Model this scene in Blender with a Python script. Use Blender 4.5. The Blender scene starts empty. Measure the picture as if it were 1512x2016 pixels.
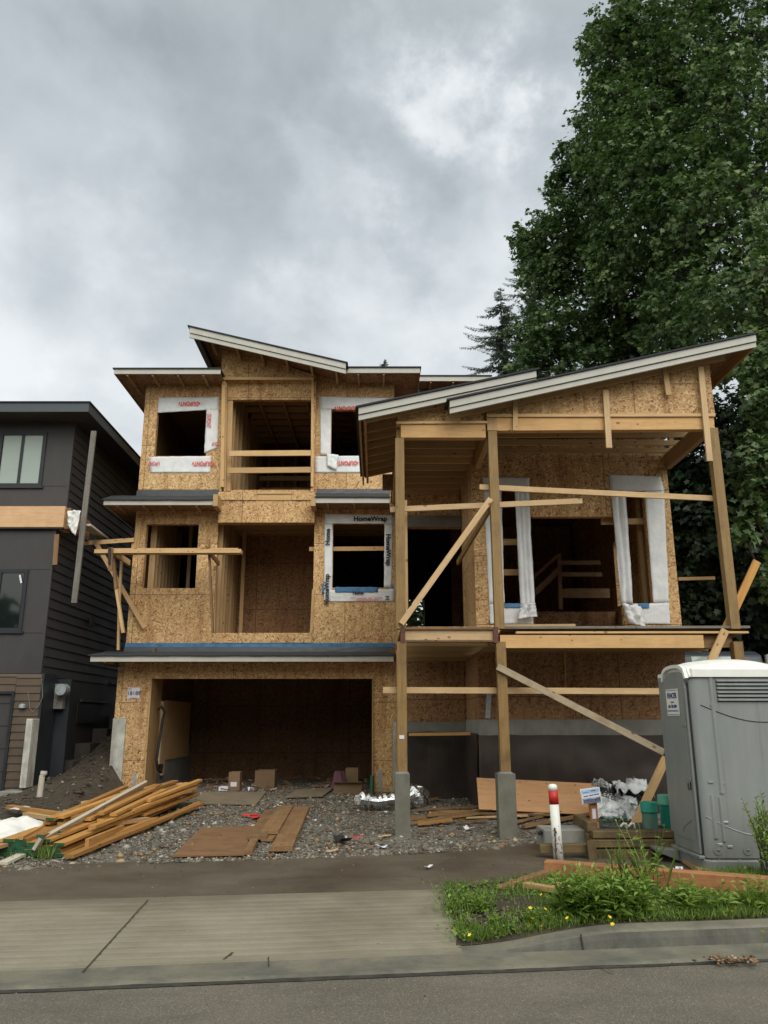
import bpy, bmesh, math, random
import numpy as np
from mathutils import Vector, Matrix, Euler

R = math.radians
random.seed(7)
rng = np.random.default_rng(11)
sc = bpy.context.scene
col = sc.collection

# ------------------------------------------------------------------ camera, sky, sun, exposure
FPX, PITCH, HC, U0 = 1570.0, R(14.7), 1.8, 743.0
cam_d = bpy.data.cameras.new('camera')
cam = bpy.data.objects.new('camera', cam_d)
col.objects.link(cam)
sc.camera = cam
cam_d.sensor_fit = 'VERTICAL'
cam_d.sensor_height = 36.0
cam_d.lens = FPX / 2016 * 36.0
cam_d.shift_x = 13.0 / 2016
cam_d.clip_start = 0.05
cam_d.clip_end = 2000
cam.location = (0, 0, HC)
cam.rotation_euler = (R(90) + PITCH, 0, 0)

sc.view_settings.view_transform = 'Standard'
sc.view_settings.look = 'None'
sc.view_settings.exposure = 0.36
sc.view_settings.gamma = 1
SUN_EL, SUN_AZ = 42.0, 160.0      # azimuth clockwise from +Y (behind the camera, to the right)

def view_dir(u, v):
    x, y = (u - U0) / FPX, (1008 - v) / FPX
    cp, sp = math.cos(PITCH), math.sin(PITCH)
    return Vector((x, cp - y * sp, sp + y * cp))

world = bpy.data.worlds.new('World')
sc.world = world
world.use_nodes = True
wt = world.node_tree
wt.nodes.clear()

class NT:
    """small helper for building node trees"""
    def __init__(s, tree):
        s.t = tree
    def n(s, typ, ins=None, **props):
        nd = s.t.nodes.new(typ)
        for k, v in props.items():
            setattr(nd, k, v)
        if ins:
            for k, v in ins.items():
                s.set(nd.inputs[k], v)
        return nd
    def set(s, sock, v):
        if isinstance(v, bpy.types.NodeSocket):
            s.t.links.new(v, sock)
        elif isinstance(v, bpy.types.Node):
            s.t.links.new(v.outputs[0], sock)
        else:
            if isinstance(v, tuple) and len(v) == 3 and sock.type == 'RGBA':
                v = v + (1.0,)
            sock.default_value = v
    def m(s, op, a, b=0.0, c=None, clamp=False):
        nd = s.n('ShaderNodeMath', {0: a, 1: b}, operation=op, use_clamp=clamp)
        if c is not None:
            s.set(nd.inputs[2], c)
        return nd.outputs[0]
    def vm(s, op, a, b=(0, 0, 0)):
        return s.n('ShaderNodeVectorMath', {0: a, 1: b}, operation=op)
    def mix(s, f, a, b, bt='MIX'):
        nd = s.n('ShaderNodeMix', data_type='RGBA', blend_type=bt)
        s.set(nd.inputs[0], f)
        s.set(nd.inputs[6], a)
        s.set(nd.inputs[7], b)
        return nd.outputs[2]
    def noise(s, vec, scale, detail=3.0, rough=0.5, dist=0.0, out=0):
        nd = s.n('ShaderNodeTexNoise', {'Scale': scale, 'Detail': detail, 'Roughness': rough, 'Distortion': dist})
        if vec is not None:
            s.set(nd.inputs['Vector'], vec)
        return nd.outputs[out]
    def map(s, vec, scale=(1, 1, 1), rot=(0, 0, 0), loc=(0, 0, 0)):
        nd = s.n('ShaderNodeMapping', {'Vector': vec, 'Scale': scale, 'Rotation': rot, 'Location': loc})
        return nd.outputs[0]
    def ramp(s, f, stops, interp='LINEAR'):
        nd = s.n('ShaderNodeValToRGB', {0: f})
        cr = nd.color_ramp
        cr.interpolation = interp
        while len(cr.elements) > 1:
            cr.elements.remove(cr.elements[0])
        first = True
        for p, c in stops:
            if isinstance(c, (int, float)):
                c = (c, c, c)
            e = cr.elements[0] if first else cr.elements.new(p)
            e.position = p
            e.color = tuple(c) + (1.0,)
            first = False
        return nd.outputs[0]
    def range(s, v, a, b, c, d):
        return s.n('ShaderNodeMapRange', {0: v, 1: a, 2: b, 3: c, 4: d}).outputs[0]

W = NT(wt)
geo = W.n('ShaderNodeTexCoord').outputs['Generated']
dirn = W.vm('NORMALIZE', geo).outputs[0]
sky = W.n('ShaderNodeTexSky', sky_type='NISHITA', sun_disc=False, sun_elevation=R(SUN_EL), sun_rotation=R(SUN_AZ))
sky.air_density = 1.5
sky.dust_density = 4.0
# cloud cover: fractal noise in direction space plus a few broad bright and dark banks
big = W.noise(W.map(dirn, (4.0, 3.4, 5.2), loc=(1.3, .2, .7)), 1.0, 6, .52, .25)
fine = W.noise(W.map(dirn, (11, 9, 14), loc=(3, 1, 0)), 1.0, 6, .55, .2)
val = W.m('ADD', W.m('MULTIPLY', W.m('SUBTRACT', big, .5), .80), W.m('MULTIPLY', W.m('SUBTRACT', fine, .5), .36))
acc = W.m('ADD', val, .50)
warp = W.n('ShaderNodeTexNoise', {'Scale': 6.5, 'Detail': 6.0, 'Roughness': .6})
W.set(warp.inputs['Vector'], dirn)
wdir = W.vm('NORMALIZE', W.vm('ADD', dirn, W.vm('SCALE', W.vm('SUBTRACT', warp.outputs['Color'], (.5, .5, .5)).outputs[0]).outputs[0]).outputs[0]).outputs[0]
for nd in wt.nodes:
    if nd.type == 'VECT_MATH' and nd.operation == 'SCALE':
        nd.inputs['Scale'].default_value = .34
for (u, v, sig, amp) in [(850, 190, .055, .30), (945, 225, .045, .24), (700, 480, .06, .17), (620, 350, .045, .19), (900, 280, .05, .10),
                         (1010, 440, .07, .16), (300, 330, .16, -.10), (430, 490, .13, -.20), (60, 60, .16, .22), (200, 300, .10, .08), (330, 120, .10, -.06), (60, 420, .09, .05),
                         (830, 440, .05, -.24), (760, 330, .05, -.12), (690, 60, .12, -.12), (200, 660, .2, .22), (760, 640, .14, .22), (1050, 60, .10, -.10)]:
    c = view_dir(u, v).normalized()
    d = W.vm('DOT_PRODUCT', wdir, tuple(c)).outputs['Value']
    g = W.m('EXPONENT', W.m('MULTIPLY', W.m('SUBTRACT', d, 1.0), 1.0 / (sig * sig)))
    acc = W.m('ADD', acc, W.m('MULTIPLY', g, amp))
sep = W.n('ShaderNodeSeparateXYZ', {0: dirn})
low = W.range(sep.outputs[2], .30, .68, .29, -.03)
acc = W.m('ADD', acc, low)
cloud = W.ramp(acc, [(0.0, (.190, .209, .224)), (.28, (.268, .298, .318)), (.50, (.355, .394, .418)), (.72, (.455, .498, .522)), (1.0, (.70, .725, .745))])
cloud10 = W.vm('MULTIPLY', cloud, (10.3, 10.3, 10.3)).outputs[0]
# an overcast sky is brightest overhead; what is over and behind the camera also lights the scene
zen = W.m('ADD', W.range(sep.outputs[2], .70, .95, 1.0, 1.9), W.range(sep.outputs[1], .25, -.25, 0.0, 1.1))
cloud10 = W.vm('MULTIPLY', cloud10, W.n('ShaderNodeCombineXYZ', {0: W.m('POWER', zen, 1.06), 1: zen, 2: W.m('POWER', zen, .80)}).outputs[0]).outputs[0]
skymix = W.mix(.93, sky.outputs[0], cloud10)
bg = W.n('ShaderNodeBackground', {'Color': skymix, 'Strength': .1})
wo = W.n('ShaderNodeOutputWorld')
wt.links.new(bg.outputs[0], wo.inputs[0])

sun_d = bpy.data.lights.new('sun', 'SUN')
sun_d.energy = 1.5
sun_d.angle = R(40)
sun_d.color = (1.0, .97, .92)
sun = bpy.data.objects.new('sun', sun_d)
col.objects.link(sun)
az, el = R(SUN_AZ), R(SUN_EL)
sdir = Vector((math.sin(az) * math.cos(el), math.cos(az) * math.cos(el), math.sin(el)))
sun.rotation_euler = sdir.to_track_quat('Z', 'Y').to_euler()

# ------------------------------------------------------------------ measuring: image ray -> point on a real plane
def P(u, v, Y):
    d = view_dir(u, v)
    t = Y / d.y
    return Vector((d.x * t, Y, d.z * t + HC))
def PZ(u, v, z):
    d = view_dir(u, v)
    t = (z - HC) / d.z
    return Vector((d.x * t, d.y * t, z))
def XX(u, v, Y): return P(u, v, Y).x
def ZZ(v, Y): return P(U0, v, Y).z

# street frame: runs at a slight angle to the house
A0 = Vector((-2.58, 6.12))
ANG = R(7.6)
SD = Vector((math.cos(ANG), math.sin(ANG)))
SN = Vector((-math.sin(ANG), math.cos(ANG)))
def sn(x, y): return (x - A0.x) * SN.x + (y - A0.y) * SN.y
def sa(x, y): return (x - A0.x) * SD.x + (y - A0.y) * SD.y
def sp(a, s, z=0.0):
    q = A0 + SD * a + SN * s
    return Vector((q.x, q.y, z))
def smooth(a, b, x):
    t = min(1, max(0, (x - a) / (b - a)))
    return t * t * (3 - 2 * t)
def gz(x, y):
    s = sn(x, y)
    if s < .34: z = 0.0
    elif s < 2.0: z = .16 * (s - .34) / 1.66
    elif s < 4.0: z = .16 + .04 * (s - 2) / 2
    else: z = .20 + .13 * min(1, (s - 4) / 7.0)
    # soil heaped between the two houses
    z += 1.5 * smooth(16.5, 22.5, y) * smooth(-8.2, -5.9, x) * (1 - smooth(-5.6, -5.2, x))
    z += .35 * smooth(15.0, 17.0, y) * smooth(-8.0, -6.2, x) * (1 - smooth(-5.7, -5.4, x))
    # bank rising to the right of the house
    z += .85 * smooth(14.5, 17.5, y) * smooth(5.6, 7.2, x)
    # dirt against the foundation
    z += .10 * smooth(12.6, 13.6, y) * smooth(.5, 1.0, x) * (1 - smooth(5.6, 6.5, x))
    return z
def PG(u, v, dz=0.0):
    z = .2
    for _ in range(8):
        p = PZ(u, v, z + dz)
        z = gz(p.x, p.y)
    return PZ(u, v, z + dz)

# ------------------------------------------------------------------ materials
MATS = {}
def newmat(name):
    m = bpy.data.materials.new(name)
    m.use_nodes = True
    nt = m.node_tree
    nt.nodes.clear()
    N = NT(nt)
    out = N.n('ShaderNodeOutputMaterial')
    b = N.n('ShaderNodeBsdfPrincipled')
    nt.links.new(b.outputs[0], out.inputs[0])
    MATS[name] = m
    return m, N, b, out
def bump(N, b, h, strength=.3, dist=.01):
    bn = N.n('ShaderNodeBump', {'Height': h, 'Strength': strength, 'Distance': dist})
    N.set(b.inputs['Normal'], bn.outputs[0])

def mat_osb(name, tint=(1, 1, 1), seams=True, dark=0.0, flake=1.0):
    m, N, b, o = newmat(name)
    pos = N.n('ShaderNodeNewGeometry').outputs['Position']
    layers = []
    for k, (ry, off) in enumerate([(0.15, 0), (1.15, 5), (-.95, 9)]):
        mp = N.map(N.map(pos, rot=(.25 * k, ry, .35 * k), loc=(off, off * .7, off * .3)), (12.5 * flake, 27 * flake, 44 * flake))
        vo = N.n('ShaderNodeTexVoronoi', {'Vector': mp, 'Scale': 1.0, 'Randomness': 1.0})
        sx = N.n('ShaderNodeSeparateColor', {0: vo.outputs['Color']})
        layers.append((sx.outputs[0], sx.outputs[1]))
    sel = N.m('GREATER_THAN', layers[0][1], .52)
    sel2 = N.m('GREATER_THAN', layers[1][1], .5)
    v = N.mix(sel2, N.mix(sel, layers[0][0], layers[1][0]), layers[2][0])
    colr = N.ramp(v, [(0, (.16, .082, .036)), (.10, (.34, .19, .090)), (.3, (.485, .305, .160)), (.62, (.575, .385, .210)), (.9, (.65, .465, .27)), (1, (.78, .62, .41))])
    big = N.noise(N.map(pos, (1, 1, 1)), 1.3, 5, .62)
    colr = N.mix(N.range(big, .3, .7, .45, 0.0), colr, (.78, .66, .55), 'MULTIPLY')
    # rain streaks and stains running down the sheets
    st = N.noise(N.map(pos, (5, 5, .7)), 1.0, 4, .6)
    colr = N.mix(N.range(st, .5, .70, 0, .75), colr, (.60, .46, .37), 'MULTIPLY')
    # soft variation from sheet to sheet
    sheet = N.n('ShaderNodeTexWhiteNoise', {'Vector': N.vm('FLOOR', N.map(pos, (1 / 2.44, .01, 1 / 1.22), loc=(.31, 0, .2))).outputs[0]})
    colr = N.mix(.55, colr, N.ramp(sheet.outputs[0], [(0, (.66, .60, .55)), (.5, (.92, .84, .76)), (1, (1.0, 1.0, 1.0))]), 'MULTIPLY')
    if seams:
        sp_ = N.n('ShaderNodeSeparateXYZ', {0: pos})
        a = N.m('ADD', sp_.outputs[0], sp_.outputs[1])
        fx = N.m('FRACT', N.m('MULTIPLY_ADD', sp_.outputs[0], 1 / 2.44, .31))
        fz = N.m('FRACT', N.m('MULTIPLY_ADD', sp_.outputs[2], 1 / 1.22, .2))
        lx = N.m('LESS_THAN', fx, .0062)
        lz = N.m('LESS_THAN', fz, .0115)
        colr = N.mix(N.m('MULTIPLY', N.m('MAXIMUM', lx, lz), .8), colr, (.10, .055, .025))
        # nail lines
        fn = N.m('FRACT', N.m('MULTIPLY', sp_.outputs[0], 1 / .406))
        nl = N.m('LESS_THAN', fn, .02)
        fz2 = N.m('LESS_THAN', N.m('FRACT', N.m('MULTIPLY', sp_.outputs[2], 1 / .2)), .09)
        colr = N.mix(N.m('MULTIPLY', N.m('MULTIPLY', nl, fz2), .6), colr, (.15, .08, .04))
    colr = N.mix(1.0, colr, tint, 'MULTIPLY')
    N.set(b.inputs['Base Color'], colr)
    b.inputs['Roughness'].default_value = .75
    bump(N, b, v, .25, .004)
    return m

def mat_wood(name, c1, c2, knots=True, stain=0.0, rough=.7, var=.25, stainc=(.12, .08, .05), coord='Object'):
    m, N, b, o = newmat(name)
    if coord == 'Object':
        pos = N.n('ShaderNodeTexCoord').outputs['Object']
    else:
        pos = N.n('ShaderNodeNewGeometry').outputs['Position']
    rnd = N.n('ShaderNodeObjectInfo').outputs['Random']
    off = N.n('ShaderNodeCombineXYZ', {0: N.m('MULTIPLY', rnd, 37), 1: N.m('MULTIPLY', rnd, 11), 2: N.m('MULTIPLY', rnd, 5)})
    p = N.vm('ADD', pos, off.outputs[0]).outputs[0]
    g = N.noise(N.map(p, (1.6, 22, 22)), 1.0, 4, .6, .8)
    g2 = N.noise(N.map(p, (4, 90, 90)), 1.0, 3, .6)
    colr = N.mix(N.range(g, .3, .7, 0, 1), c1, c2)
    colr = N.mix(N.range(g2, .45, .7, 0, .35), colr, tuple(x * .62 for x in c1))
    pat = N.noise(p, 2.3, 4, .55)
    colr = N.mix(N.range(pat, .35, .75, 0, .4), colr, tuple(x * .72 for x in c2))
    if knots:
        vo = N.n('ShaderNodeTexVoronoi', {'Vector': N.map(p, (6.5, 10, 10)), 'Scale': 1.0, 'Randomness': 1.0})
        kc = N.n('ShaderNodeSeparateColor', {0: vo.outputs['Color']})
        k = N.m('MULTIPLY', N.m('LESS_THAN', vo.outputs['Distance'], N.m('MULTIPLY', kc.outputs[1], .22)), N.m('GREATER_THAN', kc.outputs[0], .55))
        colr = N.mix(N.m('MULTIPLY', k, .8), colr, tuple(x * .28 for x in c1))
    if stain:
        s = N.noise(p, 3.3, 5, .65)
        colr = N.mix(N.range(s, .48, .66, 0, stain), colr, stainc)
    # each piece of timber a little lighter, darker, redder
    colr = N.mix(1.0, colr, N.ramp(rnd, [(0, (1 - var, 1 - var * 1.1, 1 - var * 1.2)), (.4, (1, .97, .92)), (.7, (1 - var * .5, 1 - var * .55, 1 - var * .55)), (1, (1, 1, 1))]), 'MULTIPLY')
    N.set(b.inputs['Base Color'], colr)
    b.inputs['Roughness'].default_value = rough
    bump(N, b, g2, .25, .003)
    return m

def mat_plain(name, c, rough=.6, var=.15, scale=6.0, metallic=0.0, bumps=0.0, bscale=30, dirt=0.0, dirtc=(.10, .08, .06), coat=0.0):
    m, N, b, o = newmat(name)
    pos = N.n('ShaderNodeNewGeometry').outputs['Position']
    n1 = N.noise(pos, scale, 5, .6)
    colr = N.mix(N.range(n1, .3, .7, 0, 1), tuple(x * (1 - var) for x in c), tuple(min(1, x * (1 + var)) for x in c))
    if dirt:
        n2 = N.noise(N.map(pos, (3, 3, 1.2)), 1.6, 6, .7)
        colr = N.mix(N.range(n2, .45, .72, 0, dirt), colr, dirtc)
    N.set(b.inputs['Base Color'], colr)
    N.set(b.inputs['Roughness'], N.range(n1, .3, .7, max(.05, rough - .08), min(1, rough + .1)))
    b.inputs['Metallic'].default_value = metallic
    if coat: b.inputs['Coat Weight'].default_value = coat
    if bumps:
        bump(N, b, N.noise(pos, bscale, 4, .6), bumps, .01)
    return m

M = {}
M['osb'] = mat_osb('osb', (1.07, 1.07, .96))
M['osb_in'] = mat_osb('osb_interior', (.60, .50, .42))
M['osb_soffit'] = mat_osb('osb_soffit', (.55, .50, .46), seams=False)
M['osb_panel'] = mat_osb('osb_loose', (.80, .60, .46), seams=False)
M['pine'] = mat_wood('pine', (.60, .37, .165), (.70, .475, .235), var=.30, stain=.22, stainc=(.36, .21, .10))
M['pine_beam'] = mat_wood('pine_beam', (.56, .325, .125), (.66, .42, .19), stain=.42, stainc=(.42, .24, .10), var=.12)
M['pine_dim'] = mat_wood('pine_framing', (.42, .26, .115), (.52, .345, .165), var=.25)
M['orange'] = mat_wood('orange_lumber', (.47, .225, .055), (.66, .36, .105), var=.52, knots=True, stain=.25, stainc=(.42, .20, .06))
M['tan'] = mat_wood('tan_lumber', (.54, .36, .185), (.64, .46, .26), var=.25, stain=.3, stainc=(.34, .22, .12))
M['pale'] = mat_wood('pale_board', (.50, .45, .38), (.62, .58, .50), knots=False, var=.1)
M['treated'] = mat_wood('treated_post', (.20, .115, .038), (.30, .185, .065), stain=.6, stainc=(.11, .06, .025), var=.08)
M['treated2'] = mat_wood('olive_brown_post', (.215, .13, .048), (.32, .205, .08), stain=.55, stainc=(.16, .09, .035), var=.08)
M['dirtytan'] = mat_wood('dirty_tan_board', (.36, .28, .18), (.48, .40, .29), stain=.6, stainc=(.20, .13, .07), var=.1)
M['mossy'] = mat_wood('weathered_timber', (.10, .068, .028), (.19, .13, .05), stain=.85, stainc=(.035, .026, .015), var=.2)
M['greywood'] = mat_wood('grey_weathered_board', (.15, .14, .125), (.24, .225, .20), stain=.5, stainc=(.10, .085, .07), var=.15)
M['oldplank'] = mat_wood('wet_brown_plank', (.20, .11, .048), (.31, .18, .085), stain=.6, stainc=(.13, .07, .035), var=.25)
M['redbeam'] = mat_wood('red_brown_glulam', (.32, .135, .055), (.46, .215, .095), stain=.55, stainc=(.17, .065, .03), var=.02)
M['plywood'] = mat_wood('plywood', (.47, .24, .105), (.58, .33, .16), knots=True, stain=.25, stainc=(.40, .19, .08), var=.1)
M['plyband'] = mat_wood('bare_plywood_band', (.60, .36, .20), (.70, .46, .27), knots=True, stain=.2, stainc=(.30, .14, .08), var=.02)
M['green_end'] = mat_plain('green_end_paint', (.012, .085, .04), .5, .45, 30, dirt=.4, dirtc=(.03, .05, .02))
M['blue_end'] = mat_plain('blue_end_paint', (.04, .07, .22), .5, .3, 30)
M['fascia'] = mat_plain('white_painted_fascia', (.43, .42, .38), .55, .07, 3, dirt=.4, dirtc=(.33, .31, .27))
M['shingle'] = mat_plain('charcoal_shingles', (.030, .032, .037), .9, .4, 22, bumps=.6, bscale=60)
M['flash'] = mat_plain('dark_flashing_membrane', (.028, .032, .040), .45, .3, 5, bumps=.5, bscale=7)
M['bluetape'] = mat_plain('blue_membrane', (.045, .16, .32), .45, .3, 9)
M['paper'] = mat_plain('white_paper', (.66, .64, .72), .7, .03)
M['conc'] = mat_plain('grey_concrete', (.22, .215, .195), .8, .2, 2.5, bumps=.35, bscale=25, dirt=.55, dirtc=(.14, .13, .11))
M['conc_pale'] = mat_plain('pale_cast_concrete', (.46, .45, .41), .8, .25, 4, bumps=.4, bscale=20, dirt=.8, dirtc=(.22, .20, .17))
M['conc_green'] = mat_plain('wet_concrete_pedestal', (.145, .14, .11), .75, .2, 6, bumps=.35, bscale=25, dirt=.5, dirtc=(.09, .085, .065))
M['zinc'] = mat_plain('galvanised_strap', (.42, .46, .48), .4, .15, 15, metallic=.6)
M['rust'] = mat_plain('rusty_steel', (.10, .035, .022), .7, .4, 15)
M['dark_panel'] = mat_plain('charcoal_wall_panel', (.040, .036, .038), .55, .1, 1.2, dirt=.25, dirtc=(.075, .068, .066))
M['dark_siding'] = mat_plain('charcoal_lap_siding', (.030, .028, .029), .6, .2, 2.0, dirt=.2, dirtc=(.05, .045, .042))
M['blackstep'] = mat_plain('dark_damp_concrete', (.040, .033, .026), .85, .35, 5, bumps=.4, bscale=14)
M['brown_siding'] = mat_plain('brown_lap_siding', (.075, .048, .030), .5, .22, 3, dirt=.3, dirtc=(.11, .08, .055))
M['blueblack'] = mat_plain('blue_black_trim', (.013, .016, .021), .5, .2, 2)
M['nei_fascia'] = mat_plain('slate_fascia', (.05, .062, .075), .45, .12, 2)
M['black'] = mat_plain('black_rubber', (.012, .012, .013), .6, .2, 8)
M['plastic_white'] = mat_plain('white_plastic_sheet', (.72, .71, .69), .4, .08, 3, bumps=.35, bscale=6)
M['tarp'] = mat_plain('silver_lumber_wrap', (.55, .56, .57), .38, .15, 4, bumps=.9, bscale=9, dirt=.35, dirtc=(.16, .16, .17))
M['red'] = mat_plain('red_paint', (.50, .02, .016), .5, .15, 10, dirt=.2, dirtc=(.2, .03, .03))
M['redplastic'] = mat_plain('red_plastic', (.75, .05, .045), .4, .1, 10)
M['blueplastic'] = mat_plain('blue_plastic', (.10, .35, .6), .4, .1, 10)
M['teal'] = mat_plain('teal_pipe_plastic', (.02, .29, .225), .4, .12, 6, dirt=.3, dirtc=(.10, .20, .15))
M['teal_cap'] = mat_plain('light_teal_plastic', (.12, .40, .30), .45, .1, 6)
M['teal_old'] = mat_plain('weathered_teal_plastic', (.05, .22, .18), .6, .15, 6, dirt=.85, dirtc=(.12, .085, .05))
M['card'] = mat_plain('cardboard', (.20, .125, .068), .8, .12, 5, dirt=.25, dirtc=(.18, .11, .06))
M['foil'] = mat_plain('foil_duct', (.80, .81, .83), .22, .1, 10, metallic=1.0, bumps=.8, bscale=26)
M['cloth_pink'] = mat_plain('dusty_pink_cloth', (.12, .05, .075), .9, .25, 8)
M['soil'] = mat_plain('bare_soil', (.050, .037, .025), .95, .4, 4, bumps=.8, bscale=14, dirt=.4, dirtc=(.05, .037, .025))
M['ink'] = mat_plain('black_ink', (.02, .02, .025), .6, .1)
M['inkblue'] = mat_plain('blue_ink', (.03, .045, .22), .5, .1)
M['inkred'] = mat_plain('red_ink', (.62, .045, .035), .5, .1)
M['white'] = mat_plain('white_paint', (.80, .80, .77), .45, .04, 6)
M['bark'] = mat_plain('tree_bark', (.055, .045, .035), .95, .35, 8, bumps=.8, bscale=22)
M['vanwhite'] = mat_plain('white_van_paint', (.55, .56, .58), .3, .05, 2, coat=.5)
M['oldfence'] = mat_plain('red_brown_fence', (.10, .05, .045), .8, .3, 6)
M['label_sky'] = mat_plain('printed_sky_blue', (.35, .50, .68), .5, .2, 30)
M['label_grey'] = mat_plain('printed_rock_grey', (.09, .10, .16), .5, .8, 60)
M['yellow'] = mat_plain('yellow_petal', (.85, .62, .02), .5, .08, 20)

def mat_wrap():
    m, N, b, o = newmat('white_house_wrap')
    pos = N.n('ShaderNodeNewGeometry').outputs['Position']
    n1 = N.noise(pos, 5, 5, .6)
    N.set(b.inputs['Base Color'], N.mix(N.range(n1, .35, .7, 0, 1), (.62, .63, .65), (.74, .75, .77)))
    b.inputs['Roughness'].default_value = .5
    bump(N, b, N.noise(N.map(pos, (1, 1, .7)), 9, 4, .6, .6), .55, .02)
    return m
M['wrap'] = mat_wrap()

def mat_membrane():
    m, N, b, o = newmat('dimpled_foundation_membrane')
    pos = N.n('ShaderNodeNewGeometry').outputs['Position']
    s = N.n('ShaderNodeSeparateXYZ', {0: pos})
    a = N.m('SINE', N.m('MULTIPLY', N.m('ADD', N.m('ADD', s.outputs[0], s.outputs[1]), N.m('MULTIPLY', s.outputs[2], .8)), 160))
    big = N.noise(N.map(pos, (1.0, 1.0, 2.0)), 1.3, 5, .6)
    dirt = N.noise(N.map(pos, (2, 2, .8)), 2.0, 5, .65)
    c = N.mix(N.range(big, .35, .65, 0, 1), (.018, .011, .0085), (.040, .025, .019))
    c = N.mix(N.range(dirt, .5, .72, 0, .5), c, (.072, .045, .033))
    N.set(b.inputs['Base Color'], c)
    b.inputs['Roughness'].default_value = .5
    bump(N, b, a, .15, .006)
    return m
M['membrane'] = mat_membrane()

def mat_ground_concrete():
    m, N, b, o = newmat('broomed_concrete')
    pos = N.n('ShaderNodeNewGeometry').outputs['Position']
    r = N.map(pos, rot=(0, 0, -ANG))
    n1 = N.noise(pos, 1.1, 6, .62)
    n2 = N.noise(pos, 60, 4, .7)
    n3 = N.noise(N.map(r, (.9, 12, 1)), 1.0, 5, .6)
    c = N.mix(N.range(n1, .3, .7, 0, 1), (.205, .185, .140), (.285, .262, .205))
    c = N.mix(N.range(n3, .45, .7, 0, .35), c, (.17, .158, .125))
    c = N.mix(N.range(n2, .35, .7, 0, .30), c, (.14, .13, .11))
    d = N.vm('DOT_PRODUCT', N.vm('SUBTRACT', pos, (A0.x, A0.y, 0)).outputs[0], (SN.x, SN.y, 0)).outputs['Value']
    wob = N.m('MULTIPLY', N.m('SUBTRACT', N.noise(pos, 1.4, 4, .6), .5), .012)
    ph = N.m('FRACT', N.m('DIVIDE', N.m('ADD', d, wob), .118))
    gr = N.m('SUBTRACT', 1.0, N.m('MULTIPLY', N.m('ABSOLUTE', N.m('SUBTRACT', ph, .5)), 5.5), clamp=True)
    c = N.mix(N.m('MULTIPLY', gr, N.range(N.noise(pos, 3, 4, .6), .3, .7, .1, .5)), c, (.115, .098, .070))
    c = N.mix(1.0, c, (1.0, .98, .93), 'MULTIPLY')
    sp2 = N.noise(N.map(pos, (1, 1, 1), loc=(4, 2, 0)), .55, 6, .7)
    c = N.mix(N.range(sp2, .45, .65, 0, .55), c, (.125, .105, .075))
    mud = N.m('ADD', N.range(d, 1.25, 2.0, 0, 1), N.m('MULTIPLY', N.m('SUBTRACT', N.noise(N.map(pos, (1, 1.8, 1), rot=(0, 0, -ANG)), 1.1, 6, .65), .5), 1.6))
    c = N.mix(N.m('MULTIPLY', N.range(mud, .45, 1.15, 0, 1), .75), c, (.105, .086, .060))
    N.set(b.inputs['Base Color'], c)
    N.set(b.inputs['Roughness'], N.range(n1, .3, .7, .55, .8))
    bump(N, b, N.m('ADD', n2, N.m('MULTIPLY', n3, 2)), .35, .006)
    return m
M['apron'] = mat_ground_concrete()

def mat_kerb():
    m, N, b, o = newmat('stained_kerb_concrete')
    pos = N.n('ShaderNodeNewGeometry').outputs['Position']
    n1 = N.noise(pos, 2.2, 6, .65)
    n2 = N.noise(pos, 50, 4, .7)
    n3 = N.noise(N.map(pos, (1.2, 1.2, 6)), 1.6, 5, .7)
    c = N.mix(N.range(n1, .3, .7, 0, 1), (.13, .118, .088), (.21, .192, .148))
    c = N.mix(N.range(n3, .45, .65, 0, .75), c, (.075, .075, .068))
    c = N.mix(N.range(n2, .4, .7, 0, .35), c, (.10, .095, .08))
    N.set(b.inputs['Base Color'], c)
    b.inputs['Roughness'].default_value = .75
    bump(N, b, n2, .4, .006)
    return m
M['kerb'] = mat_kerb()

def mat_asphalt(name, c1, c2, agg, wet):
    m, N, b, o = newmat(name)
    pos = N.n('ShaderNodeNewGeometry').outputs['Position']
    n1 = N.noise(pos, .9, 6, .62)
    vo = N.n('ShaderNodeTexVoronoi', {'Vector': pos, 'Scale': 150.0})
    sx = N.n('ShaderNodeSeparateColor', {0: vo.outputs['Color']})
    c = N.mix(N.range(n1, .3, .7, 0, 1), c1, c2)
    c = N.mix(N.range(sx.outputs[0], .78, .95, 0, agg), c, (.34, .32, .28))
    c = N.mix(N.range(sx.outputs[1], .6, .9, 0, .5), c, tuple(x * .5 for x in c1))
    st = N.noise(N.map(pos, (.8, 2.5, 1), rot=(0, 0, -ANG)), 1.2, 5, .6)
    c = N.mix(N.range(st, .5, .7, 0, .35), c, tuple(x * .6 for x in c1))
    N.set(b.inputs['Base Color'], c)
    N.set(b.inputs['Roughness'], N.range(n1, .35, .65, wet, wet + .2))
    bump(N, b, vo.outputs['Distance'], .4, .006)
    return m
M['road'] = mat_asphalt('road_asphalt', (.108, .091, .072), (.158, .135, .108), .50, .65)
M['walk'] = mat_asphalt('wet_footway_asphalt', (.066, .050, .034), (.135, .110, .080), .14, .42)

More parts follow.
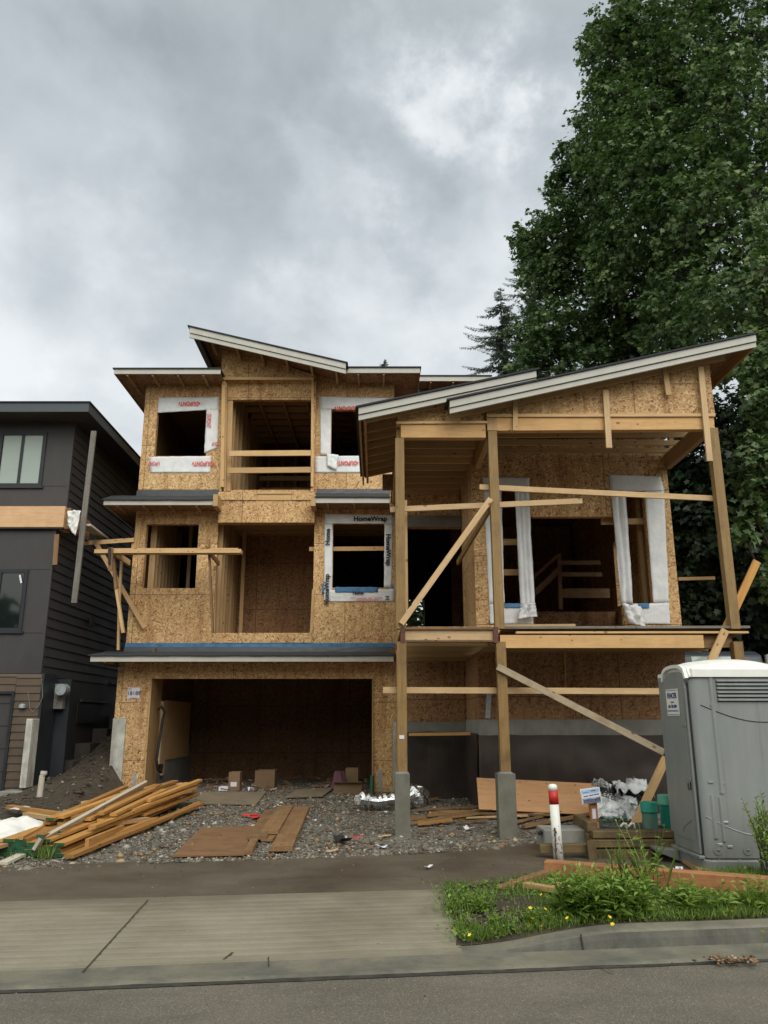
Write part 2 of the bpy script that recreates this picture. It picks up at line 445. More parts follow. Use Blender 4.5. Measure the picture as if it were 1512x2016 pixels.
def mat_gravel():
    m, N, b, o = newmat('gravel_ground')
    pos = N.n('ShaderNodeNewGeometry').outputs['Position']
    vo = N.n('ShaderNodeTexVoronoi', {'Vector': pos, 'Scale': 26.0})
    sx = N.n('ShaderNodeSeparateColor', {0: vo.outputs['Color']})
    n1 = N.noise(pos, .8, 6, .6)
    c = N.mix(N.range(n1, .35, .65, 0, 1), (.060, .045, .030), (.15, .125, .092))
    c2 = N.ramp(sx.outputs[0], [(0, (.06, .055, .048)), (.5, (.17, .155, .13)), (.85, (.27, .255, .225)), (1, (.4, .385, .35))])
    c = N.mix(.6, c, c2)
    N.set(b.inputs['Base Color'], c)
    b.inputs['Roughness'].default_value = .85
    bump(N, b, N.m('ADD', vo.outputs['Distance'], N.noise(pos, 9, 5, .6)), .9, .03)
    return m
M['gravel'] = mat_gravel()

def mat_stones(name, stops):
    m, N, b, o = newmat(name)
    g = N.n('ShaderNodeNewGeometry')
    c = N.ramp(g.outputs['Random Per Island'], stops)
    N.set(b.inputs['Base Color'], N.mix(.3, c, N.mix(N.noise(g.outputs['Position'], 40, 3), (.3, .3, .3), (1, 1, 1)), 'MULTIPLY'))
    b.inputs['Roughness'].default_value = .7
    return m
M['stones'] = mat_stones('loose_stones', [(0, (.05, .042, .033)), (.35, (.125, .105, .080)), (.65, (.20, .177, .142)), (.88, (.29, .262, .22)), (.98, (.42, .39, .34)), (1, (.58, .56, .51))])
M['tar'] = mat_plain('black_tar_seam', (.028, .025, .021), .85, .5, 14, dirt=.5, dirtc=(.10, .085, .06))
M['clodmat'] = mat_stones('soil_clods', [(0, (.04, .03, .02)), (.7, (.10, .078, .055)), (.95, (.17, .15, .12)), (1, (.3, .29, .26))])
M['chips'] = mat_stones('wood_chips', [(0, (.10, .05, .025)), (.5, (.22, .12, .06)), (.85, (.38, .24, .12)), (1, (.5, .42, .3))])

def mat_leaf(name, stops, trans=.25, rough=.5, tr=(.10, .22, .03)):
    m = bpy.data.materials.new(name)
    m.use_nodes = True
    nt = m.node_tree
    nt.nodes.clear()
    N = NT(nt)
    g = N.n('ShaderNodeNewGeometry')
    c = N.ramp(g.outputs['Random Per Island'], stops)
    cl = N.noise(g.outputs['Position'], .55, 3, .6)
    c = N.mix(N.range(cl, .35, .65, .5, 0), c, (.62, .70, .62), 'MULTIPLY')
    b = N.n('ShaderNodeBsdfPrincipled', {'Base Color': c, 'Roughness': rough})
    t = N.n('ShaderNodeBsdfTranslucent', {'Color': N.mix(.5, c, tr)})
    ms = N.n('ShaderNodeMixShader', {0: trans, 1: b.outputs[0], 2: t.outputs[0]})
    o = N.n('ShaderNodeOutputMaterial')
    nt.links.new(ms.outputs[0], o.inputs[0])
    return m
M['leaf'] = mat_leaf('broad_leaves', [(0, (.034, .064, .020)), (.5, (.068, .116, .036)), (.85, (.115, .170, .054)), (1, (.19, .245, .08))])
M['leaf_far'] = mat_leaf('shaded_leaves', [(0, (.010, .020, .009)), (.6, (.018, .036, .014)), (1, (.034, .062, .02))], .15)  # canopy shade is put into these darker leaf colours
M['needle'] = mat_leaf('conifer_needles', [(0, (.09, .12, .10)), (1, (.16, .20, .165))], .08)  # distance haze is put into these paler needle colours
M['weed'] = mat_leaf('weed_leaves', [(0, (.12, .20, .028)), (.6, (.22, .34, .05)), (1, (.34, .46, .10))], .3)
M['grass'] = mat_leaf('grass_blades', [(0, (.13, .22, .035)), (.7, (.22, .35, .06)), (1, (.36, .42, .14))], .3)

def mat_glass():
    m, N, b, o = newmat('dark_window_glass')
    b.inputs['Base Color'].default_value = (.010, .014, .014, 1)
    b.inputs['Roughness'].default_value = .04
    b.inputs['IOR'].default_value = 1.6
    return m
M['glass_dark'] = mat_glass()
def mat_glass2():
    m, N, b, o = newmat('pale_reflecting_glass')
    pos = N.n('ShaderNodeNewGeometry').outputs['Position']
    n = N.noise(N.map(pos, (.6, .6, 1.4)), 1.0, 3, .5)
    N.set(b.inputs['Base Color'], N.mix(n, (.24, .29, .27), (.34, .40, .37)))
    b.inputs['Roughness'].default_value = .08
    return m
M['glass_pale'] = mat_glass2()

def mat_potty():
    m, N, b, o = newmat('grey_moulded_plastic')
    pos = N.n('ShaderNodeNewGeometry').outputs['Position']
    n1 = N.noise(N.map(pos, (3, 3, .7)), 1.4, 5, .65)
    n2 = N.noise(pos, 45, 3, .6)
    s = N.n('ShaderNodeSeparateXYZ', {0: pos})
    c = N.mix(N.range(n1, .3, .7, 0, 1), (.205, .222, .222), (.262, .280, .278))
    dirtf = N.m('MULTIPLY', N.range(n1, .42, .62, .25, 1), N.range(s.outputs[2], .25, .95, .9, 0))
    c = N.mix(dirtf, c, (.145, .135, .115))
    streak = N.noise(N.map(pos, (16, 16, .5)), 1.0, 4, .65)
    c = N.mix(N.range(streak, .56, .72, 0, .45), c, (.16, .165, .158))
    N.set(b.inputs['Base Color'], c)
    b.inputs['Roughness'].default_value = .42
    bump(N, b, n2, .12, .003)
    return m
M['potty'] = mat_potty()

# ------------------------------------------------------------------ object helpers
def tag(o, label=None, cat=None, group=None, kind=None):
    if label: o['label'] = label
    if cat: o['category'] = cat
    if group: o['group'] = group
    if kind: o['kind'] = kind
    return o
def thing(name, label, cat, loc=(0, 0, 0), group=None):
    o = bpy.data.objects.new(name, None)
    col.objects.link(o)
    o.location = loc
    o.empty_display_size = .2
    return tag(o, label, cat, group)
def wloc(o):
    v = Vector((0, 0, 0))
    while o is not None:
        v = v + Vector(o.location)
        o = o.parent
    return v
def link_obj(name, me, parent=None, mw=None):
    o = bpy.data.objects.new(name, me)
    col.objects.link(o)
    if mw is None: mw = Matrix.Identity(4)
    if parent is not None:
        o.parent = parent
        L = PW.get(parent.name, Matrix.Translation(parent.location))
        o.matrix_local = L.inverted() @ mw
    else:
        o.matrix_local = mw
    PW[o.name] = mw
    return o
PW = {}

class MB:
    """collects shapes, then links them as ONE mesh object"""
    def __init__(s):
        s.v, s.f, s.mi = [], [], []
    def add(s, vs, fs, mi=0):
        k = len(s.v)
        s.v += [tuple(x) for x in vs]
        s.f += [tuple(i + k for i in f) for f in fs]
        s.mi += [mi] * len(fs)
    def box(s, x0, x1, y0, y1, z0, z1, mi=0):
        x0, x1 = min(x0, x1), max(x0, x1)
        y0, y1 = min(y0, y1), max(y0, y1)
        z0, z1 = min(z0, z1), max(z0, z1)
        vs = [(x, y, z) for z in (z0, z1) for y in (y0, y1) for x in (x0, x1)]
        s.add(vs, [(0, 2, 3, 1), (4, 5, 7, 6), (0, 1, 5, 4), (2, 6, 7, 3), (0, 4, 6, 2), (1, 3, 7, 5)], mi)
    def prism(s, poly, axis, a, b, mi=0):
        """poly: 2D points; axis 'Y': poly is (x,z); 'X': poly is (y,z); 'Z': poly is (x,y)"""
        ar = sum(poly[i][0] * poly[(i + 1) % len(poly)][1] - poly[(i + 1) % len(poly)][0] * poly[i][1] for i in range(len(poly)))
        poly = list(poly)
        if ar < 0: poly.reverse()
        n = len(poly)
        def mk(p, t):
            return {'Y': (p[0], t, p[1]), 'X': (t, p[0], p[1]), 'Z': (p[0], p[1], t)}[axis]
        a, b = min(a, b), max(a, b)
        vs = [mk(p, a) for p in poly] + [mk(p, b) for p in poly]
        f1, f2 = tuple(range(n)), tuple(range(2 * n - 1, n - 1, -1))
        sides = [(i, i + n, (i + 1) % n + n, (i + 1) % n) for i in range(n)]
        if axis != 'Y':
            f1, f2 = tuple(reversed(f1)), tuple(reversed(f2))
            sides = [tuple(reversed(q)) for q in sides]
        s.add(vs, [f1, f2] + sides, mi)
    def bar(s, p0, p1, w, t, up=(0, 0, 1), mi=0):
        p0, p1 = Vector(p0), Vector(p1)
        x = (p1 - p0).normalized()
        y = Vector(up).cross(x)
        if y.length < 1e-4: y = Vector((0, 1, 0)).cross(x)
        y.normalize()
        z = x.cross(y)
        vs = []
        for q in (p0, p1):
            for a, b in ((-1, -1), (1, -1), (1, 1), (-1, 1)):
                vs.append(q + y * (a * t / 2) + z * (b * w / 2))
        s.add(vs, [(3, 2, 1, 0), (4, 5, 6, 7), (0, 1, 5, 4), (1, 2, 6, 5), (2, 3, 7, 6), (3, 0, 4, 7)], mi)
    def tube(s, pts, rads, n=8, mi=0, cap=True):
        pts = [Vector(p) for p in pts]
        if not hasattr(rads, '__len__'): rads = [rads] * len(pts)
        k = len(s.v)
        a = None
        for i, p in enumerate(pts):
            d = (pts[min(i + 1, len(pts) - 1)] - pts[max(i - 1, 0)]).normalized()
            if a is None:
                a = d.cross(Vector((0, 0, 1)))
                if a.length < .05: a = d.cross(Vector((1, 0, 0)))
            else:
                a = a - d * a.dot(d)
            a.normalize()
            b = d.cross(a)
            for j in range(n):
                th = 2 * math.pi * j / n
                s.v.append(tuple(p + (a * math.cos(th) + b * math.sin(th)) * rads[i]))
        for i in range(len(pts) - 1):
            for j in range(n):
                j2 = (j + 1) % n
                s.f.append((k + i * n + j, k + i * n + j2, k + (i + 1) * n + j2, k + (i + 1) * n + j))
                s.mi.append(mi)
        if cap:
            s.f.append(tuple(k + j for j in reversed(range(n)))); s.mi.append(mi)
            s.f.append(tuple(k + (len(pts) - 1) * n + j for j in range(n))); s.mi.append(mi)
    def lathe(s, prof, c, n=20, mi=0):
        """prof: (radius, z) from bottom to top"""
        k = len(s.v)
        for r, z in prof:
            for j in range(n):
                th = 2 * math.pi * j / n
                s.v.append((c[0] + r * math.cos(th), c[1] + r * math.sin(th), c[2] + z))
        for i in range(len(prof) - 1):
            for j in range(n):
                j2 = (j + 1) % n
                s.f.append((k + i * n + j, k + i * n + j2, k + (i + 1) * n + j2, k + (i + 1) * n + j)); s.mi.append(mi)
        s.f.append(tuple(k + j for j in reversed(range(n)))); s.mi.append(mi)
        s.f.append(tuple(k + (len(prof) - 1) * n + j for j in range(n))); s.mi.append(mi)
    def grid(s, fn, nu, nv, mi=0, flip=False):
        k = len(s.v)
        for i in range(nu + 1):
            for j in range(nv + 1):
                s.v.append(tuple(fn(i / nu, j / nv)))
        for i in range(nu):
            for j in range(nv):
                a = k + i * (nv + 1) + j
                q = (a, a + nv + 1, a + nv + 2, a + 1)
                s.f.append(tuple(reversed(q)) if flip else q); s.mi.append(mi)
    def build(s, name, mats, parent=None, origin=None, smooth=False, bevel=0.0):
        me = bpy.data.meshes.new(name)
        mw = Matrix.Identity(4)
        vs = s.v
        if origin is not None:
            ox, oy, oz = origin
            vs = [(x - ox, y - oy, z - oz) for x, y, z in vs]
            mw = Matrix.Translation(Vector(origin))
        me.from_pydata(vs, [], s.f)
        if not isinstance(mats, (list, tuple)): mats = [mats]
        for m in mats: me.materials.append(M[m] if isinstance(m, str) else m)
        me.polygons.foreach_set('material_index', s.mi)
        if smooth: me.polygons.foreach_set('use_smooth', [True] * len(s.f))
        me.update()
        o = link_obj(name, me, parent, mw)
        if bevel:
            bv = o.modifiers.new('bevel', 'BEVEL')
            bv.width = bevel; bv.segments = 2; bv.limit_method = 'ANGLE'
        return o

def stick(name, p0, p1, w, t, mat='pine', parent=None, up=(0, 0, 1), endmat=None, bevel=0.0):
    """a board of sawn timber, its mesh running along its own X so that the grain follows it"""
    p0, p1 = Vector(p0), Vector(p1)
    L = (p1 - p0).length
    x = (p1 - p0) / L
    y = Vector(up).cross(x)
    if y.length < 1e-4: y = Vector((0, 1, 0)).cross(x)
    y.normalize()
    z = x.cross(y)
    mb = MB()
    mb.box(0, L, -t / 2, t / 2, -w / 2, w / 2)
    mats = [mat]
    if endmat:
        mats.append(endmat)
        for i, f in enumerate(mb.f):
            if all(mb.v[k][0] == 0 for k in f): mb.mi[i] = 1
    me = bpy.data.meshes.new(name)
    me.from_pydata(mb.v, [], mb.f)
    for m_ in mats: me.materials.append(M[m_])
    me.polygons.foreach_set('material_index', mb.mi)
    mw = Matrix(((x.x, y.x, z.x, p0.x), (x.y, y.y, z.y, p0.y), (x.z, y.z, z.z, p0.z), (0, 0, 0, 1)))
    o = link_obj(name, me, parent, mw)
    if bevel:
        bv = o.modifiers.new('bevel', 'BEVEL')
        bv.width = bevel; bv.segments = 2; bv.limit_method = 'ANGLE'
    return o
def stickp(name, a, b, Y, w, t=.04, mat='pine', parent=None, Y2=None, **k):
    return stick(name, P(a[0], a[1], Y), P(b[0], b[1], Y if Y2 is None else Y2), w, t, mat, parent, **k)

def cells(mb, a0, a1, b0, b1, holes, put):
    as_ = sorted({a0, a1} | {min(max(h[i], a0), a1) for h in holes for i in (0, 1)})
    bs_ = sorted({b0, b1} | {min(max(h[i], b0), b1) for h in holes for i in (2, 3)})
    na, nb = len(as_) - 1, len(bs_) - 1
    solid = [[not any(h[0] - 1e-6 <= (as_[i] + as_[i + 1]) / 2 <= h[1] + 1e-6 and h[2] - 1e-6 <= (bs_[j] + bs_[j + 1]) / 2 <= h[3] + 1e-6 for h in holes) for j in range(nb)] for i in range(na)]
    put(as_, bs_, solid)
def wall(name, axis, d0, d1, a0, a1, z0, z1, holes, mat, parent):
    """a sheet of wall with rectangular openings; axis 'Y': faces along Y between d0 and d1; a = x. axis 'X' likewise with a = y"""
    mb = MB()
    holes = [(min(h[0], h[1]), max(h[0], h[1]), min(h[2], h[3]), max(h[2], h[3])) for h in holes]
    a0, a1, z0, z1 = min(a0, a1), max(a0, a1), min(z0, z1), max(z0, z1)
    def pt(a, d, z): return (a, d, z) if axis == 'Y' else (d, a, z)
    def quad(p): mb.add(p, [(0, 1, 2, 3)])
    def put(A, B, S):
        na, nb = len(A) - 1, len(B) - 1
        def sol(i, j): return 0 <= i < na and 0 <= j < nb and S[i][j]
        for i in range(na):
            for j in range(nb):
                if not S[i][j]: continue
                x0, x1, q0, q1 = A[i], A[i + 1], B[j], B[j + 1]
                quad([pt(x0, d0, q0), pt(x1, d0, q0), pt(x1, d0, q1), pt(x0, d0, q1)])
                quad([pt(x1, d1, q0), pt(x0, d1, q0), pt(x0, d1, q1), pt(x1, d1, q1)])
                if not sol(i - 1, j): quad([pt(x0, d0, q0), pt(x0, d0, q1), pt(x0, d1, q1), pt(x0, d1, q0)])
                if not sol(i + 1, j): quad([pt(x1, d0, q1), pt(x1, d0, q0), pt(x1, d1, q0), pt(x1, d1, q1)])
                if not sol(i, j - 1): quad([pt(x0, d0, q0), pt(x0, d1, q0), pt(x1, d1, q0), pt(x1, d0, q0)])
                if not sol(i, j + 1): quad([pt(x0, d0, q1), pt(x1, d0, q1), pt(x1, d1, q1), pt(x0, d1, q1)])
    cells(mb, a0, a1, z0, z1, holes, put)
    return mb.build(name, mat, parent)
def rect(u0, v0, u1, v1, Y):
    vm = (v0 + v1) / 2
    return (XX(u0, vm, Y), XX(u1, vm, Y), ZZ(v1, Y), ZZ(v0, Y))

TEXTS = []
def text(name, body, loc, size, facing, mat, parent=None, rot=0.0, bold=0.0, sx=1.0, align='CENTER'):
    cu = bpy.data.curves.new(name, 'FONT')
    cu.body = body
    cu.size = size
    cu.align_x = align
    cu.align_y = 'CENTER'
    cu.offset = bold * .35
    cu.extrude = .0008
    cu.materials.append(M[mat])
    if facing == '-Y':
        B = Matrix.Rotation(R(90), 4, 'X')
    elif facing == '-X':
        B = Matrix(((0, 0, -1, 0), (-1, 0, 0, 0), (0, 1, 0, 0), (0, 0, 0, 1)))
    elif facing == 'Z':
        B = Matrix.Identity(4)
    else:
        B = facing
    mw = Matrix.Translation(Vector(loc)) @ B @ Matrix.Rotation(rot, 4, 'Z') @ Matrix.Diagonal((sx, 1, 1, 1))
    cu.resolution_u = 4
    tmp = bpy.data.objects.new('tmp', cu)
    col.objects.link(tmp)
    bpy.context.view_layer.update()
    me = bpy.data.meshes.new_from_object(tmp.evaluated_get(bpy.context.evaluated_depsgraph_get()))
    me.name = name
    bpy.data.objects.remove(tmp)
    return link_obj(name, me, parent, mw)

def hnoise(x, y, z=0.0, s=1.0):
    from mathutils import noise as mn
    return mn.noise(Vector((x * s, y * s, z * s)))

# ================================================================== THE SETTING
def struct(o):
    o['kind'] = 'structure'
    return o

# broad ground sheet, finer round the plot
mb = MB()
xs = [-160, -80, -40, -25, -16] + [-12 + .35 * i for i in range(69)] + [16, 25, 40, 80, 160]
ys = [-30, -15, -5, 0, 3] + [5 + .35 * i for i in range(72)] + [32, 40, 60, 100, 200]
def gnd(x, y):
    d = 0
    if sn(x, y) > 4.2 and abs(x) < 16 and y < 31: d = .030 * hnoise(x, y, 0, 1.3) + .014 * hnoise(x, y, 3, 4)
    mound = smooth(16.5, 22.5, y) * smooth(-8.2, -5.9, x) * (1 - smooth(-5.6, -5.2, x))
    d += mound * .22 * hnoise(x, y, 7, 1.6)
    return Vector((x, y, gz(x, y) + d - .035))
k = len(mb.v)
for x in xs:
    for y in ys:
        mb.v.append(tuple(gnd(x, y)))
for i in range(len(xs) - 1):
    for j in range(len(ys) - 1):
        a = i * len(ys) + j
        mb.f.append((a, a + len(ys), a + len(ys) + 1, a + 1)); mb.mi.append(0)
struct(mb.build('ground', 'soil', smooth=True))

def strip(name, pts_fn, na, ns, mat, smooth_=True):
    mb = MB()
    mb.grid(pts_fn, na, ns)
    return struct(mb.build(name, mat, smooth=smooth_))
# road
strip('road', lambda a, s: sp(-60 + 120 * a, -11 + 10.985 * s, .012 + .006 * hnoise(a * 60, s * 10, 0, .3)), 60, 8, 'road')

# gravel lot
KW = [PG(*p) for p in [(-420, 1724), (-30, 1714), (120, 1706), (230, 1702), (420, 1693), (560, 1689), (700, 1683), (830, 1678), (930, 1671), (1060, 1664), (1180, 1660), (1400, 1658), (1700, 1655)]]
def walk_back(x):
    for a, b in zip(KW[:-1], KW[1:]):
        if a.x <= x <= b.x:
            t = (x - a.x) / (b.x - a.x)
            return a.y + t * (b.y - a.y)
    return KW[0].y if x < KW[0].x else KW[-1].y
def lot_z(x, y):
    return gz(x, y) + .022 * hnoise(x, y, 0, 1.1) + .012 * hnoise(x, y, 5, 4.0) + .006 * hnoise(x, y, 9, 11)
mb = MB()
def lot(a, b):
    x = -5.4 + 11.8 * a
    y0 = walk_back(x) - .04 + .05 * hnoise(x, 0, 0, 2.5)
    y = y0 + (23.5 - y0) * b ** 1.25
    return Vector((x, y, lot_z(x, y) + (.0 if b > 0 else -.012)))
mb.grid(lot, 130, 150)
struct(mb.build('gravel_lot', 'gravel', smooth=True))
# wet footway between apron and lot
def walk(a, b):
    x0 = -16 + 34 * a
    q = sp(x0 + 2.58, 2.0 if x0 < 9 else 2.0)
    yb = walk_back(q.x) + .10
    y = q.y + (yb - q.y) * b
    return Vector((q.x, y, gz(q.x, y) + .006 + .005 * hnoise(q.x, y, 0, .9)))
strip('footway', walk, 120, 20, 'walk')

# concrete driveway apron with broomed ribs running along the kerb
KS = 3.62      # where the kerb starts to rise along the street
aa = sa(*PG(935, 1872).xy)
KS = aa
AE = sa(*PG(884, 1758).xy)
def al_edge(s):
    b = min(1, max(0, (s - .36) / 1.66))
    return (KS - .12) * (1 - b) + AE * b + .03 * hnoise(s * 3, 0, 0, 1)
def apron(a, b):
    s = .36 + 1.66 * b
    al = -14 + (14 + al_edge(s)) * a
    q = sp(al, s)
    ph = (s / .118) % 1.0
    rib = -.014 * math.exp(-((ph - .5) / .13) ** 2) * (.6 + .6 * hnoise(al, s, 2, 1.4)) if .45 < s < 1.93 else 0
    return Vector((q.x, q.y, gz(q.x, q.y) + .030 + rib + .0022 * hnoise(al, s, 0, 9)))
mb = MB()
mb.grid(apron, 160, 190)
struct(mb.build('driveway', 'apron', smooth=True))
# dark joint lines in the apron: narrow recessed strips of soil-filled joint
def joint(name, p0, p1, w=.012):
    mb = MB()
    n = 14
    p0, p1 = Vector(p0), Vector(p1)
    d = (p1 - p0).normalized()
    s_ = Vector((-d.y, d.x, 0)) * w / 2
    def fn(a, b):
        p = p0.lerp(p1, a) + s_ * (2 * b - 1) + Vector((-d.y, d.x, 0)) * .006 * hnoise(a * 9, 0, 0, 1)
        return Vector((p.x, p.y, gz(p.x, p.y) + .0335))
    mb.grid(fn, n, 1)
    return struct(mb.build(name, 'soil'))
joint('driveway_joint', PG(291, 1779), PG(162, 1923), .016)
joint('driveway_joint', PG(528, 1893), PG(529, 1912), .010)
joint('driveway_joint', PG(440, 1898), PG(458, 1884), .018)

# gutter pan and kerb
mb = MB()
def pan(a, b):
    al = -16 + 42 * a
    s = -.02 + .40 * b
    q = sp(al, s)
    z = gz(q.x, q.y) + .032 - .010 * math.sin(b * math.pi)
    if b == 0: z = .004
    return Vector((q.x, q.y, z + .002 * hnoise(al, s, 0, 3)))
mb.grid(pan, 160, 8)
struct(mb.build('gutter', 'kerb', smooth=True))
mb = MB()
NK = 120
def kprof(al):
    h = .125 * smooth(KS - .1, KS + 1.25, al)
    return h
def kerb(a, b):
    al = KS - .12 + 14 * a
    h = kprof(al)
    seg = [(.36, -.02), (.362, .0), (.375, h * .55), (.392, h * .9), (.415, h), (.54, h + .004), (.56, h - .02), (.57, -.05)]
    s, z = seg[min(7, int(round(b * 7)))]
    q = sp(al, s)
    return Vector((q.x, q.y, gz(q.x, q.y) + .026 + z + .0025 * hnoise(al, b * 3, 0, 4)))
mb.grid(kerb, NK, 7)
mb.mi = [1 if (i % 7) in (1, 2) else 0 for i in range(len(mb.f))]
M['kerbface'] = mat_plain('grimy_kerb_face', (.085, .082, .070), .8, .35, 3.5, bumps=.4, bscale=30, dirt=.8, dirtc=(.16, .155, .125))
struct(mb.build('kerb', ['kerb', 'kerbface'], smooth=False))
joint('kerb_joint', PZ(1184, 1898, .05), PZ(1207, 1914, .03), .012)
mbj = MB()
q = sp(sa(*PZ(1188, 1880, .1).xy), .36)
mbj.bar(q + Vector((0, -.003, -.0)), q + Vector((-.012, .0135, .145)), .012, .006, up=(1, 0, 0))
struct(mbj.build('kerb_joint', 'soil'))
mb = MB()
def seam(a, b):
    al = -16 + 42 * a
    q = sp(al, -.075 + (.055 + .02 * hnoise(al, 0, 5, 1.7)) * b + .012 * hnoise(al, b, 0, 5))
    return Vector((q.x, q.y, .0175 + .004 * b))
mb.grid(seam, 400, 1)
struct(mb.build('gutter_seam', 'tar'))
# verge of soil behind the kerb
def verge(a, b):
    s = .555 + (2.10 - .555) * b
    e0 = al_edge(s) - .04
    al = e0 + (KS + 13 - e0) * a
    q = sp(al, s)
    e = smooth(0, .04, a) * smooth(0, .06, b) * smooth(0, .06, 1 - b)
    return Vector((q.x, q.y, gz(q.x, q.y) + .03 + kprof(al) * .85 * (1 - .6 * b) + e * (.03 + .035 * hnoise(q.x, q.y, 0, 2.2))))
def verge_z(x, y):
    al, s = sa(x, y), sn(x, y)
    b = (s - .555) / 1.545
    return gz(x, y) + .06 + kprof(al) * .85 * (1 - .6 * b)
strip('verge', verge, 110, 26, 'soil')

# ================================================================== THE HOUSE UNDER CONSTRUCTION
Yg, Y2, Yb = 18.0, 18.4, 18.2
XL = -5.75
XR = .42
house = thing('house_under_construction', 'unfinished three storey timber frame house clad in bare strand board, with open garage and porch', 'house', (-2.5, 18.0, .33))
H = house
def zz(v, Y): return ZZ(v, Y)

# --- garage storey
gl, gr_, gt = XX(290, 1440, Yg), XX(735.5, 1440, Yg), zz(1336, Yg)
cz = zz(1414, Yg)
cxl = XX(251, 1414, Yg) - .02
crx = XX(773, 1490, Yg)
wall('garage_wall', 'Y', Yg, Yg + .15, XL, XX(786, 1400, Yg), .15, zz(1300, Yg), [(gl, gr_, 0, gt), (XL - 1, cxl, 0, cz), (crx, 5, 0, zz(1420, Yg))], 'osb', H)
mb = MB(); mb.box(XL - .02, cxl - .004, Yg - .03, Yg + .2, .1, cz - .005); mb.build('concrete_pier', 'conc_pale', H, bevel=.01)
mb = MB(); mb.box(crx + .004, XX(786, 1490, Yg), Yg - .02, Yg + .15, .1, zz(1420, Yg) - .005); mb.build('concrete_pier', 'conc_pale', H, bevel=.008)
for (u, v0, v1) in [(264, 1523, 1550), (748, 1515, 1562)]:
    mb = MB(); x = XX(u, v1, Yg)
    mb.box(x - .035, x + .035, Yg - .006, Yg - .001, zz(v1, Yg), zz(v0, Yg)); mb.build('tie_strap', 'zinc', H)
# jamb boards of the garage opening
stick('jamb', (gl + .02, Yg + .10, .3), (gl + .02, Yg + .10, gt), .30, .03, 'pine_dim', H, up=(0, 1, 0))
stick('jamb', (gr_ - .02, Yg + .10, .3), (gr_ - .02, Yg + .10, gt), .30, .03, 'pine_dim', H, up=(0, 1, 0))
# inside the garage
GB = 22.3
M['osb_garage_shade'] = mat_osb('shade_tinted_osb', (.30, .25, .205))  # same strand board, with the garage dimness put into its tint
wall('inner_wall', 'Y', GB, GB + .1, XL + .1, XR, .1, 3.4, [], 'osb_garage_shade', H)
wall('inner_wall', 'X', gl - .08, gl - .02, Yg + .26, GB, 1.25, 3.4, [], 'osb_garage_shade', H)
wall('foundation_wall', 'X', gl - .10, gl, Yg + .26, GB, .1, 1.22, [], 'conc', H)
wall('inner_wall', 'X', XR - .15, XR - .02, Yg + .16, GB, .1, 3.4, [], 'osb_garage_shade', H)
mb = MB(); mb.box(gl + .0, gl + .03, Yg + .26, Yg + .9, .1, 3.2); mb.build('plywood_panel', 'pine_dim', H)
def pxx(u, X):   # Y of the plane X=const that shows at column u (near the horizon row)
    return X * FPX / (u - U0) * 1.034 * 1.0
y0_, y1_ = pxx(324, gl), pxx(372, gl)
mb = MB(); mb.box(gl + .005, gl + .03, y0_, y1_, .92, 2.28); mb.build('plywood_panel', 'pine', H)
y0_, y1_ = pxx(307, gl), pxx(329, gl)
stick('stud', (gl + .06, (y0_ + y1_) / 2 - .15, .86), (gl + .06, (y0_ + y1_) / 2 - .15, 2.25), .28, .06, 'tan', H, up=(0, 1, 0))
stick('stud', (gl + .05, (y0_ + y1_) / 2 + .15, .6), (gl + .05, (y0_ + y1_) / 2 + .15, 2.27), .2, .05, 'tan', H, up=(0, 1, 0))
mb = MB()
pts = [(gl + .1, Yg + .38, 2.05), (gl + .16, Yg + .42, 2.12), (gl + .22, Yg + .5, 2.0)] + [(gl + .2 - .01 * i, Yg + .5 - .02 * i, 2.0 - .17 * i) for i in range(1, 7)] + [(gl + .17, Yg + .42, .78), (gl + .2, Yg + .6, .70), (gl + .16, Yg + .8, .85)]
mb.tube(pts, .03, 8); mb.build('drain_hose', 'black', H, smooth=True)

# floor slabs and outer shell
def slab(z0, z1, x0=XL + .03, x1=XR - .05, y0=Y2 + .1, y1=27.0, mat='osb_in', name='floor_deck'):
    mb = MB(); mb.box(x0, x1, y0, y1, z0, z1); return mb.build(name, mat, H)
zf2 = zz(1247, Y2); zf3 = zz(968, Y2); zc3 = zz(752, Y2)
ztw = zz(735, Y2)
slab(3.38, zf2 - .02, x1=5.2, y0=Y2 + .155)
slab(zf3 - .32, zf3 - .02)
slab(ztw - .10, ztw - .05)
ztw = zz(735, Y2)
mb = MB(); mb.box(XL, XL + .12, Y2 + .155, 27.0, .2, ztw); mb.build('side_wall', 'osb', H)
mb = MB(); mb.box(XL + .002, XL + .12, Yg + .155, Y2 + .15, .2, 3.3); mb.build('side_wall', 'osb', H)
wall('side_wall', 'X', XR - .12, XR, Y2 + .16, 27.0, 3.4, ztw, [(20.5, 21.6, zf2, zf2 + 2.1)], 'osb', H)
# back wall with one opening through which the trees show
bw = (XX(797, 1206, 27), XX(836, 1206, 27), zz(1234, 27), zz(1180, 27))
wall('back_wall', 'Y', 27.0, 27.15, XL, 5.3, .2, ztw, [bw], 'osb_in', H)

# --- second storey wall
o1 = rect(284.5, 1032, 388, 1158, Y2)
o2 = rect(424, 1031, 617, 1246, Y2)
o3 = rect(655, 1030, 757, 1157, Y2)
wall('second_storey_wall', 'Y', Y2, Y2 + .15, XL, XR, zz(1285, Y2), zz(966, Y2) + .02, [o1, o2, o3], 'osb', H)
mb = MB(); mb.box(XL - .012, XR, Y2 - .012, Y2 - .003, zz(1273.5, Y2), zz(1266, Y2)); mb.build('membrane_strip', 'bluetape', H)
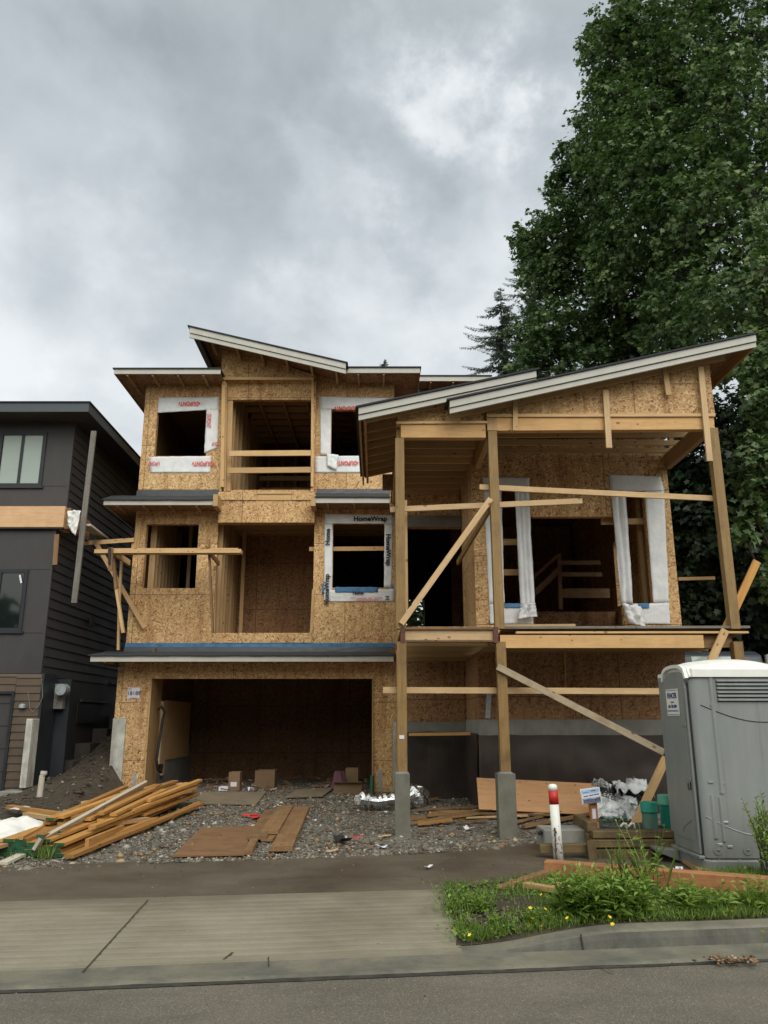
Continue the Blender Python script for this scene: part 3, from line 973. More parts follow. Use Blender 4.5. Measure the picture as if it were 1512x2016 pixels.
# boards on the bay face below the third storey opening
bx0, bx1 = XX(432, 980, Yb), XX(620, 980, Yb)
mb = MB(); mb.box(bx0, bx1, Yb, Y2 - .004, zz(1031, Yb) + .03, zz(968, Yb)); mb.build('bay_wall', 'osb', H)
mb = MB(); mb.box(XX(430, 977, Yb), XX(506, 977, Yb), Yb - .03, Yb - .002, zz(985, Yb), zz(969, Yb)); mb.build('rim_board', 'osb', H)
mb = MB(); mb.box(XX(575, 977, Yb), XX(618, 977, Yb), Yb - .03, Yb - .002, zz(985, Yb), zz(969, Yb)); mb.build('rim_board', 'osb', H)
stick('rim_board', (XX(506, 978, Yb) + .01, Yb - .012, zz(977, Yb)), (XX(575, 978, Yb) - .01, Yb - .012, zz(977, Yb)), .20, .02, 'pine', H)
stick('rim_board', (XX(506, 972, Yb) + .01, Yb - .02, zz(971.5, Yb)), (XX(575, 972, Yb) - .01, Yb - .02, zz(971.5, Yb)), .04, .05, 'pine', H)

# --- third storey walls
t1 = rect(307, 797, 408, 898, Y2)
wall('third_storey_wall', 'Y', Y2, Y2 + .15, XL, XX(440, 860, Y2), zz(966, Y2) + .03, zz(733, Y2), [t1], 'osb', H)
t3 = rect(652, 806, 732, 898, Y2)
wall('third_storey_wall', 'Y', Y2, Y2 + .15, XX(618, 860, Y2), XR - .0, zz(966, Y2) + .03, zz(733, Y2), [t3], 'osb', H)
# tall shed-roofed bay
gab = [(XX(437, 712, Yb), zz(751, Yb)), (XX(622, 745, Yb), zz(751, Yb)), (XX(622, 745, Yb), zz(739, Yb)), (XX(437, 700, Yb), zz(679, Yb))]
mb = MB(); mb.prism([(a[0], a[1]) for a in gab], 'Y', Yb, Yb + .12); mb.build('gable_wall', 'osb', H)
b0, b1 = XX(443, 770, Yb + .1), XX(613, 770, Yb + .1)
mb = MB(); mb.box(b0, b1, Yb + .125, Yb + .25, zz(783, Yb), zz(749, Yb)); mb.build('header_board', 'osb', H)
mb = MB(); mb.box(XX(437, 860, Yb), XX(441, 860, Yb), Yb, Y2 - .002, zz(968, Yb), zz(752, Yb)); mb.build('bay_side', 'osb', H)
mb = MB(); mb.box(XX(614, 860, Yb), XX(620, 860, Yb), Yb, Y2 - .002, zz(968, Yb), zz(752, Yb)); mb.build('bay_side', 'osb', H)
YF = Yb - .03
stickp('frame_post', (440.5, 743), (437.5, 959), YF, .085, .04, 'pine', H, up=(1, 0, 0))
stickp('frame_post', (446, 743), (443, 968), YF + .10, .05, .08, 'pine_dim', H, up=(1, 0, 0))
stickp('frame_post', (615.5, 743), (614.5, 958), YF, .06, .04, 'pine', H, up=(1, 0, 0))
stickp('frame_rail', (440, 745.5), (617, 745.5), YF - .042, .07, .04, 'pine', H)
stickp('stud', (453, 786), (448, 967), Yb + .18, .15, .05, 'pine', H, up=(1, 0, 0))
stickp('guard_rail', (452, 893), (613, 892), YF + .0, .135, .04, 'pine', H)
stickp('guard_rail', (450, 926.5), (613, 925), YF + .0, .135, .04, 'pine', H)
# studs and joists inside the bay room
XP = XX(452, 875, Yb + .3)
for i in range(12):
    y = 18.75 + .41 * i
    stick('stud', (XP + .02 * (i % 3), y, zf3), (XP + .02 * (i % 3), y, ztw - .12), .14, .04, 'pine_dim', H, up=(1, 0, 0))
for i in range(9):
    y = 18.8 + .5 * i
    stick('ceiling_joist', (XP, y, ztw - .20), (XR - .2, y, ztw - .20), .14, .04, 'pine_dim', H)
for i in range(5):
    x = XP + .5 + .62 * i
    stick('roof_truss', (x, 18.5, zc3 + .02), (x + .1, 23.6, zc3 - .1), .12, .05, 'pine_dim', H)
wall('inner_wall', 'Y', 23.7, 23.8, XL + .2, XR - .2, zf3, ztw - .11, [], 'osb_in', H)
for i in range(9):
    stick('stud', (XP + .3 + .41 * i, 23.3, zf3), (XP + .3 + .41 * i, 23.3, zc3 - .1), .09, .04, 'pine_dim', H, up=(1, 0, 0))
for z in (zf3 + 1.5, zf3 + 1.15):
    stick('guard_rail', (XP + .2, 22.2, z), (XR - .3, 22.2, z), .14, .04, 'pine_dim', H)
wall('inner_wall', 'X', XP - .25, XP - .17, Y2 + .3, 23.6, zf3, ztw - .11, [], 'osb_in', H)
wall('inner_wall', 'X', XX(618, 870, Y2) + .05, XX(618, 870, Y2) + .12, Y2 + .2, 23.6, zf3, ztw - .11, [], 'osb_in', H)
# second storey rooms
XQ = XX(424, 1140, Y2)
for i in range(7):
    y = 18.65 + .36 * i
    stick('stud', (XQ + .02, y, zf2), (XQ + .02, y, zf3 - .35), .14, .05, 'pine_dim', H, up=(1, 0, 0))
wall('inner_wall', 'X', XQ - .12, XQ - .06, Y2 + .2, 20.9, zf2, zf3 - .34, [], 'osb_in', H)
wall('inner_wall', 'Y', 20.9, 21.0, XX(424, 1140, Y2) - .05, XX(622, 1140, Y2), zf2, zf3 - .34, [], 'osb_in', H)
for i in range(9):
    y = 18.75 + .26 * i
    stick('ceiling_joist', (XQ + .1, y, zf3 - .43), (XR - .2, y, zf3 - .43), .2, .045, 'pine_dim', H)
stickp('sill_board', (419, 1257), (616, 1256.5), Y2 - .014, .20, .02, 'osb', H)
stickp('stud', (617, 1160), (612.5, 1247), Y2 - .015, .06, .02, 'pine', H, up=(1, 0, 0))
stickp('stud', (426, 1078), (421.5, 1246), Y2 + .1, .06, .1, 'pine_dim', H, up=(1, 0, 0))
for i in range(9):
    y = 18.8 + .3 * i
    stick('stud', (XX(291, 1095, Y2), y, zf2), (XX(291, 1095, Y2), y, zf3 - .35), .14, .04, 'pine_dim', H, up=(1, 0, 0))
for i in range(6):
    x = XX(291, 1095, Y2) + .55 + .28 * i
    stick('stud', (x, 20.2, zf2), (x, 20.2, zf3 - .35), .09, .05, 'pine_dim', H, up=(1, 0, 0))
stickp('frame_rail', (609, 1081), (757, 1080), Y2 + .18, .10, .04, 'pine', H)
wall('inner_wall', 'X', XX(630, 1090, Y2), XX(630, 1090, Y2) + .08, Y2 + .2, 24, zf2, zf3 - .34, [], 'osb_in', H)

# --- main roofs
def prism_part(name, poly, axis, a, b, mat, **k):
    mb = MB(); mb.prism(poly, axis, a, b); return mb.build(name, mat, H, **k)
# left flat wing roof: fascia, soffit, shingles
def eave_roof(name, uL, uR, vt, vb, Yf, Yback, rise=.5, ret_left=False, ret_right=False, vtR=None):
    x0, x1 = XX(uL, vb, Yf), XX(uR, vb, Yf)
    zt, zb = zz(vt, Yf), zz(vb, Yf)
    ztr = zt if vtR is None else zz(vtR, Yf)
    rb = MB()
    rb.prism([(x0, zb), (x1, zb + ztr - zt), (x1, ztr), (x0, zt)], 'Y', Yf, Yf + .035)
    f = rb.build('fascia', 'fascia', H)
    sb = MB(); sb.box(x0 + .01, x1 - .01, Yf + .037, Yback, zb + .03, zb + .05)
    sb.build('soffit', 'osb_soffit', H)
    # covering: slopes gently up and back, its edge just proud of the fascia
    cb = MB()
    e = .03
    ov = .03 if ret_left else 0.0
    ow = .03 if ret_right else 0.0
    ya, yb_ = Yf - .03, Yback
    pts = [(x0 - ov, ya, zt + .002), (x1 + ow, ya, ztr + .002), (x1 + ow, yb_, zt + rise), (x0 - ov, yb_, zt + rise)]
    up = [(p[0], p[1], p[2] + e) for p in pts]
    cb.add(pts + up, [(0, 3, 2, 1), (4, 5, 6, 7), (0, 1, 5, 4), (1, 2, 6, 5), (2, 3, 7, 6), (3, 0, 4, 7)])
    cb.build('shingles', 'shingle', H)
    for flag, x in ((ret_left, x0), (ret_right, x1 - .035)):
        if flag:
            fb = MB(); fb.prism([(Yf + .036, zb), (Yback, zb), (Yback, zt + rise - .03), (Yf + .036, zt)], 'X', x, x + .035)
            fb.build('fascia', 'osb_soffit', H)
    n = int((x1 - x0) / .61)
    for i in range(1, n + 1):
        xx = x0 + .61 * i - .3
        if xx < x1 - .05:
            stick('rafter_tail', (xx, Yf + .04, zb + .01), (xx, min(Yback, Yf + 1.2), zb + .01), .10, .04, 'pine_dim', H)
    return x0, x1, zt, zb
eave_roof('roof', 224, 434, 727, 736, 17.65, 26.5, .55, ret_left=True)
eave_roof('roof', 680, 827, 724.5, 734, 17.65, 26.5, .5, ret_right=True)
eave_roof('roof', 826, 969, 741, 750, 20.1, 27.3, .45)
mb = MB(); mb.box(XX(780, 770, 20.7), XX(968, 770, 20.7), 20.7, 27.0, 6.6, zz(748, 20.7)); mb.build('side_wing', 'flash', H)

# high shed roof over the bay
def shed_roof(a, b, th, Yf, Yback, lower=.45, inset=0.0, cut=None, soff='osb_soffit'):
    """a, b: upper fascia corners (u, v) left and right; th: fascia depth in metres"""
    A, B = P(a[0], a[1], Yf), P(b[0], b[1], Yf)
    d = (B - A).normalized()
    n = Vector((-d.z, 0, d.x))
    up_h = th * (1 - lower)
    def poly(x0, x1, z0, z1):      # band parallel to the slope, offsets z0..z1 below the top line
        p = [A + d * x0, A + d * x1]
        return [(p[0].x, p[0].z - z0), (p[1].x, p[1].z - z0), (p[1].x, p[1].z - z1), (p[0].x, p[0].z - z1)]
    L = (B - A).length
    prism_part('fascia', poly(0, L, .0, up_h), 'Y', Yf - .03, Yf + .012, 'fascia')
    prism_part('fascia', poly(0, L, up_h + .012, th), 'Y', Yf - .004, Yf + .034, 'fascia')
    mbs = MB()
    if cut is None:
        mbs.prism(poly(-.05, L + .05, -.032, -.004), 'Y', Yf - .06, Yback)
    else:
        t_ = (cut[0] - A.x) / (B.x - A.x) * L
        mbs.prism(poly(-.05, t_, -.032, -.004), 'Y', Yf - .06, cut[1])
        mbs.prism(poly(t_ + .001, L + .05, -.032, -.004), 'Y', Yf - .06, Yback)
    mbs.build('shingles', 'shingle', H)
    q = poly(inset, L - .01, .004, .022)
    prism_part('soffit', q, 'Y', Yf + .036, Yback if cut is None else cut[1], soff) if cut is None else None
    if cut is not None:
        xc, yc = cut
        t = (xc - A.x) / (B.x - A.x) * L
        prism_part('soffit', poly(inset, t, .004, .022), 'Y', Yf + .036, yc, soff)
        prism_part('soffit', poly(t + .002, L - .01, .004, .022), 'Y', Yf + .036, Yback, soff)
    return A, B, d, L
A1, B1, d1, L1 = shed_roof((374, 645), (681, 716), .255, 17.35, 26.0, inset=.18)
zat = lambda A, d, x: A.z + (x - A.x) * d.z / d.x
# side closure of the high roof (dark) and lookouts
for i in range(6):
    x = A1.x + .5 + .6 * i
    stick('lookout', (x, 17.4, zat(A1, d1, x) - .12), (x, Yb, zat(A1, d1, x) - .12), .16, .04, 'pine_dim', H)
stick('lookout', (A1.x + .2, 17.42, zat(A1, d1, A1.x + .2) - .13), (A1.x + .2, 25.5, zat(A1, d1, A1.x + .2) - .13), .2, .04, 'flash', H)
mb = MB()
xg = XX(438, 700, Yb)
mb.prism([(Yb + .13, zz(740, Yb)), (25.9, zz(740, Yb)), (25.9, zat(A1, d1, xg) - .04), (Yb + .13, zat(A1, d1, xg) - .04)], 'X', xg, xg + .05)
mb.build('side_wall', 'flash', H)

# skirt roofs
def skirt(uL, uR, vt, vb, Yf, Yw, vflash_t, capL=None, capR=None, left_return=False, vw=None):
    x0, x1 = XX(uL, (vt + vb) / 2, Yf), XX(uR, (vt + vb) / 2, Yf)
    zt, zb = zz(vt, Yf), zz(vb, Yf)
    zw = zz(vw, Yw)
    mb = MB(); mb.box(x0, x1, Yf, Yf + .035, zb, zt); mb.build('fascia', 'fascia', H)
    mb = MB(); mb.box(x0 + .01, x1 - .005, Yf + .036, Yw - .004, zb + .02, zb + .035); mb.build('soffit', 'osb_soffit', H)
    mb = MB()
    def fn(a, b):
        x = (x0 - (.04 if left_return else 0)) + (x1 - x0 + (.04 if left_return else 0)) * a
        y = Yf - .04 + (Yw - Yf + .03) * b
        z = zt + .012 + (zw - zt) * b + .010 * hnoise(x, y, 0, 3.2)
        if left_return:
            z -= max(0, (.55 * b - (x - x0)) * .0)
        return Vector((x, y, z))
    n = max(8, int((x1 - x0) / .15))
    k0 = len(mb.v)
    mb.grid(fn, n, 6, flip=False)
    mb.grid(lambda a, b: fn(a, 0) + Vector((0, 0, -.022 * (1 - b))), n, 1, flip=False)
    mb.grid(lambda a, b: Vector((x0 - .03, Yf - .04 + (Yw - Yf + .03) * a, (zt - .01) * (1 - b) + b * (zt + .012 + (zw - zt) * a))), 6, 1)
    mb.build('shingles', 'shingle', H)
    wx0 = max(x0, XL - .02)
    zft = zz(vflash_t, Yw)
    mb = MB()
    mb.grid(lambda a, b: Vector((wx0 + (x1 - wx0) * a, Yw - .012 - .012 * abs(hnoise(a * 20, b * 3, 1, 1)) - .05 * (1 - b), zw - .04 + (zft - zw + .04) * b)), n, 4)
    mb.build('flashing', 'flash', H)
    if left_return:
        mb = MB(); mb.prism([(Yf + .036, zb), (Yw + 3, zb), (Yw + 3, zt), (Yf + .036, zt)], 'X', x0, x0 + .03); mb.build('fascia', 'pine_dim', H)
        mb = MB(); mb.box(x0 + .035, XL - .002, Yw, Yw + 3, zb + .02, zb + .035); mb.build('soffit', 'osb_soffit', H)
        mb = MB()
        mb.prism([(x0 - .03, zt + .01), (XL - .002, zt + .08), (XL - .002, zt + .10), (x0 - .03, zt + .03)], 'Y', Yw - .03, Yw + 3); mb.build('shingles', 'shingle', H)
    m = int((x1 - x0) / .61)
    for i in range(m):
        xx = x0 + .3 + .61 * i
        if xx < x1 - .06:
            stick('rafter_tail', (xx, Yf + .04, zb + .015), (xx, Yw - .01, zb + .015), .08, .04, 'pine_dim', H)
    return x0, x1, zt, zb, zw
skirt(178, 775, 1290.5, 1302.5, 17.35, Y2, 1273.5, left_return=True, vw=1284)
s2 = skirt(204, 420, 984.5, 994, 17.75, Y2, 965, left_return=True, vw=977)
s3 = skirt(619, 770, 979, 990, 17.75, Y2, 963, vw=972)
for (u, Yc) in ((424, 17.72), (616.5, 17.72), (772, 17.72)):
    mb = MB(); x = XX(u, 985, Yc)
    mb.box(x - .055, x + .055, Yc, Yb - .003 if u < 700 else Y2 - .003, zz(996, Yc), zz(973, Yc)); mb.build('end_board', 'pine_dim', H)
mb = MB(); mb.prism([(XX(222, 1316, 17.6), zz(1312, 17.6)), (XX(240, 1316, 17.6), zz(1312, 17.6)), (XX(224, 1322, 17.6), zz(1319, 17.6))], 'Y', 17.9, 17.93); mb.build('end_board', 'fascia', H)

# --- house wrap round the openings
def wrap(corners, Y, parent=H, nx=16, ny=10, amp=.012, edge=.006, Ys=None, name='window_wrap', mat='wrap', folds=0):
    """corners: four (u, v) clockwise from top left, on the wall plane"""
    Yc = Ys or [Y] * 4
    c = [P(p[0], p[1], y) for p, y in zip(corners, Yc)]
    seed = len(bpy.data.objects)
    mb = MB()
    def fn(a, b):
        p = (c[0] * (1 - a) + c[1] * a) * (1 - b) + (c[3] * (1 - a) + c[2] * a) * b
        e = edge * (1 if a in (0, 1) else 0)
        off = abs(hnoise(a * 5, b * 5, seed, 1.0)) * amp + abs(hnoise(a * 13, b * 13, seed + 3, 1.0)) * amp * .5
        if folds: off += abs(math.sin(a * math.pi * folds + 1.5 * hnoise(a, b * 2, seed))) * .06
        return Vector((p.x + hnoise(b * 9, a, seed) * edge * 2 * (1 if a in (0, 1) else .2), p.y - .006 - off, p.z + hnoise(a * 9, b, seed + 1) * edge * 2 * (1 if b in (0, 1) else .2)))
    mb.grid(lambda a, b: fn(a, 1 - b), nx, ny)
    o = mb.build(name, mat, parent, smooth=True)
    sm = o.modifiers.new('thick', 'SOLIDIFY'); sm.thickness = .003; sm.offset = 0
    return o
TY = Y2 - .04
w1 = wrap([(313, 783), (432, 782), (430, 806), (310, 813)], Y2)
w2 = wrap([(407, 806), (431, 806), (428, 882), (402, 893)], Y2 - .004, nx=8, ny=18)
w3 = wrap([(293, 900), (416, 898), (414, 931), (296, 931)], Y2)
w4 = wrap([(628, 781), (780, 784), (780, 806), (630, 806)], Y2)
w5 = wrap([(630, 806), (652, 806), (651, 897), (631, 896)], Y2 - .003, nx=8, ny=16)
w6 = wrap([(620, 899), (734, 897), (736, 931), (621, 931)], Y2)
wrap([(643, 893), (667, 896), (662, 927), (645, 918)], Y2 - .05, nx=8, ny=8, amp=.05)
for (u, v, a, par, s_) in [(373, 794, 0, w1, .16), (319, 913, 0, w3, 0), (400, 912, 0, w3, .16), (680, 803, 0, w4, .15), (684, 911, 0, w6, .16)]:
    p = P(u, v, TY)
    bd = 'DUPONT'
    if s_: text('lettering', bd, p, .15, '-Y', 'inkred', par, rot=math.pi, bold=.012, sx=.72)
    for e in (-1, 1):
        if not s_: break
        mb = MB(); q = p + Vector((e * .25, 0, 0))
        mb.prism([(q.x - .02 * e, q.z - .04), (q.x + .025 * e, q.z), (q.x - .02 * e, q.z + .04)], 'Y', TY - .003, TY)
        mb.build('lettering', 'inkred', par)
text('lettering', 'UPONT', P(303, 912, TY), .135, '-Y', 'inkred', w3, rot=math.pi, bold=.006, sx=.62)
mb = MB(); q = P(308.5, 912, TY)
text('lettering', 'DUPONT', P(411, 828, TY), .14, '-Y', 'inkred', w2, rot=-math.pi / 2, bold=.006, sx=.62)
text('lettering', 'DUP', P(423, 873, TY), .13, '-Y', 'inkred', w2, rot=math.pi, bold=.005, sx=.6)
# wrap with large black words round the second storey window
v1_ = wrap([(639, 1011), (778, 1014), (777, 1031), (640, 1031)], Y2, amp=.008)
v2_ = wrap([(639, 1031), (655, 1031), (654, 1184), (638, 1185)], Y2, nx=6, ny=22, amp=.008)
v3_ = wrap([(757, 1031), (773, 1031), (771, 1157), (756, 1157)], Y2, nx=6, ny=20, amp=.008)
v4_ = wrap([(642, 1162), (778, 1160), (777, 1184), (643, 1185)], Y2 - .002, amp=.008)
wrap([(659, 1156), (744, 1156), (744, 1166), (660, 1166)], Y2 - .018, amp=.004, mat='bluetape', name='sill_membrane')
wrap([(634, 1148), (642, 1158), (642, 1167), (634, 1170)], Y2, amp=.003, mat='bluetape', name='sill_membrane', nx=4, ny=4)
wrap([(771, 1150), (779, 1163), (779, 1168), (770, 1166)], Y2, amp=.003, mat='bluetape', name='sill_membrane', nx=4, ny=4)
text('lettering', 'HomeWrap', P(729, 1021.5, TY), .155, '-Y', 'ink', v1_, bold=.018, sx=1.05)
text('lettering', 'Home', P(645.5, 1057, TY), .155, '-Y', 'ink', v2_, rot=math.pi / 2, bold=.018, sx=1.0)
text('lettering', 'HomeWrap', P(643.5, 1160, TY), .155, '-Y', 'ink', v2_, rot=math.pi / 2, bold=.018, sx=.95)
text('lettering', 'HomeWrap', P(764.5, 1082, TY), .155, '-Y', 'ink', v3_, rot=-math.pi / 2, bold=.018, sx=1.0)
text('lettering', 'H', P(762, 1177, TY), .14, '-Y', 'ink', v4_, rot=-math.pi / 2, bold=.008)
text('lettering', 'Home', P(705, 1167, TY), .10, '-Y', 'ink', v4_, rot=0, bold=.018)
mb = MB()
for (ua, ub, v) in ((690, 700, 1177), (702, 722, 1177.5), (725, 733, 1177.5), (736, 752, 1177), (700, 745, 1181)):
    pa, pb = P(ua, v, TY), P(ub, v, TY)
    mb.box(pa.x, pb.x, TY - .002, TY, pa.z - .007, pa.z + .007)
mb.build('lettering', 'inkred', v4_)

# ------------------------------------------------------------------ right wing with the tall porch
Ym, Yr, Yp = 13.9, 15.8, 12.0
XM0, XM1 = XX(935, 1130, Ym), XX(1325, 1050, Ym)
XRe = XX(791, 1150, Yr)
zfl = zz(1234, Ym)
zcl = zz(900, Ym)
# main window wall
mw0 = rect(987, 962, 1023, 1188, Ym)
mw1 = (XX(1046, 1120, Ym), XX(1222, 1120, Ym), zfl - .3, zz(1017, Ym))
mw2 = rect(1236, 967, 1277, 1188, Ym)
wall('wing_wall', 'Y', Ym, Ym + .14, XM0, XM1, zfl - .25, zcl + .35, [mw0, mw1, mw2], 'osb', H)
wall('wing_wall', 'X', XM0, XM0 + .10, Ym + .142, Yr + .14, zfl - .25, zcl + .35, [], 'osb', H)
wall('wing_wall', 'X', XM1 - .12, XM1 - .0, Ym + .142, 27.0, .3, zcl + .6, [(16.2, 17.1, zfl + .8, zfl + 2.2)], 'osb', H)
dr = rect(799, 1039, 912, 1231, Yr)
wall('porch_wall', 'Y', Yr, Yr + .14, XRe, XM0 + .0, zz(1262, Yr), zcl + .4, [(dr[0], dr[1] + .3, dr[2] - .5, dr[3])], 'osb', H)
wall('inner_wall', 'X', XR + .02, XR + .12, Yr + .14, 27, .3, zcl + .4, [(22.0, 26.0, zfl, zfl + 2.4)], 'osb_in', H)
stickp('door_header', (797, 1027), (912, 1027), Yr - .03, .24, .04, 'greywood', H)
# under the deck
zo, zc_, = zz(1416, Ym), zz(1447, Ym)
wall('lower_wall', 'Y', Ym, Ym + .14, XM0, XM1, zo, zfl - .28, [], 'osb_in', H)
wall('foundation_wall', 'Y', Ym - .03, Ym + .2, XM0 - .03, XM1 + .02, .1, zo - .003, [], 'conc', H)
wall('lower_wall', 'X', XM0 + .0, XM0 + .12, Ym + .142, Yr + .0, zo, zfl - .28, [], 'osb_in', H)
wall('foundation_wall', 'X', XM0 - .03, XM0 + .12, Ym + .203, Yr - .04, .1, zo - .003, [], 'conc', H)
zor = zz(1421, Yr)
wall('lower_wall', 'Y', Yr, Yr + .14, XRe, XM0, zor, zz(1262, Yr) - .01, [], 'osb_in', H)
wall('foundation_wall', 'Y', Yr - .03, Yr + .2, XRe, XM0 - .03, .1, zor - .003, [], 'conc', H)
wall('side_wall', 'X', XRe - .08, XRe, Yr - .02, Yg + .1, .1, zcl + .2, [], 'osb', H)
def membrane(x0, y0, x1, y1, ztop, zbot, amp=.03, n=46):
    mb = MB()
    dx, dy = x1 - x0, y1 - y0
    L = math.hypot(dx, dy)
    nx, ny = dy / L, -dx / L
    def fn(a, b):
        w = amp * (hnoise(a * L * 1.2, b * 1.6, 2, 1.0) + .5 * hnoise(a * L * 3, b * 3, 5, 1.0)) * math.sin(min(1, b * 1.3) * math.pi * .9 + .2)
        zt = ztop + .012 * hnoise(a * L * 3, 0, 9, 1)
        return Vector((x0 + dx * a + nx * (.02 + abs(w)), y0 + dy * a + ny * (.02 + abs(w)), zt + (zbot - zt) * b))
    mb.grid(lambda a, b: fn(a, 1 - b), n, 16)
    o = mb.build('foundation_membrane', 'membrane', H, smooth=True)
    return o
membrane(XM0 - .03, Ym - .03, XM1 + .02, Ym - .03, zc_, .2, .05)
membrane(XM0 - .03, Yr - .04, XM0 - .03, Ym - .05, zz(1444, Ym), .2, .03)
membrane(XRe, Yr - .03, XM0 - .05, Yr - .03, zz(1441, Yr), .2, .03)
stickp('clamping_strip', (805, 1446), (950, 1444), Yr - .10, .055, .012, 'orange', H, Y2=Ym - .07 + .9)
stick('tie_strap', P(960, 1414, Ym - .012), P(964, 1355, Ym - .012), .085, .006, 'zinc', H, up=(1, 0, 0))
stick('tie_strap', P(1114, 1358, Ym - .012), P(1112, 1285, Ym - .012), .02, .02, 'pine', H, up=(1, 0, 0))

# porch posts on concrete pedestals
PX = [.353, 1.828, 5.345]
zbt = [zz(865, Yp), zz(851, Yp), zz(845, Yp)]
zdk0, zdk1 = zz(1264, Yp), zz(1236, Yp)
for i, x in enumerate(PX):
    zt_ = zbt[i]
    stick('porch_post', (x, Yp, zdk1 - .02), (x, Yp, zt_), .14, .14, 'treated2', H, up=(1, 0, 0))
    stick('porch_post', (x + .005, Yp, zz(1522, Yp) + .02), (x + .005, Yp, zdk0 + .0), .14, .14, 'treated', H, up=(1, 0, 0))
    mb = MB()
    w = .215 / 2 if i == 0 else .255 / 2
    c = [(x - w, Yp - w), (x + w, Yp - w), (x + w, Yp + w), (x - w, Yp + w)]
    mb.prism(c, 'Z', .1, zz(1522, Yp))
    mb.build('concrete_pedestal', 'conc_green', H, bevel=.008)
    mb = MB(); mb.box(x - .09, x + .09, Yp - .09, Yp + .09, zz(1522, Yp) + .001, zz(1522, Yp) + .018); mb.build('post_base', 'zinc', H)
mb = MB(); p = P(791, 1451, Yp - .074); mb.box(p.x - .035, p.x + .035, p.y, p.y + .003, p.z - .025, p.z + .025); tg = mb.build('post_tag', 'paper', H)

# beams
def beam(a, b, Y, w, t, mat='pine_beam', name='beam', **k):
    return stickp(name, a, b, Y, w, t, mat, H, **k)
hb = zz(838, Yp) - zz(864, Yp)
beam((789, 851), (955, 851), Yp, hb, .13)
beam((780, 835.5), (958, 834.5), Yp - .01, .04, .17, 'pine', 'top_plate')
hb2 = zz(825, Yp) - zz(850, Yp)
beam((970, 838), (1403, 835), Yp, hb2, .13)
beam((957, 821.5), (1404, 820.5), Yp - .01, .05, .17, 'pine', 'top_plate')
stick('porch_post', (PX[1] - .0, Yp - .004, zz(851, Yp)), (PX[1], Yp + .01, zz(826, Yp)), .16, .15, 'pine_dim', H, up=(1, 0, 0))
# beams running back from the posts to the wall
for i, x in ((1, PX[1]), (2, PX[2] - .03)):
    z = zz(851, Yp) + .13
    stick('beam', (x, Yp + .08, z), (x, (Ym if i == 2 else Ym + .0), z), .28, .09, 'pine_dim', H)
stick('beam', (PX[0], Yp + .08, zbt[0] + .1), (PX[0], Yr, zbt[0] + .1), .22, .09, 'pine_dim', H)
# porch gables and roofs
A3, B3, d3, L3 = shed_roof((885, 790), (1486, 660), .205, 11.62, 20.0, soff='osb_soffit')
A2, B2, d2, L2_ = shed_roof((706, 804), (1055, 731), .20, 11.70, 18.3, cut=(.30, 15.3), soff='osb_soffit')
zr3 = lambda x: zat(A3, d3, x)
zr2 = lambda x: zat(A2, d2, x)
x0, x1 = XX(959, 805, Yp), XX(1399, 760, Yp)
prism_part('gable_wall', [(x0, zz(818, Yp)), (x1, zz(818, Yp)), (x1, zr3(x1) - .03), (x0, zr3(x0) - .03)], 'Y', Yp - .04, Yp + .06, 'osb')
x0b, x1b = XX(782, 820, Yp), XX(897, 815, Yp) + .45
prism_part('gable_wall', [(x0b, zz(833, Yp)), (x1b, zz(833, Yp)), (x1b, zr2(x1b) - .03), (x0b, zr2(x0b) - .03)], 'Y', Yp - .03, Yp + .06, 'osb')
stickp('brace', (906, 812), (898, 832), Yp - .08, .11, .05, 'pine_dim', H, up=(1, 0, 0))
# soffit nailers below the shed roofs
stick('lookout', (A3.x + .1, Yp - .1, zr3(A3.x + .1) - .16), (B3.x - .40, Yp - .1, zr3(B3.x - .40) - .16), .09, .04, 'pine_dim', H)
stick('lookout', (A2.x + .1, Yp - .1, zr2(A2.x + .1) - .14), (x1b, Yp - .1, zr2(x1b) - .14), .09, .04, 'pine_dim', H)
# roof framing seen from below: pairs of sloping rafter and level chord
for i in range(9):
    y = 12.45 + .41 * i
    if y < Ym + .6:
        stick('rafter', (XM0 - .1, y, zr3(XM0 - .1) - .12), (B3.x - .40, y, zr3(B3.x - .40) - .12), .14, .04, 'pine_dim', H)
        if y < Ym - .1:
            stick('ceiling_joist', (PX[1], y, zcl + .05), (PX[2], y, zcl + .05), .09, .04, 'pine_dim', H)
    xr = XM0
    stick('rafter', (A2.x + .04, y, zr2(A2.x + .04) - .09), (.30, y, zr2(.30) - .09), .13, .04, 'pine_dim', H) if y < 15.2 else None
    if y < Yr:
        stick('ceiling_joist', (.42, y, zz(850, Yp) + .08), (XM0 - .05, y, zz(850, Yp) + .08), .12, .04, 'pine_dim', H)
        stick('rafter', (.42, y, zr2(.42) - .09), (XM0 - .05, y, zr2(XM0 - .05) - .09), .12, .04, 'pine_dim', H)
stick('fascia', (A2.x + .015, 11.74, zr2(A2.x) - .10), (A2.x + .015, 15.3, zr2(A2.x) - .10), .16, .03, 'pine_dim', H)
stick('fascia', (A2.x + .10, 11.76, zr2(A2.x) - .13), (A2.x + .10, 15.2, zr2(A2.x) - .13), .10, .04, 'pine_dim', H)
wall('eave_end', 'Y', 15.25, 15.28, .10, .32, zz(965, 15.25), zr2(.2) - .08, [], 'osb_soffit', H)
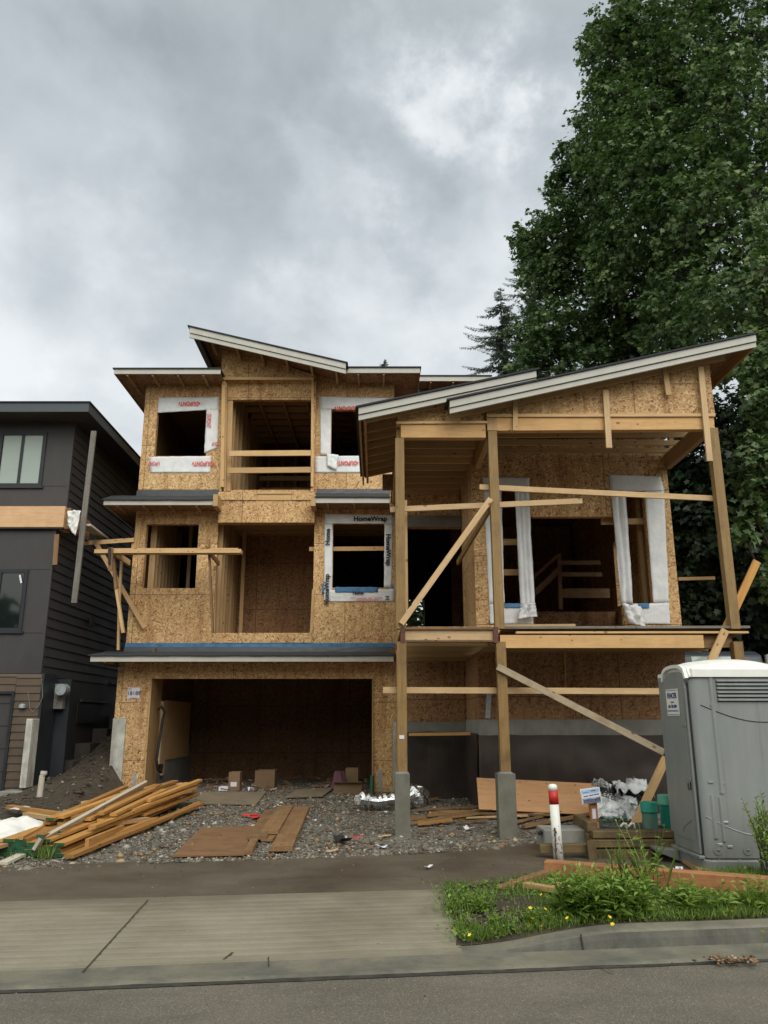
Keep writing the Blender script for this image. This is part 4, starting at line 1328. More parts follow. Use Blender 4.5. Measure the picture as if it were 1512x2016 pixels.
# vertical boards nailed over the gable
stickp('nailed_board', (1015, 779), (1014, 848), Yp - .12, .075, .04, 'pine_dim', H, up=(1, 0, 0))
stickp('nailed_board', (1192, 768), (1199, 882), Yp - .12, .09, .04, 'tan', H, up=(1, 0, 0))
stickp('nailed_board', (1308, 718), (1316, 778), Yp - .12, .085, .04, 'pine_dim', H, up=(1, 0, 0))
stickp('nailed_board', (1379, 722), (1397, 908), Yp - .12, .09, .04, 'tan', H, up=(1, 0, 0))
stickp('nailed_board', (1321, 862), (1321, 884), Ym - .1, .08, .04, 'pine_dim', H, up=(1, 0, 0))
stick('fascia', (B3.x - .03, 11.67, zr3(B3.x - .03) - .12), (B3.x - .03, 20.0, zr3(B3.x - .03) - .12), .17, .035, 'pine_dim', H)
# deck
zd = zz(1233, Yp)
mb = MB(); mb.box(PX[0] + .0, XM0 - .0, Yp + .1, Yr - .01, zdk1 - .0, zdk1 + .03); mb.build('deck_boards', 'osb_in', H)
mb = MB(); mb.box(XM0 + .01, PX[2] + .15, Yp + .12, Ym - .01, zz(1251, Yp) + .01, zz(1251, Yp) + .04); mb.build('deck_boards', 'osb_in', H)
mb = MB()
xa, xb = XX(793, 1250, Yp), XX(975, 1250, Yp)
mb.box(xa, xb, Yp - .06, Yp + .06, zdk1 - .03, zdk1 - .0); mb.box(xa, xb, Yp - .06, Yp + .06, zdk0, zdk0 + .025)
mb.build('rim_flange', 'oldplank', H)
stick('rim_beam', (xa, Yp, (zdk0 + zdk1) / 2), (xb, Yp, (zdk0 + zdk1) / 2), zdk1 - zdk0 - .06, .04, 'tan', H)
for (x, s_) in ((xa - .0, 1), (xb + .0, -1)):
    mb = MB(); mb.box(x - .035, x + .035, Yp - .075, Yp + .075, zdk0 - .02, zdk1 + .005); mb.build('hanger', 'rust', H)
stickp('rim_beam', (984, 1263.5), (1383, 1263.5), Yp - .02, zz(1251, Yp) - zz(1276, Yp), .09, 'pine_beam', H)
stickp('rim_beam', (1360, 1264), (1438, 1263), Yp + .075, (zz(1251, Yp) - zz(1276, Yp)) * .95, .06, 'oldplank', H)
for i in range(6):
    y = Yp + .35 + .31 * i
    if y < Ym - .05: stick('deck_joist', (XM0, y, zdk0 + .08), (PX[2] + .1, y, zdk0 + .08), .2, .04, 'pine_dim', H)
for i in range(11):
    y = Yp + .35 + .31 * i
    stick('deck_joist', (PX[0] + .05, y, zdk0 + .07), (XM0 - .04, y, zdk0 + .07), .2, .04, 'pine_dim', H)
# loose planks lying on the deck edge
for j, (a, b, Y, w, t, mt) in enumerate([((985, 1237), (1471, 1235.5), Yp + .05, .035, .2, 'greywood'), ((985, 1244), (1440, 1241), Yp + .2, .035, .2, 'oldplank'), ((1015, 1246), (1470, 1245.5), Yp - .0, .03, .14, 'pine'),
                                       ((985, 1233), (1130, 1232), Yp + .4, .035, .2, 'tan')]):
    stickp('deck_plank', a, b, Y, w, t, mt, H)

# wraps of the porch windows
g1 = wrap([(950, 939), (1043, 941), (1041, 963), (952, 963)], Ym - .005)
g2 = wrap([(952, 963), (987, 963), (993, 1190), (963, 1190)], Ym, nx=8, ny=26)
g3 = wrap([(1013, 963), (1041, 963), (1053, 1200), (1024, 1195)], Ym - .02, nx=14, ny=26, amp=.02, folds=3)
g4 = wrap([(963, 1190), (1048, 1190), (1049, 1229), (965, 1229)], Ym - .006)
wrap([(1024, 1192), (1052, 1186), (1058, 1214), (1018, 1222)], Ym - .10, nx=12, ny=10, amp=.09, folds=2)
wrap([(992, 1188), (1026, 1188), (1026, 1196), (993, 1196)], Ym - .03, mat='bluetape', name='sill_membrane', amp=.003)
h1 = wrap([(1199, 934), (1301, 939), (1307, 967), (1202, 967)], Ym - .005)
h2 = wrap([(1202, 967), (1231, 967), (1246, 1190), (1222, 1190)], Ym - .02, nx=14, ny=26, amp=.02, folds=2)
h3 = wrap([(1269, 967), (1307, 967), (1317, 1188), (1286, 1188)], Ym - .003, nx=8, ny=26)
h4 = wrap([(1226, 1190), (1317, 1187), (1319, 1229), (1238, 1229)], Ym - .006)
wrap([(1222, 1188), (1262, 1196), (1270, 1236), (1236, 1228)], Ym - .10, nx=12, ny=10, amp=.10, folds=2)
wrap([(1256, 1188), (1278, 1188), (1278, 1197), (1258, 1197)], Ym - .03, mat='bluetape', name='sill_membrane', amp=.003)
# boards across the openings, interior framing
for (a, b, Y) in [((985, 1067.5), (1026, 1067), Ym + .3), ((990, 1127), (1028, 1127), Ym + .3), ((1183, 1027.5), (1272, 1026.5), Ym + .2)]:
    stickp('cross_board', a, b, Y, .11, .04, 'pine_dim', H)
for i in range(3):
    stickp('stud', (1252 + 9 * i, 975), (1270 + 9 * i, 1188), Ym + .5 + .3 * i, .07, .12, 'pine_dim', H, up=(1, 0, 0))
# stair seen inside the wing
YS = 17.0
for (a, b, w) in [((1098, 1108), (1182, 1108), .09), ((1085, 1131), (1185, 1131), .09), ((1100, 1168), (1200, 1168), .20)]:
    stickp('stair_rail', a, b, YS, w, .04, 'oldplank', H)
stickp('stair_post', (1100, 1090), (1104, 1200), YS - .05, .08, .08, 'oldplank', H, up=(1, 0, 0))
stickp('stair_stringer', (1045, 1175), (1100, 1122), YS - .1, .12, .04, 'oldplank', H)
stickp('stair_stringer', (1040, 1145), (1098, 1094), YS - .1, .07, .04, 'oldplank', H)
mb = MB(); mb.box(XX(1052, 1215, YS), XX(1215, 1215, YS), YS + .1, YS + .2, zfl - .2, zz(1203, YS)); mb.build('inner_wall', 'osb_in', H)
mb = MB(); mb.box(XRe, XM1 - .12, Yr + .15, 27, zcl + .35, zcl + .42); mb.build('ceiling', 'osb_in', H)
mb = MB(); mb.box(XM0 + .12, XM1 - .12, Ym + .15, Yr + .14, zcl + .35, zcl + .42); mb.build('ceiling', 'osb_in', H)
mb = MB(); mb.box(XM0 + .12, XM1 - .13, Ym + .15, 27, zfl - .22, zfl - .18); mb.box(XRe, XM0 + .1, Yr + .15, 27, zfl - .22, zfl - .18); mb.build('floor_deck', 'osb_in', H)
wall('inner_wall', 'Y', 20.5, 20.6, XM0 + .2, XM1 - .2, zfl - .2, zcl + .3, [], 'osb_in', H)
for i in range(5):
    y = Yr + .6 + .6 * i
    stick('stud', (XM0 + .4, y, zfl), (XM0 + .4, y, zcl), .1, .04, 'pine_dim', H, up=(1, 0, 0))
# temporary bracing nailed to the posts
stickp('brace_board', (944, 959), (1406, 981.5), Yp + .095, .085, .04, 'tan', H)
stickp('brace_board', (768, 1003.5), (1146, 986.5), Yp + .10, .085, .04, 'tan', H)
stickp('brace_board', (790, 1228), (966, 982), Yp - .10, .088, .04, 'tan', H)
stickp('brace_board', (901, 1108), (966, 1000), Ym + .2, .088, .04, 'treated', H, Y2=Yp + .15)
stickp('brace_board', (754, 1358.5), (1310, 1361), Yp + .10, .088, .04, 'tan', H)
stickp('brace_board', (979, 1312), (1312, 1484), Yp - .10, .095, .04, 'dirtytan', H)
stickp('brace_board', (797, 985), (799, 1200), Yp + .3, .07, .04, 'pine_dim', H, up=(1, 0, 0))
stickp('brace_board', (1246, 1632), (1428, 1240), Yp - .10, .115, .04, 'pine', H)
stickp('brace_board', (1392, 1318), (1490, 1105), Yp + .11, .115, .04, 'orange', H)
stickp('cross_board', (1335, 1140), (1407, 1138), 15.0, .06, .04, 'pine_dim', H)

# ------------------------------------------------------------------ permit notice on the garage wall
nt_ = thing('paper_notice', 'white paper notice with a handwritten number, pinned left of the garage opening', 'notice', P(261, 1375, Yg - .012))
mb = MB()
p0 = P(250.5, 1375, Yg); p1 = P(276, 1353.5, Yg)
mb.grid(lambda a, b: Vector((p0.x + (p1.x - p0.x) * a, Yg - .008 - .012 * abs(math.sin(a * 3)) * b, p0.z + (p1.z - p0.z) * b)), 8, 5)
mb.build('sheet', 'paper', nt_)
pc = P(263.5, 1365, Yg - .026)
text('lettering', '18189', pc, .12, '-Y', 'ink', nt_, sx=1.0)
mb = MB()
for i in range(3): mb.box(pc.x - .1 + .02 * i, pc.x + .09, pc.y, pc.y + .001, pc.z - .08 - .012 * i, pc.z - .078 - .012 * i)
mb.box(pc.x - .13, pc.x - .06, pc.y, pc.y + .001, pc.z + .088, pc.z + .1)
mb.build('ink_lines', 'inkblue', nt_)

# ================================================================== THE DARK HOUSE NEXT DOOR
YN, YU = 17.0, 17.45
NX = XX(109, 1045, YN)          # right side wall
nei = thing('dark_neighbour_house', 'finished charcoal house with lap siding and a bare plywood band, at the left edge', 'house', (NX - 3, YN, .3))
NXL = NX - 7.5
def nb_box(name, x0, x1, y0, y1, z0, z1, mat, parent=nei, **k):
    mb = MB(); mb.box(x0, x1, y0, y1, z0, z1); return mb.build(name, mat, parent, **k)
zb_t, zb_b = zz(997, 16.9), zz(1038, 16.9)
zg_t = zz(1326, YN)
nb_box('upper_wall', NXL, NX - .02, YU, YU + .2, zb_b + .02, zz(822, YU) + .2, 'dark_panel')
nb_box('lower_wall', NXL, NX - .02, YN, YN + .2, zg_t, zb_b + .1, 'dark_panel')
nb_box('corner_trim', NX - .03, NX + .02, YN - .012, YN + .05, zg_t, zb_b - .0, 'dark_panel')
nb_box('corner_trim', NX - .03, NX + .02, YU - .012, YU + .05, zb_t, zz(825, YU), 'dark_panel')
# panel joints
for v, Yj, u1 in ((957, YU, 132), (1121, YN, 104), (1246, YN, 92)):
    nb_box('panel_joint', NXL, XX(u1, v, Yj), Yj - .004, Yj - .001, zz(v, Yj) - .006, zz(v, Yj) + .006, 'black')
# side wall in lap siding
def lap_x(name, x, y0, y1, z0, z1, mat, step=.2):
    mb = MB()
    n = int((z1 - z0) / step)
    for i in range(n + 1):
        a, b = z0 + i * step, min(z1, z0 + (i + 1) * step)
        if b - a < .02: continue
        mb.add([(x + .026, y0, a), (x + .026, y1, a), (x + .004, y1, b), (x + .004, y0, b)], [(0, 1, 2, 3)])
        mb.add([(x + .004, y0, a), (x + .004, y1, a), (x + .026, y1, a), (x + .026, y0, a)], [(0, 1, 2, 3)])
    mb.add([(x, y0, z0), (x, y1, z0), (x, y1, z1), (x, y0, z1)], [(3, 2, 1, 0)])
    mb.add([(x + .004, y0, z0), (x + .026, y0, z0), (x + .004, y0, z1), (x - .001, y0, z1)], [(0, 1, 2, 3)])
    return mb.build(name, mat, nei)
lap_x('side_siding', NX, YU + .052, 30, zb_b + .2, zz(825, YU) + .4, 'dark_siding', .205)
lap_x('side_siding', NX, YN + .052, 30, zz(1330, YN) - .0, zb_b + .2, 'dark_siding', .205)
nb_box('side_wall', NXL, NX - .01, YU + .25, 30, .2, zz(825, YU) + .3, 'dark_panel')
nb_box('foundation_wall', NX - .3, NX + .01, YN + .8, 30, .2, zz(1330, YN) - .01, 'dark_siding')
# stepped base trims on the side
for (y0, y1, z) in ((19.4, 21.5, 2.25), (21.5, 24.5, 2.75)):
    nb_box('base_trim', NX + .012, NX + .06, y0, y1, z, z + .05, 'dark_panel')
for (y0, y1, z) in ((18.3, 19.3, .95), (19.3, 20.4, 1.3), (20.4, 21.6, 1.62), (21.6, 23.2, 1.95)):
    nb_box('foundation_step', NX + .03, NX + .38, y0, y1 - .004, .2, z, 'blackstep')
nb_box('side_opening', NX + .03, NX + .05, 19.2, 20.6, 1.75, 2.2, 'black')
# roof
Yfn = 16.75
xe = XX(175, 800, Yfn)
ze_t, ze_b = zz(793, Yfn), zz(810.5, Yfn)
nb_box('fascia', NXL - .8, xe, Yfn, Yfn + .04, ze_b, ze_t, 'nei_fascia')
nb_box('fascia', xe - .04, xe, Yfn + .042, 30, ze_b, ze_t, 'nei_fascia')
nb_box('soffit', NXL - .8, xe - .042, Yfn + .042, 30, ze_b + .03, ze_b + .05, 'dark_panel')
mb = MB(); mb.prism([(Yfn - .03, ze_t + .002), (30, ze_t + .02), (30, ze_t + .05), (Yfn - .03, ze_t + .03)], 'X', NXL - .8, xe + .03); mb.build('shingles', 'shingle', nei)
# bare plywood band
bx1 = XX(127, 1018, 16.9)
mb = MB(); mb.box(NXL, bx1, 16.88, YU - .01, zb_b, zb_t); mb.build('plywood_band', 'plyband', nei)
nb_box('band_soffit', NXL, bx1 - .01, 16.9, YN - .01, zb_b - .03, zb_b - .002, 'dark_siding')
nb_box('band_return', bx1 + .002, bx1 + .10, 16.95, 18.2, zb_b - .02, zb_t - .02, 'oldplank')
mb = MB()
def torn(a, b):
    p = P(134 + 26 * a - 10 * b * a, 1006 + 50 * b * (.6 + .4 * a), 16.85)
    return Vector((p.x, p.y - .10 * abs(hnoise(a * 3, b * 3, 4)) - .02, p.z + .05 * hnoise(a * 4, b * 4, 8)))
mb.grid(lambda a, b: torn(a, 1 - b), 12, 12)
o = mb.build('torn_wrap', 'plastic_white', nei, smooth=True)
o.modifiers.new('t', 'SOLIDIFY').thickness = .004
stickp('leaning_trim', (112, 1052), (108, 1112), 16.95, .10, .03, 'oldplank', nei, up=(1, 0, 0))
# windows
def nwin(box, Y, glass, panes, fr='blueblack', trim=.07):
    x0, x1, z0, z1 = rect(*box, Y)
    f = MB()
    t = trim
    f.box(x0, x1, Y - .035, Y - .001, z1 - t, z1); f.box(x0, x1, Y - .035, Y - .001, z0, z0 + t)
    f.box(x0, x0 + t, Y - .035, Y - .001, z0 + t + .0005, z1 - t - .0005); f.box(x1 - t, x1, Y - .035, Y - .001, z0 + t + .0005, z1 - t - .0005)
    xm = [x0 + t] + [x0 + (x1 - x0) * q for q in panes] + [x1 - t]
    for q in xm[1:-1]: f.box(q - .035, q + .035, Y - .028, Y - .001, z0 + t + .0005, z1 - t - .0005)
    f.box(x0 - .04, x1 + .04, Y - .05, Y - .002, z0 - .045, z0 - .001)
    w = f.build('window', fr, nei)
    for a, b in zip(xm[:-1], xm[1:]):
        g = MB(); g.box(a + .02, b - .02, Y - .012, Y - .006, z0 + t, z1 - t); g.build('pane', glass, w)
nwin((-4, 852, 88, 958), YU, 'glass_pale', [.50])
nwin((-8, 1122, 50, 1243), YN, 'glass_dark', [])
stickp('scrap', (39, 1132), (42, 1148), YN - .045, .04, .004, 'paper', nei, up=(1, 0, 0))
# ground storey: brown siding, garage door, concrete column
def lap_y(name, x0, x1, y, z0, z1, mat, step=.2):
    mb = MB()
    n = int((z1 - z0) / step)
    for i in range(n + 1):
        a, b = z0 + i * step, min(z1, z0 + (i + 1) * step)
        if b - a < .02: continue
        mb.add([(x0, y - .026, a), (x1, y - .026, a), (x1, y - .004, b), (x0, y - .004, b)], [(0, 1, 2, 3)])
        mb.add([(x0, y - .004, a), (x1, y - .004, a), (x1, y - .026, a), (x0, y - .026, a)], [(0, 1, 2, 3)])
    mb.add([(x1, y - .026, z0), (x1, y + .1, z0), (x1, y + .1, z1), (x1, y - .004, z1)], [(0, 1, 2, 3)])
    return mb.build(name, mat, nei)
xgr = XX(22, 1440, YN); xbr = XX(76, 1400, YN)
lap_y('brown_siding', xgr, xbr, YN, .35, zg_t - .01, 'brown_siding', .155)
lap_y('brown_siding', NXL, xgr - .002, YN, zz(1362, YN), zg_t - .01, 'brown_siding', .155)
mb = MB(); mb.box(xgr - 4.5, xgr - .07, YN + .02, YN + .06, .3, zz(1366, YN)); mb.build('garage_door', 'dark_panel', nei)
nb_box('door_trim', xgr - .065, xgr - .004, YN - .04, YN + .02, .3, zz(1361, YN), 'blueblack')
nb_box('door_trim', NXL, xgr - .066, YN - .04, YN + .02, zz(1366, YN), zz(1361, YN), 'blueblack')
for i in range(4): nb_box('door_panel_line', xgr - 4.5, xgr - .08, YN + .012, YN + .019, .8 + .45 * i, .815 + .45 * i, 'black')
nb_box('concrete_column', XX(49, 1480, 16.7), XX(62, 1480, 16.7), 16.6, 16.95, zz(1552, 16.6), zz(1415, 16.6), 'conc_pale', bevel=.015)
nb_box('concrete_base', XX(0, 1530, 16.4), XX(46, 1530, 16.4), 16.4, 16.9, .15, zz(1558, 16.4), 'conc', bevel=.02)
mb = MB(); mb.box(XX(78, 1430, YN), NX + .05, YN - .02, YN + .7, .3, zz(1326, YN)); mb.build('corner_panel', 'blueblack', nei)
mb = MB(); mb.box(XX(104, 1430, 17.8), XX(132, 1430, 17.8), 17.8, 17.9, .3, zz(1337, 17.8)); mb.build('side_panel', 'blueblack', nei)
mp = P(120, 1370, 17.75)
em = MB(); em.box(mp.x - .10, mp.x + .10, 17.6, 17.78, mp.z - .28, mp.z + .25); em.build('meter_box', 'greywood', nei, bevel=.01)
em = MB(); em.tube([mp + Vector((.12, -.15, .12)), mp + Vector((.12, -.38, .12))], [.13, .12], 16); em.build('meter_dial', 'zinc', nei, smooth=False)
lt = MB(); p = P(44, 1390, YN - .05); lt.lathe([(.02, -.05), (.07, -.04), (.07, .02), (.03, .05)], p, 12); lt.build('outlet_cover', 'zinc', nei)
wr = MB()
wr.tube([P(55, 1362, YN - .05), P(59, 1395, YN - .06), P(64, 1401, YN - .08), P(76, 1390, YN - .08), P(84, 1372, YN - .06), P(82, 1335, YN - .04)], .006, 5)
wr.build('hanging_wire', 'greywood', nei)
vt = MB(); vt.box(NX + .03, NX + .07, 19.5, 19.75, zz(1232, 19.5), zz(1215, 19.5)); vt.build('side_vent', 'black', nei)

pp = thing('vent_pipe', 'short cream plastic pipe standing in the soil beside the dark house', 'pipe', PG(79, 1557))
mb = MB(); q = PG(79, 1557); mb.tube([q + Vector((0, 0, -.1)), q + Vector((.01, 0, .24)), q + Vector((.03, 0, .28))], [.05, .05, .05], 14); mb.build('pipe_body', 'pale', pp, smooth=False)
mb = MB(); mb.tube([q + Vector((.03, 0, .281)), q + Vector((.036, 0, .33))], [.058, .058], 14); mb.build('pipe_collar', 'pale', pp)

# ================================================================== SCAFFOLD AT THE LEFT CORNER
sca = thing('outrigger_scaffold', 'improvised timber outrigger scaffold of planks and props on the left corner of the house', 'scaffold', P(232, 1280, 17.6))
S_ = sca
YS1 = 17.3
stickp('plank', (189, 1087), (476, 1086.5), YS1, .085, .22, 'pine', S_)
stickp('plank', (215, 1083.5), (470, 1083), YS1 + .26, .05, .22, 'pine', S_)
stickp('plank', (129, 1072), (264, 1063), 18.30, .10, .04, 'pine', S_)
stickp('ledger', (274, 1026), (268, 1083), Y2 - .02, .12, .03, 'pine', S_, up=(1, 0, 0))
stickp('ledger', (264, 1065), (263, 1085), Y2 - .05, .10, .03, 'pine', S_, up=(1, 0, 0))
stick('plank', P(168, 1033, 17.2), P(207, 1062, 18.9), .05, .24, 'pale', S_)
stickp('diagonal_brace', (186, 1064), (285, 1236), Y2 - .12, .095, .04, 'pine', S_, up=(1, 0, 0))
stickp('prop', (222, 1088), (229, 1160), YS1 + .05, .06, .09, 'oldplank', S_, up=(1, 0, 0))
stickp('prop', (229, 1158), (243, 1246), YS1 + .06, .06, .08, 'pine', S_, up=(1, 0, 0))
stickp('prop', (235, 1188), (233, 1280), YS1 + .25, .05, .07, 'tan', S_, up=(1, 0, 0))
stickp('prop', (239, 1105), (235, 1190), YS1 + .45, .045, .07, 'tan', S_, up=(1, 0, 0))
stickp('upright', (219, 1078), (217, 1124), YS1 - .15, .085, .04, 'oldplank', S_, up=(1, 0, 0))
stickp('upright', (215.5, 1079), (215, 1110), YS1 - .20, .05, .04, 'black', S_, up=(1, 0, 0))
stick('bracket_arm', P(224, 1088, YS1), P(255, 1108, Y2 - .02), .13, .04, 'pine', S_)
stickp('prop', (410.5, 1062), (419, 1246), YS1 + .15, .045, .08, 'oldplank', S_, up=(1, 0, 0))
stick('bracket_arm', P(404, 1077, YS1), P(431, 1110, Y2 - .02), .10, .04, 'oldplank', S_)
stickp('upright', (397, 1074), (409, 1076), YS1 + .1, .05, .04, 'pine', S_)
hb_ = stickp('hanging_board', (185, 849), (146, 1187), 17.05, .115, .05, 'greywood', None, up=(1, 0, 0))
tag(hb_, 'long grey weathered board hanging at a slant in front of the dark side wall', 'board')

# ================================================================== LUMBER PILE
import itertools
GRP = 'boards in the orange lumber pile'
pd = (Vector((-3.34, 15.4)) - Vector((-3.62, 10.0))).normalized()
pn = Vector((pd.y, -pd.x))            # to the right
base = PG(138, 1691)
def pile_pt(a, r, h):
    """a along the pile from its near end, r to the left of its right edge, h above ground"""
    q = Vector((base.x, base.y)) + pd * a - pn * r
    return Vector((q.x, q.y, gz(q.x, q.y) + .02 + h))
nn = 0
for lay in range(5):
    ncol = 6 - (1 if lay > 3 else 0)
    off = 0.0
    for c in range(ncol):
        w = .150 if lay % 2 else .142
        r0 = .08 + off + (0.04 * (lay % 3))
        off += w + .004
        a0 = random.uniform(-.01, .015)
        if lay == 3 and c == 1: continue
        if lay == 4 and c in (0, 2): continue
        L = random.uniform(4.4, 4.9)
        ja = random.uniform(-.02, .02)
        o = stick('lumber_board', pile_pt(a0, r0 + w / 2, .02 + .0395 * lay), pile_pt(a0 + L, r0 + w / 2 + ja, .03 + .040 * lay + .04), .038, w - .004, 'orange', None, endmat='green_end')
        tag(o, 'orange board with green painted end, in the flush stack nearest the footway', 'board', GRP)
        nn += 1
# right-hand low boards and the jumble on top: (near end u,v) (far end u,v) heights, width, label
loose = [
    # u0, v0, Y0, u1, v1, Y1, wide, thick, mat, endmat, label
    (136, 1686, 10.1, 395, 1583, 14.9, .15, .05, 'orange', None, 'long orange board along the right foot of the lumber pile'),
    (170, 1672, 10.6, 240, 1642, 12.0, .24, .05, 'orange', None, 'wide short orange plank standing on edge low in the right side of the lumber pile'),
    (215, 1646, 11.6, 300, 1612, 13.2, .20, .045, 'orange', 'green_end', 'wide orange board with a pale sawn near end beside the big gravel patch'),
    (272, 1638, 12.3, 392, 1580, 15.6, .10, .045, 'orange', None, 'orange board with square end lowest at the right of the pile'),
    (335, 1612, 13.4, 372, 1592, 14.8, .09, .05, 'orange', None, 'short orange offcut under the far right end of the pile'),
    (110, 1646, 10.6, 210, 1608, 12.6, .14, .045, 'orange', 'green_end', 'orange board with green end below the blue tipped one'),
    (78, 1647, 10.2, 118, 1634, 11.0, .10, .05, 'orange', 'green_end', 'short orange board with green end tilted over the flush stack'),
    (112, 1640, 10.7, 222, 1592, 13.4, .14, .045, 'orange', 'green_end', 'orange board with broad green end in the middle of the pile'),
    (150, 1633, 11.2, 300, 1580, 14.4, .09, .05, 'orange', 'blue_end', 'orange board with a blue painted end'),
    (182, 1627, 11.5, 290, 1612, 13.0, .10, .06, 'tan', None, 'dull crooked tan board lying nearly level across the pile'),
    (120, 1664, 10.5, 200, 1636, 12.2, .15, .04, 'orange', None, 'orange board with plain end just above the green ended stack'),
    (150, 1612, 11.8, 215, 1583, 13.0, .10, .05, 'treated', None, 'brownish timber showing through the middle of the pile'),
    (205, 1611, 12.2, 330, 1560, 15.3, .12, .05, 'treated', None, 'brown weathered timber across the upper pile'),
    (240, 1608, 12.4, 352, 1568, 15.2, .12, .045, 'orange', None, 'orange board with light square end right of the pile centre'),
    (256, 1592, 13.0, 312, 1567, 14.6, .15, .045, 'orange', None, 'broad pale orange board near the top right of the pile'),
    (280, 1604, 13.0, 388, 1563, 15.9, .13, .045, 'orange', None, 'orange board reaching the far right tip of the pile'),
    (292, 1598, 13.3, 378, 1569, 15.7, .09, .05, 'orange', None, 'narrow orange board above the far right tip'),
    (300, 1580, 13.8, 362, 1556, 15.6, .09, .05, 'orange', None, 'slim orange board below the topmost one'),
    (320, 1573, 14.1, 384, 1561, 15.8, .07, .04, 'orange', None, 'thin orange batten at the far end of the pile'),
    (210, 1580, 12.6, 345, 1538, 15.6, .15, .045, 'orange', 'green_end', 'topmost orange board of the pile with green near end'),
    (262, 1570, 13.6, 358, 1543, 15.7, .09, .045, 'tan', None, 'tan board beside the topmost one'),
    (250, 1577, 13.4, 352, 1548, 15.5, .10, .045, 'orange', None, 'orange board directly under the topmost one'),
    (118, 1617, 11.4, 205, 1578, 13.3, .13, .045, 'orange', 'green_end', 'orange board with green end just right of the long white board'),
    (98, 1613, 11.2, 208, 1570, 13.6, .14, .045, 'orange', 'green_end', 'orange board with green end touching the long white board'),
    (180, 1600, 12.2, 228, 1588, 13.2, .10, .05, 'orange', None, 'short orange block with knot near the upper left of the pile'),
    (42, 1650, 10.3, 100, 1620, 11.6, .05, .05, 'orange', None, 'narrow reddish batten under the white board'),
    (238, 1562, 14.4, 262, 1554, 15.0, .13, .045, 'tan', 'green_end', 'grey green ended board at the very top left of the pile'),
]
for k_, (u0, v0, Y0, u1, v1, Y1, w, t, mt, em_, lab) in enumerate(loose):
    # keep a slight lift so that boards lie on each other
    upv = (0, 0, 1) if 'on edge' in lab else (.95, -.1, .3 + .25 * ((k_ * 37 % 10) / 10 - .5))
    if 'on edge' in lab: o = stick('lumber_board', P(u0, v0, Y0), P(u1, v1, Y1), w, t, mt, None, up=(0, 0, 1), endmat=em_)
    else: o = stick('lumber_board', P(u0, v0, Y0), P(u1, v1, Y1), t * .85, w * .78, mt, None, up=(.12 * math.sin(k_ * 2.3), 0, 1), endmat=em_)
    tag(o, lab, 'board', GRP)
# filler boards under the jumble so nothing floats
for k_ in range(24):
    a0 = .8 + (k_ * 0.61 % 2.2)
    lvl = k_ // 6
    r = .10 + .165 * (k_ % 6)
    L = 3.1 - .2 * lvl
    o = stick('lumber_board', pile_pt(a0, r * .8, .225 + .03 * lvl), pile_pt(a0 + L, r * .8 - .03 + .16 * math.sin(k_ * 1.7), .24 + .055 * lvl), .04, .095, 'orange', None)
    tag(o, 'orange board buried in the middle of the lumber pile', 'board', GRP)
o = stick('white_board', P(72, 1662, 10.2), P(284, 1545, 14.2), .15, .04, 'pale', None, up=(.5, 0, .86)); tag(o, 'long whitish primed board along the left top of the lumber pile', 'board', GRP)
o = stick('white_board', P(5, 1700, 9.9), P(135, 1640, 11.6), .03, .12, 'pale', None); tag(o, 'short whitish board lying next to the white plastic sheet', 'board', GRP)
o = stick('lumber_board', P(-30, 1672, 9.9), P(62, 1648, 11.2), .04, .16, 'plywood', None); tag(o, 'reddish board partly under the white plastic sheet', 'board', GRP)
o = stick('lumber_board', PG(17, 1588, .07), P(165, 1610, 12.1), .06, .09, 'orange', None); tag(o, 'lone orange board pointing left, behind the white plastic sheet', 'board', GRP)
o = stick('lumber_board', PG(50, 1603, .06), P(150, 1618, 11.9), .06, .09, 'tan', None); tag(o, 'shorter tan board lying just in front of the lone orange one', 'board', GRP)
# white plastic sheet crumpled left of the pile
mb = MB()
c0 = PG(10, 1662)
def sheetf(a, b):
    x = -6.1 + 1.55 * a + .35 * b
    y = 10.9 + 1.2 * b
    e = math.sin(a * math.pi) ** .5 * math.sin(b * math.pi) ** .5 if 0 < a < 1 and 0 < b < 1 else 0
    z = gz(x, y) + .03 + e * (.24 + .12 * hnoise(x, y, 3, 2.6) + .07 * hnoise(x, y, 8, 6) + .03 * hnoise(x, y, 2, 14))
    return Vector((x + .05 * hnoise(x, y, 1, 4), y, z))
mb.grid(sheetf, 44, 40)
tag(mb.build('plastic_sheet', 'plastic_white', None, origin=tuple(c0), smooth=True), 'crumpled white plastic sheet left of the lumber pile', 'sheet')
# scraps on the dirt between the houses
for k_, (u, v, du, dv, mt, lab) in enumerate([(96, 1567, 42, 12, 'oldplank', 'brown scrap of wood on the dirt between the houses, left one'), (118, 1573, 34, 12, 'oldplank', 'brown scrap crossing another on the dirt between the houses'), (165, 1580, 25, -14, 'tan', 'flat tan scrap on the dirt near the white concrete pier'), (150, 1560, -28, 6, 'oldplank', 'thin dark stick high on the dirt between the houses')]):
    a = PG(u, v, .05); b = PG(u + du, v + dv, .07)
    d = (b - a); L = min(d.length, 1.2); b = a + d.normalized() * L
    tag(stick('wood_scrap', a, b, .03, .11 if mt == 'tan' else .05, mt), lab, 'wood scrap', 'scraps between the houses')
pw = MB(); q = PG(33, 1603); pw.grid(lambda a, b: Vector((q.x - .12 + .24 * a, q.y - .25 + .5 * b, q.z + .09 + .02 * math.sin(a * 3))), 3, 3)
tag(pw.build('paper_sheet', 'paper', None, origin=tuple(q)), 'small white sheet on the two boards at the far left', 'paper')

